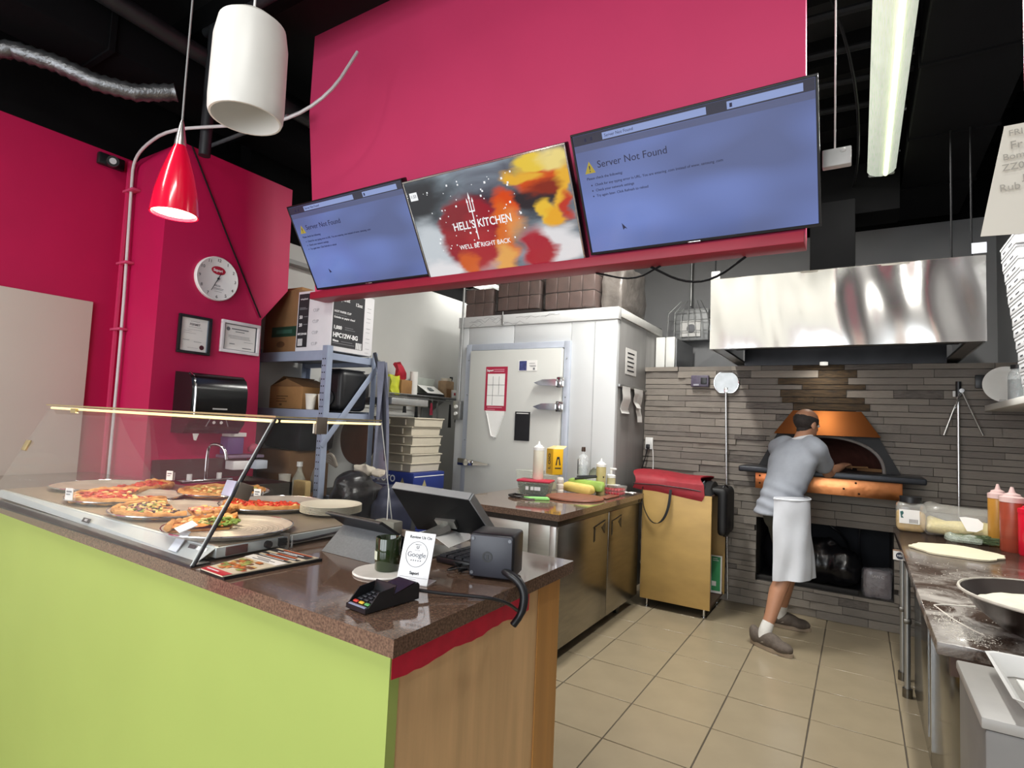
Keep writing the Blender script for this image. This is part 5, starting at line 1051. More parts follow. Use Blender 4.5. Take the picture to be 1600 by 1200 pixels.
# ================================================================== LEFT KITCHEN CORNER
t = thing('storage_rack', 'blue-grey steel storage rack with perforated posts', 'rack', (-3.75, 3.0, 0))
rk = M('blue-grey rack steel', '9aa5bb', .4, .2, var=.06); RX0, RX1, RY0, RY1 = -4.15, -3.30, 2.76, 3.26
for (x, y) in ((RX1, RY0), (RX1, RY1), (RX0, RY0), (RX0, RY1)):
    s = 1 if x > -3.8 else -1; u = -1 if y < 3 else 1
    p = B().box(x-.05*(s > 0)-0*(s < 0), y-.002, 0, x+.05*(s < 0), y+.002, 2.0).box(x-.002, y, 0, x+.002, y-u*.05, 2.0).obj('post', rk, t)
    if y < 3 and x > -3.8:
        b = B()
        for k in range(38):
            for dx in (-.037, -.015): b.cyl((x+dx, y-.0035, .05+.05*k), (x+dx, y-.0015, .05+.05*k), .0055, n=8)
        b.obj('hole', black_plastic, p, kind='stuff')
for z in (1.89, 1.45, .75):
    B().box(RX0, RY0+.003, z, RX1-.05, RY0+.04, z+.075, .004).obj('beam', rk, t); B().box(RX0, RY1-.04, z, RX1-.05, RY1-.003, z+.075, .004).obj('beam', rk, t)
    B().box(RX1-.03, RY0+.05, z+.01, RX1-.003, RY1-.05, z+.06).obj('end_beam', rk, t)
    multi('slat', M('grey shelf slats', '76797f', .5, .3), t, [B().box(RX0+.02, RY0+.05+.085*k, z+.035, RX1-.04, RY0+.125+.085*k, z+.05) for k in range(5)])
B().obox((RX1+.004, 3.01, 1.575), (.006, .045, .80), Rx(-math.atan2(.5, .62)), .002).obj('brace', rk, t)
def carton(name, label, x0, y0, z0, x1, y1, z1, m=kraft, flaps=False, cat='box', group=None):
    t = thing(name, label, cat, ((x0+x1)/2, (y0+y1)/2, z0), 0, group); B().box(x0, y0, z0, x1, y1, z1, .004).obj('carton', m, t)
    if flaps: B().prism([(x0, y0, z1), (x1, y0, z1), ((x0+x1)/2, y0, z1+.06)], (0, .004, 0)).prism([(x0, y0, z1), (x0, y1, z1), ((x0+x1)/2-.04, y1, z1+.08), ((x0+x1)/2-.04, y0, z1+.08)], (.004, 0, 0)).prism([(x1, y0, z1), (x1, y1, z1), ((x0+x1)/2-.02, y1, z1+.07), ((x0+x1)/2-.02, y0, z1+.07)], (-.004, 0, 0)).obj('flap', kraft2, t)
    else: B().box(x0, (y0+y1)/2-.025, z1, x1, (y0+y1)/2+.025, z1+.001).obj('tape', M('tan packing tape', 'b08a58', .3), t)
    return t
ZS = 1.967
t = carton('cup_carton', 'white and black carton of hot paper cups on top of the rack', -3.70, 2.785, ZS, -3.305, 3.20, 2.43, M('white printed carton', 'dedde0', .6, var=.03))
g = Face((-3.5025, 2.7848, (ZS+2.43)/2), (1, 0, 0), (0, 0, 1), t); h = (2.43-ZS)/2
g.rects('black_panel', ink, [(-.185, -h+.03, .0-.065, h-.02)]); 
g.text('wiseplanet', -.125, h-.06, .02, white_ink); g.text('HPC12W-BG', -.125, -.10, .022, white_ink, bold=.03, sx=.85); g.text('50', -.15, .03, .035, white_ink, bold=.03); g.text('20', -.15, -.03, .035, white_ink, bold=.03)
g.rects('print_lines', grey_ink, [(-.115, .03, -.07, .036), (-.115, -.03, -.07, -.024), (-.17, .09, -.08, .096), (-.17, .1, -.1, .106)], .0016); g.rects('barcode', white_ink, [(-.17+.007*k, -.19, -.166+.007*k, -.135) for k in range(8)], .0016)
for k in range(5): g.text('CUP', .02, .16-.085*k, .035, M('pale outline print', 'b0b0b6', .6), sx=1., rot=0 if k % 2 else .0)
g = Face((-3.3048, 2.9925, (ZS+2.43)/2), (0, 1, 0), (0, 0, 1), t)
g.rects('black_panel', ink, [(-.20, -h+.035, .105, h-.02)]); g.text('wiseplanet', -.19, h-.068, .042, white_ink, align='LEFT', bold=.015, sx=.8); g.text('12oz', .045, h-.085, .036, white_ink, bold=.02)
g.text('HOT PAPER CUP', -.19, .065, .022, white_ink, align='LEFT', bold=.015); g.text('Gobelet en papier chaud', -.19, .022, .022, white_ink, align='LEFT', bold=.015, sx=.92); g.text('1,000', -.19, -.055, .036, white_ink, align='LEFT', bold=.03); g.text('HPC12W-BG', -.19, -.112, .047, white_ink, align='LEFT', bold=.03, sx=.92); g.text('90mm', -.19, -.155, .022, white_ink, align='LEFT', bold=.03)
g.rects('print_lines', grey_ink, [(-.08, -.047, .0, -.043), (-.08, -.062, .02, -.058), (-.19, -.175, .02, -.171), (-.11, -.157, .0, -.153), (-.19, .04, -.07, .043)], .0016); g.rects('barcode', white_ink, [(.035+.009*k, -.195, .040+.009*k, -.145) for k in range(7)], .0016)
for k in range(5): g.rects('cup_outline', M('pale outline print', 'b0b0b6'), [(.135, .14-.08*k, .175, .144-.08*k), (.13, .11-.08*k, .17, .113-.08*k)])
t = carton('tall_carton', 'tall brown carton with a dark green band on the rack', -4.12, 2.80, ZS, -3.72, 3.2, 2.46, kraft2); g = Face((-3.92, 2.7998, 2.2), (1, 0, 0), (0, 0, 1), t); g.rects('green_band', M('dark green band', '1d3b2c', .5), [(-.1, -.11, .199, -.03)]); g.rects('faded_print', M('faded green print', '33584a', .6), [(-.04, -.085, .15, -.055)], .0016); g.poly('emblem', M('brown print', '5c3f28', .6), [(.02+.05*math.cos(k*.4), -.17+.025*math.sin(k*.4)) for k in range(16)])
tag(B().box(-4.15, 2.85, 2.462, -3.75, 3.2, 2.49).obj('loose_board', kraft), 'loose cardboard sheet on the tall brown carton', 'board')
ZS2 = 1.527
t = carton('open_carton', 'open brown carton with raised flaps on the middle rack shelf', -4.02, 2.82, ZS2, -3.62, 3.12, 1.70, kraft, True); g = Face((-3.85, 2.8198, 1.61), (1, 0, 0), (0, 0, 1), t); g.rects('print_lines', M('brown print', '5c3f28'), [(-.08, .01, .06, .016), (-.08, -.01, .03, -.004), (-.08, -.03, .05, -.024), (-.04, -.06, -.01, -.045)])
for k, (x, lb) in enumerate(((-3.52, 'white paper cup on the rack shelf, nearer the open carton'), (-3.44, 'white paper cup on the rack shelf, against the post'))):
    t = thing('paper_cup', lb, 'cup', (x, 2.82+.05*k, ZS2), 0, 'paper cups on the rack'); c = (x, 2.82+.05*k, ZS2); B().lathe([(0, 0), (.030, 0), (.041, .112), (.043, .114), (.041, .117), (.039, .112), (.028, .004)], c, 22).obj('cup', M('off-white paper cup', 'ded8cc', .6), t); B().tube([(c[0]+.042*math.cos(a), c[1]+.042*math.sin(a), c[2]+.115) for a in [6.283*k/22 for k in range(22)]], .0025, 5, closed=True).obj('rim', white_paint, t)
t = thing('plastic_drum', 'black rounded plastic drum on the middle rack shelf', 'drum', (-3.42, 3.05, ZS2)); B().box(-3.54, 2.92, ZS2, -3.315, 3.20, 1.84, .045, 4).obj('body', black_plastic, t); B().lathe([(0, 0), (.06, 0), (.06, .008), (0, .008)], (-3.44, 2.915, 1.62), 20, (0, -1, 0)).obj('round_inset', dark_plastic, t); B().box(-3.50, 2.93, 1.838, -3.34, 3.18, 1.848, .004).obj('lid', dark_plastic, t)
carton('white_carton', 'white carton with a green mark behind the rack', -4.18, 3.45, 1.66, -3.88, 3.7, 1.84, white_paint); g = Face((-4.03, 3.449, 1.77), (1, 0, 0), (0, 0, 1), None)
tag(B().box(-3.86, 3.5, 1.60, -3.62, 3.75, 1.86, .004).obj('grey_case', M('mid grey case', '6c6a69', .5)), 'grey case standing behind the open carton', 'case')
tag(B().box(-4.19, 3.35, 1.60, -3.2, 3.8, 1.655, .004).obj('rear_shelf', galv), 'plain metal shelf behind the rack', 'shelf')
b = B().box(-3.80, 3.16, ZS2, -3.58, 3.24, 1.72, .01); b.jitter(.02, 12, 1); tag(b.obj('dark_cloth', M('dark burgundy cloth', '3a2026', .8, var=.3)), 'dark cloth heap behind the open carton', 'cloth')
# lower rack contents seen through the glass
ZL = .827
carton('low_carton', 'large brown carton on the low rack shelf behind the case', -4.12, 2.82, ZL, -3.72, 3.2, 1.20, kraft2)
tag(B().box(-4.12, 2.86, 1.205, -3.66, 3.2, 1.43, .03).jitter(.02, 9, 4).obj('black_sack', M('black sack', '1d1d20', .4, var=.3)), 'black sack on the low carton behind the case', 'sack')
t = thing('squash_bottle', 'clear bottle with a white cap on the low rack shelf', 'bottle', (-3.62, 2.84, ZL)); c = (-3.62, 2.84, ZL); B().lathe([(0, 0), (.045, 0), (.048, .02), (.048, .17), (.02, .23), (.016, .27)], c, 20).obj('body', clear2, t); B().cyl((c[0], c[1], c[2]+.265), (c[0], c[1], c[2]+.30), .022).obj('cap', white_plastic, t)
t = thing('paper_cup', 'white paper cup behind the tomato pizza', 'cup', (-3.72, 2.78, ZL), 0, 'paper cups on the rack'); B().lathe([(0, 0), (.032, 0), (.044, .14), (.046, .143), (.043, .143), (.03, .005)], (-3.70, 2.775, ZL+.06), 20).obj('cup', M('off-white paper cup', 'ded8cc'), t); B().box(-3.76, 2.73, ZL, -3.64, 2.80, ZL+.06).obj('base_box', kraft, t)
tag(B().box(-3.60, 2.775, ZL+.002, -3.46, 2.83, ZL+.17, .01).obj('tan_packet', M('tan packet', 'b59a67', .5, var=.15, scale=20)), 'tan packet beside the low rack post', 'packet')
t = thing('hose_coil', 'coil of thick grey hose on the low rack shelf', 'hose', (-3.5, 2.95, ZL))
b = B()
for k in range(4): b.tube([(-3.62+.03*k, 2.95, ZL+.06+.01*k), (-3.55+.02*k, 2.92, ZL+.25+.02*k), (-3.44+.02*k, 2.93, ZL+.33+.02*k), (-3.35, 2.96, ZL+.28)], .014, 8, smooth=3)
b.obj('coil', M('worn grey hose', '7d7468', .5, var=.2), t)
t = thing('pizza_disc', 'large copper-brown round pizza disc hanging on the rack end', 'disc', (-3.52, 3.30, 1.38)); B().lathe([(0, 0), (.20, 0), (.205, .004), (.20, .008), (0, .008)], (-3.50, 3.30, 1.30), 40, (0, -1, 0)).obj('disc', M('copper brown metal', '6f452f', .35, .7, var=.15, scale=8), t); B().tube([(-3.50+.203*math.cos(a), 3.294, 1.30+.203*math.sin(a)) for a in [6.283*k/40 for k in range(40)]], .004, 5, closed=True).obj('rim', M('dark copper rim', '4c3022', .4, .6), t)
b = B().box(-3.28, 2.80, .55, -3.02, 3.2, 1.0, .08, 3); b.ball((-3.15, 2.95, 1.0), (.12, .16, .1)); bag = b.blob('black_bag', M('black shiny bag', '1b1a1c', .25, var=.3, scale=8, bump=.3), None, .02, 3); tag(bag, 'black leathery bag slumped at the foot of the rack', 'bag')
b = B().box(-3.06, 3.0, .6, -2.88, 3.35, .90, .07, 3); b.ball((-2.97, 3.15, .92), (.07, .12, .08)); tag(b.blob('navy_bag', M('navy fabric bag', '23263a', .7, var=.2), None, .02, 3), 'dark navy cloth bag right of the black bag', 'bag')
tag(B().box(-3.29, 2.85, 0, -2.75, 3.4, .55, .01).obj('low_crate', M('dark crate', '2b2a2c', .6)), 'dark crate under the slumped bags', 'crate')
b = B().box(-3.22, 3.0, 1.05, -3.06, 3.10, 1.13, .03).box(-3.10, 3.04, 1.06, -2.98, 3.12, 1.10, .02)
bmesh.ops.subdivide_edges(b.bm, edges=b.bm.edges[:], cuts=2, use_grid_fill=True); b.jitter(.025, 22, 8); tag(b.obj('white_rags', M('white crumpled cloth', 'b5ad9e', .8, var=.1)), 'white crumpled cloths on top of the black bag', 'cloth')
b = B(); rows = []
for i in range(15):
    u = i/14; z = 1.93-.92*u; wdt = .035+.085*u
    rows.append([(-3.25+.035*math.sin(k*1.4+u*2)+.02*u, 3.24+wdt*(k/5-.35)*1.5, z) for k in range(7)])
t = thing('apron_on_hook', 'grey-blue apron hanging from the rack corner', 'apron', (-3.25, 3.25, 1.0)); b.grid(rows, .012).obj('cloth', M('grey-blue cloth', '6f7283', .85, var=.15, scale=14), t); B().tube([(-3.28, 3.21, 2.0), (-3.25, 3.22, 1.9), (-3.22, 3.27, 1.75), (-3.21, 3.30, 1.35), (-3.2, 3.32, 1.05)], .014, 7, smooth=2).obj('strap', M('dark navy strap', '20222c', .8), t)
tag(B().box(-4.19, 3.3, 0, -3.35, 3.9, .82, .01).obj('low_cabinet', M('dark grey cabinet', '3a3a3c', .6)), 'dark low cabinet behind the rack', 'cabinet')
# sink behind the case
t = thing('hand_sink', 'stainless hand sink with a gooseneck tap under the towel dispenser', 'sink', (-3.6, 2.15, .9))
B().box(-3.79, 1.86, 1.03, -3.775, 2.50, 1.16).box(-3.79, 1.86, .85, -3.25, 1.88, 1.03).box(-3.79, 2.48, .85, -3.25, 2.50, 1.03).box(-3.27, 1.86, .85, -3.25, 2.50, 1.03).box(-3.79, 1.86, .84, -3.25, 2.50, .86).obj('basin', dark_steel, t)
B().tube([(-3.68, 2.15, 1.03), (-3.68, 2.15, 1.22), (-3.66, 2.15, 1.26), (-3.60, 2.17, 1.27), (-3.55, 2.19, 1.24), (-3.54, 2.20, 1.17)], .011, 10, smooth=2).obj('tap', chrome, t); multi('knob', white_plastic, t, [B().cyl((-3.69, y, 1.03), (-3.69, y, 1.07), .016) for y in (2.05, 2.25)]); B().box(-3.72, 1.98, 1.015, -3.64, 2.32, 1.035, .004).obj('tap_base', chrome, t)
B().box(-3.75, 1.9, 0, -3.3, 2.46, .84).obj('stand', dark_steel, t)
t = thing('soap_carton', 'violet carton with a pale lid on the pillar shelf by the sink', 'carton', (-3.72, 2.36, 1.16)); B().box(-3.79, 2.30, 1.19, -3.70, 2.42, 1.31, .004).obj('carton', M('violet carton', '5d4a7c', .5, var=.12), t); B().box(-3.795, 2.31, 1.312, -3.69, 2.43, 1.34, .003).obj('lid', white_paint, t)
B().box(-3.80, 2.28, 1.165, -3.66, 2.56, 1.185, .003).obj('bracket_shelf', M('mauve shelf', '7c6a7c', .5), t)
t = thing('wipe_box', 'white box of wipes below the violet carton', 'box', (-3.7, 2.42, 1.1)); B().box(-3.76, 2.33, 1.085, -3.66, 2.45, 1.145, .004).obj('carton', paper, t); B().box(-3.70, 2.46, 1.09, -3.60, 2.55, 1.15, .004).obj('lid_box', M('bluish white carton', 'b7bcc6', .5), t)
b = B().ball((-3.72, 2.51, 1.225), (.035, .045, .035), 10); b.jitter(.012, 25, 2); tag(b.obj('pink_sponge', M('pink sponge', 'b4586a', .9, var=.2)), 'pink scrunched sponge by the violet carton', 'sponge')
# wall shelf with goods
t = thing('wire_wall_shelf', 'chrome wire shelf along the pale kitchen wall', 'shelf', (-4.05, 4.9, 1.72))
b = B()
for x in (-3.93, -4.0, -4.07, -4.14, -4.19): b.cyl((x, 3.9, 1.735), (x, 5.9, 1.735), .005, n=6)
b.cyl((-3.93, 3.9, 1.70), (-3.93, 5.9, 1.70), .005, n=6)
for k in range(41): b.cyl((-3.93, 3.9+.05*k, 1.735), (-4.2, 3.9+.05*k, 1.735), .003, n=5); 
for k in range(20): b.cyl((-3.93, 3.9+.1*k, 1.735), (-3.93, 3.95+.1*k, 1.70), .0025, n=5)
b.obj('wires', M('dull chrome wire', 'a9abad', .35, .7), t, kind='stuff'); b = B()
for y in (4.1, 5.0, 5.7): b.prism([(-4.2, y, 1.735), (-3.93, y, 1.735), (-4.2, y, 1.55)], (0, .012, 0))
b.obj('bracket', galv, t)
ZK = 1.741
b = B().box(-4.12, 4.12, ZK, -3.96, 4.25, ZK+.17); b.crumple(.035, 13, 3); tag(b.obj('yellow_bag', M('acid yellow bag', 'c6cc3c', .4, var=.2)), 'yellow-green packet at the left of the wire shelf', 'packet')
b = B().prism([(-4.1, 4.05, ZK), (-4.1, 4.18, ZK), (-4.1, 4.16, ZK+.30), (-4.1, 4.08, ZK+.30)], (-.06, 0, 0)); b.crumple(.04, 14, 5); tag(b.obj('silver_bag', M('silver foil bag', '9da09f', .35, .5, var=.2)), 'silver foil bag behind the yellow packet', 'bag')
b = B().prism([(-4.0, 4.27, ZK+.135), (-4.0, 4.39, ZK+.135), (-4.0, 4.31, ZK+.31), (-4.0, 4.25, ZK+.33)], (-.05, 0, 0)); b.crumple(.035, 18, 5); tag(b.obj('red_bag', M('red foil bag', 'b3263a', .35, var=.25)), 'red crumpled packet poking up from the small carton', 'packet')
carton('small_carton', 'small brown carton on the wire shelf', -4.10, 4.27, ZK, -3.96, 4.43, ZK+.14, kraft)
t = thing('paper_roll', 'tall white paper roll standing on the wire shelf', 'roll', (-4.0, 4.50, ZK)); B().cyl((-4.0, 4.495, ZK), (-4.0, 4.495, ZK+.24), .042, n=20).obj('roll', paper, t); B().cyl((-4.0, 4.495, ZK+.24), (-4.0, 4.495, ZK+.243), .018, n=14).obj('core', kraft2, t)
t = thing('kitchen_scale', 'white digital kitchen scale on the wire shelf', 'scale', (-4.0, 4.82, ZK)); B().box(-4.08, 4.64, ZK, -3.94, 4.95, ZK+.03, .008).obj('base', black_plastic, t); B().prism([(-3.94, 4.66, ZK+.03), (-3.94, 4.94, ZK+.03), (-4.08, 4.94, ZK+.11), (-4.08, 4.66, ZK+.11)], (-.01, 0, .008)).obj('body', white_plastic, t); B().prism([(-3.97, 4.74, ZK+.058), (-3.97, 4.80, ZK+.058), (-4.02, 4.80, ZK+.087), (-4.02, 4.74, ZK+.087)], (.003, 0, .008)).obj('display', M('grey display', '5d6668', .3), t); B().box(-4.17, 4.62, ZK, -4.10, 4.96, ZK+.2, .004).obj('box_behind', M('pale green-grey carton', 'b9bfb8', .6), t)
t = thing('spice_tub', 'clear tub of brown spice with a white lid on the wire shelf', 'tub', (-4.0, 5.05, ZK)); B().box(-4.07, 4.98, ZK, -3.95, 5.13, ZK+.19, .012).obj('tub', M('tan spice', 'a48768', .5, var=.15, scale=20), t); B().cyl((-4.01, 5.055, ZK+.19), (-4.01, 5.055, ZK+.22), .06).obj('lid', M('cream lid', 'd8cfbd', .4), t)
tag(B().box(-3.97, 5.0, ZK, -3.94, 5.07, ZK+.10, .003).obj('brown_packet', kraft2), 'small brown packet at the right of the kitchen scale', 'packet'); t = thing('white_tub', 'small white tub with a red mark at the right of the wire shelf', 'tub', (-3.95, 5.11, ZK)); B().box(-3.98, 5.08, ZK, -3.925, 5.15, ZK+.09, .006).obj('tub', white_plastic, t); B().box(-3.9245, 5.10, ZK+.03, -3.9235, 5.13, ZK+.06).obj('mark', red_ink, t)
t = thing('dark_bottle', 'dark bottle at the far right of the wire shelf', 'bottle', (-4.05, 5.17, ZK)); B().lathe([(0, 0), (.035, 0), (.035, .15), (.014, .19), (.014, .22), (0, .22)], (-4.06, 5.21, ZK), 16).obj('body', M('grey-brown bottle', '5c5148', .3), t); B().cyl((-4.06, 5.21, ZK+.22), (-4.06, 5.21, ZK+.25), .02).obj('cap', black_plastic, t)
for k, (y, m, l, lb) in enumerate(((4.30, black_plastic, .12, 'black scoop hanging below the wire shelf, leftmost'), (4.48, black_plastic, .17, 'black spatula hanging second below the wire shelf'), (4.72, M('crimson cloth', 'a02c44', .8), .13, 'crimson cloth hanging below the wire shelf'), (4.82, galv, .20, 'grey whisk hanging right of the crimson cloth'), (5.05, black_plastic, .26, 'long black brush hanging below the wire shelf'), (5.17, black_plastic, .2, 'black ladle hanging at the right end of the wire shelf'))):
    t = thing('hanging_tool', lb, 'utensil', (-3.93, y, 1.70)); B().tube([(-3.93, y, 1.705), (-3.925, y+.01, 1.68), (-3.93, y, 1.66)], .004, 5).obj('hook', galv, t); B().prism([(-3.935, y-.012, 1.665), (-3.935, y+.012, 1.665), (-3.935, y+.03, 1.665-l), (-3.935, y-.02, 1.665-l)], (.008, 0, 0)).obj('tool', m, t)
tag(B().box(-4.2, 4.86, 1.36, -4.17, 5.04, 1.62, .003).obj('wall_cover', M('grey cover plate', '8b8e8e', .5, .2)), 'grey plate on the wall under the wire shelf', 'plate')
# dough boxes and flour boxes
dough = M('cream dough tray plastic', 'd0c7b4', .45, var=.05)
for k in range(6):
    z = 1.005+.083*k; off = (0, .012, -.01, .006, -.012, .018)[k]
    lab = ('lowest cream dough tray, resting on the blue boxes', 'cream dough tray second from the bottom of the stack', 'cream dough tray third from the bottom of the stack', 'cream dough tray fourth from the bottom of the stack', 'cream dough tray just under the topmost one', 'topmost cream dough tray of the stack')[k]
    t = thing('dough_tray', lab, 'tray', (-3.75+off, 4.1, z), 0, 'stacked dough trays'); w, d = .31, .21
    b = B().grid([[(s*(w+a), u*(d+a), zz) for s, u in ((-1, -1), (1, -1), (1, 1), (-1, 1))] for a, zz in ((-.012, 0), (-.004, .075))], closed=True); b.box(-w+.012, -d+.012, 0, w-.012, d-.012, .004); b.obj('tray', dough, t, local=True)
    rm = B()
    for a in ((-w-.006, -d-.006, w+.006, -d+.006), (-w-.006, d-.006, w+.006, d+.006), (-w-.006, -d+.006, -w+.006, d-.006), (w-.006, -d+.006, w+.006, d-.006)): rm.box(a[0], a[1], .070, a[2], a[3], .082, .003)
    rm.obj('rim', dough, t, local=True); b = B()
    for x in (-.2, .0, .2): b.box(x-.008, -d-.008, .012, x+.008, -d+.004, .062)
    b.obj('rib', M('pale tray rib', 'e4dccb', .4), t, local=True)
blue = M('dark blue printed carton', '25357c', .5, var=.06)
for k in range(6):
    z = .002+.167*k
    lab = ('blue flour carton on the floor', 'blue flour carton second from the floor', 'blue flour carton third from the floor', 'blue flour carton fourth from the floor', 'blue flour carton next below the top one', 'topmost blue flour carton under the dough trays')[k]
    t = thing('flour_carton', lab, 'carton', (-3.72, 4.1, z), 0, 'stacked blue flour cartons'); B().box(-.33, -.22, 0, .33, .22, .164, .006).obj('carton', blue, t, local=True)
    g = Face((-3.72, 4.1-.2205, z+.082), (1, 0, 0), (0, 0, 1), t); g.text('CAPUTO', -.05, .015, .085, white_ink, bold=.025, sx=.95); g.rects('print_lines', M('pale blue print', '9fb0d8', .5), [(-.13, -.045, .04, -.036)])
    for x in (-.28, .20): g.poly('triangle_emblem', M('gold triangle', 'a59a72', .5), [(x-.035, -.035), (x+.035, -.035), (x, .035)])
    g = Face((-3.72+.3305, 4.1, z+.082), (0, 1, 0), (0, 0, 1), t); g.rects('white_strap', white_ink, [(-.21, .045, .21, .053)]); g.poly('triangle_emblem', M('gold triangle', 'a59a72'), [(-.10, -.04), (-.04, -.04), (-.07, .02)])
# ================================================================== RIGHT-HAND WORKTABLE
t = thing('work_table', 'dark granite-topped worktable dusted with flour on the right', 'table', (.6, 3.4, 0))
flour_top = M('floured dark granite', '3a302a', .14, scale=160, hex2='5b4a40', lo=.35, hi=.75, detail=6)
def dust(m, cx, cy):
    # smears of flour left on the stone around the mixing bowl
    nt = m.node_tree; N = nt.nodes; L = nt.links; bs = N['Principled BSDF']; src = bs.inputs['Base Color'].links[0].from_socket
    tc = N.new('ShaderNodeTexCoord'); mp = N.new('ShaderNodeMapping'); mp.inputs['Location'].default_value = (-cx, -cy, 0); L.new(tc.outputs['Object'], mp.inputs['Vector'])
    ln = N.new('ShaderNodeVectorMath'); ln.operation = 'LENGTH'; sc = N.new('ShaderNodeVectorMath'); sc.operation = 'MULTIPLY'; sc.inputs[1].default_value = (1, .55, 0); L.new(mp.outputs[0], sc.inputs[0]); L.new(sc.outputs[0], ln.inputs[0])
    fa = N.new('ShaderNodeMapRange'); fa.inputs[1].default_value = .15; fa.inputs[2].default_value = .85; fa.inputs[3].default_value = .6; fa.inputs[4].default_value = .0; L.new(ln.outputs['Value'], fa.inputs[0])
    n1 = N.new('ShaderNodeTexNoise'); n1.inputs['Scale'].default_value = 5.5; n1.inputs['Detail'].default_value = 9; n1.inputs['Roughness'].default_value = .68; n1.inputs['Distortion'].default_value = .7; L.new(mp.outputs[0], n1.inputs['Vector'])
    mr = N.new('ShaderNodeMapRange'); mr.inputs[1].default_value = .42; mr.inputs[2].default_value = .64; L.new(n1.outputs['Fac'], mr.inputs[0])
    mu = N.new('ShaderNodeMath'); mu.operation = 'MULTIPLY'; L.new(mr.outputs[0], mu.inputs[0]); L.new(fa.outputs[0], mu.inputs[1])
    mx = N.new('ShaderNodeMix'); mx.data_type = 'RGBA'; L.new(mu.outputs[0], mx.inputs[0]); L.new(src, mx.inputs[6]); mx.inputs[7].default_value = (*lin('cfc9c0'), 1); L.new(mx.outputs[2], bs.inputs['Base Color'])
    ro = N.new('ShaderNodeMapRange'); ro.inputs[3].default_value = .12; ro.inputs[4].default_value = .75; L.new(mu.outputs[0], ro.inputs[0]); L.new(ro.outputs[0], bs.inputs['Roughness'])
dust(flour_top, -.20, -.92)
B().box(.20, 2.165, .862, 1.045, 4.74, .90, .004).obj('table_top', flour_top, t); B().box(.235, 2.19, .80, 1.04, 2.215, .862).obj('apron_panel', M('dark brown apron', '4d3a31', .4, var=.15), t)
for (x, y) in ((.245, 4.15), (.237, 4.42), (.99, 4.42)): B().cyl((x, y, .0), (x, y, .862), .016, n=14).obj('leg', galv, t); B().cyl((x, y, .0), (x, y, .05), .026, n=14).obj('foot', dark_steel, t); B().box(x-.02, y-.02, .42, x+.02, y+.02, .45, .005).obj('clamp', dark_steel, t)
B().box(.17, 4.055, .80, .262, 4.06, .855, .002).obj('bracket', M('worn brown bracket', '7d5f47', .5), t); g = Face((.205, 4.0548, .822), (1, 0, 0), (0, 0, 1), t); g.rects('tag', paper, [(-.033, -.025, .033, .025)]); g.poly('emblem', M('navy print', '20263a', .5), [(.02*math.cos(k*.314), .02*math.sin(k*.314)) for k in range(20)], .0015); g.text('NSF', 0, 0, .016, white_ink, .0024, bold=.02)
mirror_steel = M('polished fridge steel', '5d5d5c', .16, 1., var=.08, scale=4)
t = thing('table_fridge', 'polished steel fridge under the right worktable', 'fridge', (.65, 3.1, 0)); B().box(.285, 2.26, .08, 1.03, 4.0, .855, .004).obj('cabinet', mirror_steel, t)
B().box(.268, 2.28, .10, .284, 3.12, .84, .004).obj('door', mirror_steel, t); B().box(.268, 3.135, .10, .284, 3.98, .84, .004).obj('door', mirror_steel, t); B().box(.262, 3.05, .2, .268, 3.062, .80).box(.262, 3.19, .2, .268, 3.2, .80).obj('edge_handle', chrome, t); B().box(.33, 2.3, 0, 1.0, 3.95, .08).obj('plinth', black_plastic, t)
ZB = .90
# flour patches and ring lie on the table as a thin dusting
t = thing('flour_dusting', 'scattered white flour around the steel bowl on the table', 'flour', (.5, 2.5, ZB)); t['kind'] = 'stuff'
fm = M('dusted flour', 'dcd7cc', .9, var=.05); rng = random.Random(12)
b = B()
ring = [(.235, 2.62), (.25, 2.56), (.27, 2.47), (.29, 2.42), (.315, 2.36), (.335, 2.33)]
b.tube([(x, y, ZB+.0005) for x, y in ring], .0025, 5, smooth=2); b.tube([(.235, 2.62, ZB+.001), (.27, 2.66, ZB+.001), (.33, 2.68, ZB+.001), (.42, 2.74, ZB+.001), (.6, 2.78, ZB+.001)], .003, 5, smooth=2)
for k in range(900):
    m_ = rng.random()
    if m_ < .45: x, y = rng.gauss(.30, .03), rng.gauss(2.29, .035)
    elif m_ < .7: x, y = rng.gauss(.25, .02), rng.gauss(2.42, .07)
    else: x, y = rng.uniform(.22, .6), rng.uniform(2.2, 3.6)
    if x < .205: continue
    s = rng.uniform(.0006, .0024); b.prism([(x+s*rng.uniform(.5, 1.3)*math.cos(q), y+1.6*s*rng.uniform(.5, 1.3)*math.sin(q), ZB) for q in (0, 1.2, 2.6, 3.7, 5.1)], (0, 0, .0008))
o = b.obj('flour', fm, t); o['kind'] = 'stuff'
t = thing('mixing_bowl', 'large steel mixing bowl with flour on the right worktable', 'bowl', (.545, 2.38, ZB)); c = (.545, 2.38, ZB+.001)
bs = M('worn bowl steel', '6f6763', .25, 1., var=.2, scale=4)
B().lathe([(0, 0), (.10, .0), (.17, .03), (.225, .075), (.262, .125), (.268, .127), (.268, .131), (.258, .130), (.22, .082), (.165, .037), (.10, .006), (0, .006)], c, 56).obj('bowl', bs, t); B().tube([(c[0]+.266*math.cos(a), c[1]+.266*math.sin(a), c[2]+.129) for a in [6.2832*k/56 for k in range(56)]], .005, 6, closed=True).obj('rim', M('floured rim', 'c4beb2', .6, .2, var=.15, scale=30), t)
b = B(); rows = []
for i in range(9):
    rad = .222*i/8; rows.append([(c[0]+rad*math.cos(a), c[1]+rad*math.sin(a), c[2]+.092+(1-(rad/.222)**2)*(.022+.06*noise.noise(V(rad*9*math.cos(a), rad*9*math.sin(a), 4)))+.012*noise.noise(V(rad*40*math.cos(a), rad*40*math.sin(a), 1))) for a in [6.2832*k/40 for k in range(41)]])
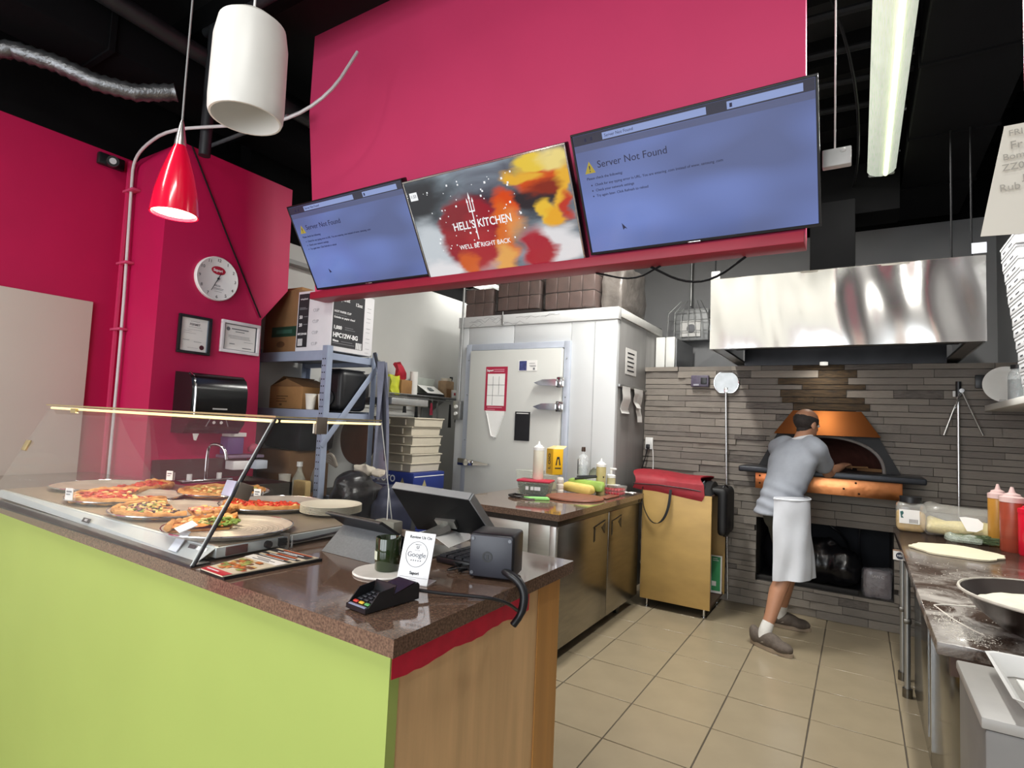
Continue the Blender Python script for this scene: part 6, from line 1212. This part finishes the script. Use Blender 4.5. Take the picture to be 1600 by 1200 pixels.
b.grid(rows).obj('flour', M('heaped flour', 'e8e2cb', .95, var=.05, scale=20, bump=.3), t, kind='stuff')
t = thing('pizza_dough', 'rolled flat round of raw pizza dough on the table', 'dough', (.45, 3.93, ZB)); b = B(); n = 44
pf_ = [(.45+(.20+.012*math.sin(k*.9)+.006*math.sin(k*2.3))*math.cos(6.2832*k/n), 3.94+(.205+.012*math.sin(k*.7+1))*math.sin(6.2832*k/n)) for k in range(n)]
b.prism([(x, y, ZB+.0015) for x, y in pf_], (0, 0, .008)).obj('sheet', M('raw dough', 'd9d0b4', .7, var=.04, bump=.1), t)
t = thing('mustard_jar', 'square clear jar of yellow mustard with a black lid and white label', 'jar', (.29, 4.60, ZB), .05)
B().box(-.078, -.06, .0, .078, .06, .135, .03, 4).obj('contents', M('grainy yellow mustard', 'c9a24a', .5, var=.15, scale=60), t, local=True); B().box(-.08, -.062, -.0, .08, .062, .19, .032, 4).obj('jar', glass('jar plastic', 'e7e8e2', .22, .1), t, local=True); B().cyl((0, 0, .188), (0, 0, .225), .062, n=24).obj('lid', black_plastic, t, local=True)
g = Face(t.location+V(-.01, -.0635, .10), (1, .05, 0), (0, 0, 1), t); g.rects('label', paper, [(-.055, -.045, .055, .045)]); g.rects('barcode', ink, [(.0+.007*k, -.04, .003+.007*k, -.015) for k in range(7)], .0016); g.poly('emblem', M('teal print', '2d5f5c', .5), [(-.05, .03), (-.035, .035), (-.03, .02), (-.04, .005), (-.03, -.01), (-.045, -.01)], .0016)
t = thing('cheese_bag', 'clear bag of grated pale cheese with a white label', 'bag', (.56, 4.58, ZB)); b = B().box(.36, 4.48, ZB+.004, .76, 4.66, ZB+.10, .04, 3); bmesh.ops.subdivide_edges(b.bm, edges=b.bm.edges[:], cuts=2, use_grid_fill=True); b.jitter(.03, 9, 3); b.obj('cheese', M('grated pale cheese', 'd9c98a', .7, var=.12, scale=60, bump=.5), t)
b = B().box(.34, 4.46, ZB+.002, .78, 4.68, ZB+.19, .05, 3); bmesh.ops.subdivide_edges(b.bm, edges=b.bm.edges[:], cuts=3, use_grid_fill=True); b.jitter(.025, 8, 6); b.obj('film', glass('bag film', 'ecebe4', .20, .2), t)
g = Face((.585, 4.435, ZB+.10), (1, .0, 0), (0, .25, 1), t); g.poly('label', paper, [(-.06, .04), (-.03, .045), (.03, .04), (.055, .015), (.05, -.02), (.02, -.04), (-.025, -.04)])
t = thing('herb_bundle', 'bundle of green thyme in plastic film in front of the cheese bag', 'herbs', (.62, 4.36, ZB)); b = B(); rng = random.Random(14)
for k in range(90):
    y = 4.36+rng.uniform(-.05, .05); x = rng.uniform(.48, .74); z = ZB+.008+rng.uniform(0, .035); b.tube([(x, y, z), (x+.06, y+rng.uniform(-.02, .02), z+.004), (x+.11, y+rng.uniform(-.03, .03), z+rng.uniform(-.005, .012))], .0022, 4)
    b.ball((x+.05, y, z+.004), (.012, .004, .003), 5, Rz(rng.uniform(0, 3)))
b.obj('sprigs', M('dark thyme green', '4c5b39', .7, var=.3, scale=30), t, kind='stuff'); b = B().box(.45, 4.29, ZB+.002, .62, 4.42, ZB+.045, .02); bmesh.ops.subdivide_edges(b.bm, edges=b.bm.edges[:], cuts=3, use_grid_fill=True); b.jitter(.02, 14, 6); b.obj('film', glass('herb film', 'cfdccb', .35, .2), t)
amber = M('amber sauce plastic', 'b27f34', .3, var=.06); pinkcap = M('pale pink cap', 'd3b4b0', .4)
squeeze('amber squeeze bottle with a pink cap behind the red-sauce bottle', .705, 4.42, ZB, .048, .36, amber, cap=pinkcap)
squeeze('squeeze bottle of red sauce under amber oil with a pink cap', .735, 4.22, ZB, .056, .36, M('red-brown sauce plastic', '97422f', .3, var=.15, scale=3, stretch=(.1, .1, 6)), cap=pinkcap)
squeeze('bright red ketchup bottle at the right edge', .80, 4.13, ZB, .058, .30, M('ketchup red plastic', 'c8102e', .25, var=.04), cap=M('ketchup red plastic', 'c8102e'))
# near stand with white tray
t = thing('grey_bin', 'grey translucent bin at the near end of the worktable', 'bin', (.45, 1.78, 0)); B().box(.228, 1.60, 0, .70, 1.955, .895, .01).obj('body', M('grey bin plastic', '6f6d69', .5, var=.08), t); B().box(.222, 1.595, .895, .705, 1.96, .92, .005).obj('rim', M('pale bin rim', '9a9893', .45), t)
t = thing('white_tray', 'white plastic tray on the grey bin at the lower right corner', 'tray', (.5, 1.78, .92)); b = B(); 
b.grid([[(.48+s*w, 1.77+u*d, z) for s, u in ((-1, -1), (-.9, -1.1), (.9, -1.1), (1, -1), (1, 1), (.9, 1.1), (-.9, 1.1), (-1, 1))] for w, d, z in ((.165, .125, .922), (.195, .15, .965), (.203, .156, .966), (.197, .152, .962), (.168, .128, .926))], closed=True); b.box(.33, 1.66, .921, .63, 1.88, .926); b.obj('tray', white_plastic, t)
# ================================================================== SHELF, BOXES AND PAPER AT RIGHT
t = thing('wall_shelf', 'white wall shelf on the right carrying a jar, plate and pizza boxes', 'shelf', (.9, 4.2, 1.74)); B().box(.79, 3.0, 1.735, 1.05, 5.38, 1.777, .003).obj('board', white_paint, t)
multi('bracket', galv, t, [B().prism([(1.05, y, 1.735), (.85, y, 1.735), (1.05, y, 1.58)], (0, .015, 0)) for y in (3.2, 3.6)])
t = thing('glass_canister', 'clear canister of grey spice with a black lid on the wall shelf', 'canister', (.865, 4.72, 1.777)); c = (.865, 4.72, 1.777)
B().lathe([(0, .001), (.052, .001), (.054, .01), (.054, .135), (0, .135)], c, 24).obj('contents', M('grey ground spice', '7d7f80', .6, var=.15, scale=40), t); B().lathe([(.056, 0), (.057, .15), (.05, .18), (.038, .195), (.038, .205)], c, 24).obj('glass', glass('canister glass', 'dfe8ea', .3, .05), t); B().cyl((c[0], c[1], 1.98), (c[0], c[1], 2.005), .042, n=22).obj('lid', black_plastic, t)
t = thing('white_plate', 'white round plate standing on edge behind the canister', 'plate', (.85, 5.0, 1.777)); ax = V(-.12, -1, .10)
B().lathe([(0, 0), (.075, 0), (.09, .008), (.122, .014), (.124, .017), (.118, .017), (.088, .012), (.073, .004), (0, .004)], (.85, 5.02, 1.903), 40, ax).obj('plate', M('white porcelain', 'e3e2dc', .2, var=.03), t)
tag(B().prism([(.80, 4.93, 1.777), (.84, 4.93, 1.777), (.84, 4.96, 1.80), (.81, 4.96, 1.80)], (0, .02, 0)).obj('plate_stop', clear), 'small clear wedge holding the white plate', 'wedge')
ords = ['lowest', 'second', 'third', 'fourth', 'fifth', 'sixth', 'seventh', 'eighth', 'ninth', 'tenth', 'eleventh', 'twelfth', 'thirteenth']
pb = M('white pizza box card', 'd3d5d8', .6, var=.05); slot = M('dark slot', '3a3a40', .7)
for k in range(13):
    z = 1.778+.0665*k; x0 = .80-.0075*k; y1 = 4.27+.008*((k*7) % 3)
    t = thing('pizza_box', 'white pizza box, %s up in the leaning stack on the shelf' % ords[k] if k else 'white pizza box at the bottom of the leaning stack on the shelf', 'box', (x0, 4.1, z), 0, 'stacked white pizza boxes')
    B().box(x0, y1-.36, z, x0+.30, y1, z+.058, .006).obj('box', pb, t); B().box(x0-.004, y1-.365, z+.050, x0+.302, y1+.004, z+.0645, .003).obj('lid', pb, t)
    multi('slot', slot, t, [B().box(x0-.0012, y1-.28, z+.018, x0, y1-.20, z+.026), B().box(x0-.0012, y1-.12, z+.018, x0, y1-.06, z+.026)])
structure(B().box(.503, 2.56, 2.04, .53, 2.60, 4.25).obj('trim_2', red_wall))
t = thing('order_sheet', 'large cream sheet with pencil notes taped to the red post', 'paper', (.45, 2.55, 2.4))
pc = [V(.366, 2.548, 2.232), V(.65, 2.548, 2.225), V(.66, 2.548, 2.632), V(.438, 2.55, 2.63)]
b = B(); rows = []
for j in range(9):
    v = j/8; a, c = pc[0].lerp(pc[3], v), pc[1].lerp(pc[2], v); rows.append([a.lerp(c, i/6)+V(0, -.018*(1-v)**3*(1-i/6), 0) for i in range(7)])
b.grid(rows, .0012).obj('sheet', M('cream paper', 'e4e0d3', .7, var=.03, scale=3), t)
g = Face((.44, 2.527, 2.25), (1, 0, 0), (0, 0, 1), t); pen = M('pencil grey', 'aaa69c', .7)
for (s, x, y, sz) in (('FRI', .005, .340, .03), ('Fr', .008, .295, .04), ('Bom', -.012, .255, .032), ('ZZ0', -.014, .217, .034), ('J', .04, .175, .03), ('Rub', -.022, .145, .036)): g.text(s, x, y, sz, pen, .0, 'LEFT', rot=.06)
# ================================================================== UNDER THE OVEN
gb = M('black bin liner', '131316', .25, var=.4, scale=8, bump=.6, bscale=9)
b = B().ball((-.30, 5.66, .42), (.20, .16, .20), 16).ball((-.12, 5.62, .40), (.15, .15, .17), 16).ball((-.20, 5.64, .58), (.05, .05, .06), 10); o = b.blob('refuse_bag', gb, None, .018, 3)
for v in o.data.vertices: v.co += noise.noise_vector(v.co*11)*.018
for v in o.data.vertices: v.co.z = max(v.co.z, .224)
tag(o, 'large knotted black refuse bag in the opening under the oven', 'bag')
b = B().ball((-.60, 5.70, .44), (.15, .18, .22), 16); o = b.blob('refuse_bag', gb, None, .018, 3)
for v in o.data.vertices: v.co += noise.noise_vector(v.co*10)*.018; v.co.z = max(v.co.z, .224)
tag(o, 'black refuse bag behind the cook at the left of the opening', 'bag')
t = thing('wrapped_pack', 'film-wrapped pack standing at the right of the opening under the oven', 'pack', (.12, 5.52, .222)); b = B().box(.03, 5.46, .224, .225, 5.58, .44, .03); bmesh.ops.subdivide_edges(b.bm, edges=b.bm.edges[:], cuts=3, use_grid_fill=True); b.jitter(.015, 11, 2); b.obj('pack', M('grey mauve printed film', '6d6568', .35, var=.35, scale=14, bump=.4), t)
g = Face((.13, 5.445, .40), (1, 0, 0), (0, .12, 1), t); g.text('SAN C', .0, 0, .03, M('pale print', 'b9b3b3', .5), bold=.02); b = B().box(.022, 5.45, .223, .233, 5.59, .452, .03); bmesh.ops.subdivide_edges(b.bm, edges=b.bm.edges[:], cuts=3, use_grid_fill=True); b.jitter(.02, 13, 9); b.obj('film', glass('pack film', 'dedbe0', .12, .15), t)
tag(B().box(-.79, 5.46, .222, -.0, 5.50, .262, .006).obj('timber_rail', M('black timber', '1f1d1c', .7, var=.2)), 'dark timber rail along the opening under the oven', 'rail')
t = thing('gas_hose', 'black hose looping inside the opening under the oven', 'hose', (-.1, 5.9, .5)); B().tube([(-.28, 5.85, .74), (-.20, 5.8, .70), (-.10, 5.85, .62), (-.05, 5.95, .45)], .012, 8, smooth=2).obj('hose', black_plastic, t); B().tube([(.02, 6.0, .76), (.0, 5.98, .6), (.02, 6.0, .4)], .007, 6, smooth=2).obj('cable', black_plastic, t)
# ================================================================== THE COOK
t = thing('person', 'man in grey polo shirt, shorts and white apron leaning over the oven ledge', 'person', (-.49, 4.72, 0))
skin = M('skin', 'b58468', .5, var=.06, scale=12, bump=.05)
def limb(b, pts):
    """tapering chain of fused segments through (point, radius)"""
    for (p, r), (q, s) in zip(pts, pts[1:]):
        p, q = Vector(p), Vector(q); b.cyl(p, q, r, s, 16); n = max(2, int((q-p).length/.03))
    for p, r in pts: b.ball(p, r, 14)
    return b
hipR, hipL = V(-.445, 4.665, .90), V(-.535, 4.83, .90)
kneeR, kneeL = V(-.445, 4.575, .50), V(-.43, 4.905, .50)
ankR, ankL = V(-.565, 4.44, .095), V(-.525, 4.985, .095)
neck = V(-.375, 4.87, 1.465); head = V(-.345, 4.925, 1.585)
shR, shL = V(-.275, 4.79, 1.395), V(-.55, 4.975, 1.385)
elR, haR = V(-.205, 5.035, 1.215), V(-.105, 5.30, 1.268)
elL, haL = V(-.40, 5.20, 1.265), V(-.24, 5.42, 1.285)
b = B()
limb(b, [(hipR, .085), (kneeR.lerp(hipR, .5), .072), (kneeR, .054), (kneeR.lerp(ankR, .3)+V(-.012, 0, 0), .058), (kneeR.lerp(ankR, .7), .042), (ankR, .035)])
limb(b, [(hipL, .085), (kneeL.lerp(hipL, .5), .072), (kneeL, .054), (kneeL.lerp(ankL, .3)+V(-.012, 0, 0), .058), (kneeL.lerp(ankL, .7), .042), (ankL, .035)])
limb(b, [(V(-.49, 4.75, .96), .12), (V(-.46, 4.79, 1.13), .11), (V(-.425, 4.85, 1.28), .10), (neck, .058), (head+V(-.01, -.01, -.06), .056)])
limb(b, [(shR, .058), (shR.lerp(elR, .55), .048), (elR, .040), (elR.lerp(haR, .35), .040), (elR.lerp(haR, .85), .027), (haR-V(.01, .03, .0), .024)])
limb(b, [(shL, .058), (shL.lerp(elL, .55), .048), (elL, .040), (elL.lerp(haL, .35), .040), (haL-V(.02, .04, 0), .025)])
limb(b, [(shR, .05), (neck-V(0, 0, .09), .055), (shL, .05)])
for a, q in ((ankR, V(.19, -.10, -.05)), (ankL, V(.21, .02, -.05))): limb(b, [(a-V(0, 0, .03), .030), (a+q*.45-V(0, 0, .02), .024)])
# head turned to the right, looking into the oven
hf = V(.62, .76, -.18).normalized(); hr = hf.cross(V(0, 0, 1)).normalized(); hu = hr.cross(hf)
HM = Matrix((hr, hf, hu)).transposed()
def hp(x, y, z): return head+HM @ V(x, y, z)
b.ball(hp(0, -.012, .03), (.076, .098, .086), 20, HM); b.ball(hp(0, .028, -.035), (.058, .062, .075), 16, HM); b.ball(hp(0, .055, -.085), (.03, .028, .024), 12, HM)
b.ball(hp(0, .098, -.02), (.013, .022, .022), 10, HM); b.ball(hp(0, .088, .018), (.04, .014, .012), 10, HM); b.ball(hp(0, .085, -.062), (.025, .010, .008), 8, HM)
for s in (-1, 1): b.ball(hp(s*.076, -.008, -.012), (.011, .022, .033), 12, HM)
# right hand: palm, four curled fingers and a thumb
def hand(b, w, fw_, up, s=1):
    fw_ = fw_.normalized(); sd = fw_.cross(up).normalized(); up = sd.cross(fw_)
    R_ = Matrix((sd, fw_, up)).transposed()
    b.ball(w+fw_*.035, (.040, .050, .016), 12, R_)
    for k, (o, l) in enumerate(((-.030, .068), (-.010, .078), (.010, .074), (.029, .058))):
        p0 = w+fw_*.06+sd*o; p1 = p0+fw_*l*.45-up*.004; p2 = p1+fw_*l*.25-up*.018; p3 = p2+fw_*l*.10-up*.022
        limb(b, [(p0, .0098), (p1, .0092), (p2, .0086), (p3, .0078)])
    p0 = w+fw_*.012-sd*s*.026; p1 = p0+fw_*.025-sd*s*.026-up*.008; p2 = p1+fw_*.028-sd*s*.002-up*.012; limb(b, [(p0, .014), (p1, .0115), (p2, .0095)])
hand(b, haR-V(.012, .03, 0), (haR-elR), V(0, 0, 1)); hand(b, haL-V(.02, .04, 0), (haL-elL), V(0, 0, 1), -1)
b.blob('body', skin, t, .0062, 5)
for s in (-1, 1): B().ball(hp(s*.031, .083, .002), .0105, 10).obj('eye', M('eye white', 'e6e2dc', .2), t)
# ring of hair round a bald crown
b = B(); rows = []
for i in range(9):
    v = i/8; row = []
    for k in range(37):
        f = k/36*2-1; a = math.radians(180+122*f); lo_ = -.075+.055*max(0, abs(f)-.45)/.55*1.3; hi_ = .060-.012*abs(f)
        z = lo_+(hi_-lo_)*v; s = math.sqrt(max(.05, 1-((z-.03)/.090)**2)); s = max(s, .62 if z < 0 else .1); taper = .004 if 0 < i < 8 else -.003
        row.append(hp(math.sin(a)*-(.0775+taper)*s, -.012+math.cos(a)*(.099+taper)*s, z))
    rows.append(row)
b.grid(rows, .006); b.jitter(.003, 60, 3); b.obj('hair', M('short dark hair', '2c2624', .75, var=.3, scale=90, bump=.5), t)
# polo shirt
shirt = M('grey-blue knit shirt', '9297a0', .85, var=.05, scale=16, bump=.06)
b = B()
def tors(c, rx, ry, ang): return [(Vector(c)+Rz(ang) @ V(rx*math.cos(a), ry*math.sin(a), 0)) for a in [6.2832*k/28 for k in range(28)]]
rings = [((-.53, 4.72, .895), .160, .165, .55), ((-.515, 4.73, .96), .155, .158, .55), ((-.49, 4.755, 1.06), .150, .150, .65), ((-.455, 4.80, 1.18), .168, .142, .75), ((-.43, 4.84, 1.30), .196, .142, .8), ((-.415, 4.865, 1.385), .185, .125, .8), ((-.395, 4.87, 1.44), .12, .095, .8), ((-.378, 4.872, 1.475), .072, .068, .8)]
ang0 = math.atan2((shL-shR).y, (shL-shR).x)+math.pi
b.grid([tors(c, rx, ry, ang0) for c, rx, ry, _ in rings], closed=True)
bm_caps = b.bm; bmesh.ops.holes_fill(bm_caps, edges=[e for e in bm_caps.edges if e.is_boundary])
limb(b, [(shR.lerp(neck, .3), .085), (shR, .082), (shR.lerp(elR, .55), .072), (shR.lerp(elR, .62), .074)]); limb(b, [(shL.lerp(neck, .3), .085), (shL, .080), (shL.lerp(elL, .6), .070)])
sh = b.blob('shirt', shirt, t, .011, 8)
for v in sh.data.vertices:   # soft folds at the waist and under the arm
    w = v.co+V(-.49, 4.72, 0)
    f = max(0, 1-abs(w.z-1.0)/.16); v.co += v.normal*(.007*f*math.sin(w.z*70+w.x*30+w.y*18)+.004*noise.noise(w*14))
B().tube([(neck+V(0, 0, .012)+Rz(.8) @ V(.067*math.cos(a), .067*math.sin(a), -.018*math.cos(a-2.3))) for a in [6.2832*k/24 for k in range(24)]], .013, 8, closed=True).obj('collar', M('white collar', 'd9dadd', .7), t)
# shorts
b = B(); limb(b, [(V(-.51, 4.75, .97), .128), (V(-.50, 4.75, .88), .128)]); limb(b, [(hipR, .095), (hipR.lerp(kneeR, .5), .088), (hipR.lerp(kneeR, .86), .082)]); limb(b, [(hipL, .095), (hipL.lerp(kneeL, .5), .098), (hipL.lerp(kneeL, .86), .092)])
b.blob('shorts', M('dark olive shorts', '3d3d36', .85, var=.12), t, .012, 6)
# apron wrapped round the front and right side
b = B(); rows = []
for j in range(17):
    v = j/16; z = 1.035-.575*v; row = []
    for k in range(33):
        u = k/32; a = math.radians(-112+190*u); r_ = .99+.12*v+.055*math.sin(u*17+v*2.5)*(.3+v)+.035*math.sin(u*31+v*6)*v+.05*noise.noise(V(u*5, v*4, 2))
        cx, cy = -.465+.012*v, 4.72-.01*v
        row.append((cx+r_*.157*math.cos(a), cy+r_*.207*math.sin(a), z+.02*math.sin(u*4+.5)+.03*(u-.5)*v))
    rows.append(row)
b.grid(rows, .006).obj('apron', M('white cotton apron', 'd5d9e0', .8, var=.03, scale=10, bump=.06), t)
b = B(); b.tube([(-.465+.162*math.cos(a), 4.72+.212*math.sin(a), 1.03) for a in [math.radians(-112+190*k/24) for k in range(25)]], .008, 6)
for k in range(3): b.tube([(-.33, 4.63, 1.02), (-.318, 4.615, .96-.03*k), (-.325, 4.61, .90-.05*k), (-.31, 4.61, .86-.05*k)], .004, 5, smooth=1)
b.obj('apron_tie', M('white cotton apron', 'd5d9e0'), t)
# socks and shoes
sock = M('white sock', 'dcdad6', .85, var=.05, scale=40); shoe = M('brown-grey knit shoe', '5c524a', .8, var=.15, scale=50, bump=.2); sole = M('tan shoe sole', '9c8b78', .7, var=.1)
for a, kn, d in ((ankR, kneeR, V(.88, -.47, 0).normalized()), (ankL, kneeL, V(.99, .10, 0).normalized())):
    n = V(-d.y, d.x, 0); up = V(0, 0, 1)
    ax = (kn-a).normalized(); b = B(); limb(b, [(a-V(0, 0, .03), .047), (a+ax*.02, .044), (a+ax*.075, .041)]); b.blob('sock', sock, t, .008, 3)
    o = V(a.x, a.y, 0)-d*.02
    b = B()
    fr = Matrix((d, n, up)).transposed()
    b.ball(o-d*.03+up*.060, (.062, .048, .056), 18, fr); b.ball(o+d*.06+up*.056, (.105, .053, .060), 18, fr); b.ball(o+d*.15+up*.044, (.085, .054, .042), 18, fr); b.ball(o-d*.068+up*.088, (.026, .036, .040), 12, fr)
    b.blob('shoe', shoe, t, .008, 3)
    pts = []
    for k in range(28):
        q = 6.2832*k/28; lx = .072+.165*math.cos(q); w = .047*(1+.12*math.cos(q)); pts.append(o+d*lx+n*(w*math.sin(q))+up*.002)
    B().prism(pts, (0, 0, .026)).obj('sole', sole, t)
    g = Face(o+d*.05-n*.0465+up*.05, d, up, t); g.poly('shoe_mark', M('pale shoe mark', 'a79d92', .6), [(-.025, -.006), (.02, .004), (.025, .009), (-.01, .004)], .004)
t = thing('stoking_stick', 'thin wooden stick held by the cook inside the oven mouth', 'stick', (-.05, 5.36, 1.25)); B().tube([(-.125, 5.315, 1.256), (.0, 5.36, 1.262), (.06, 5.38, 1.262)], .007, 8).obj('stick', kraft2, t)
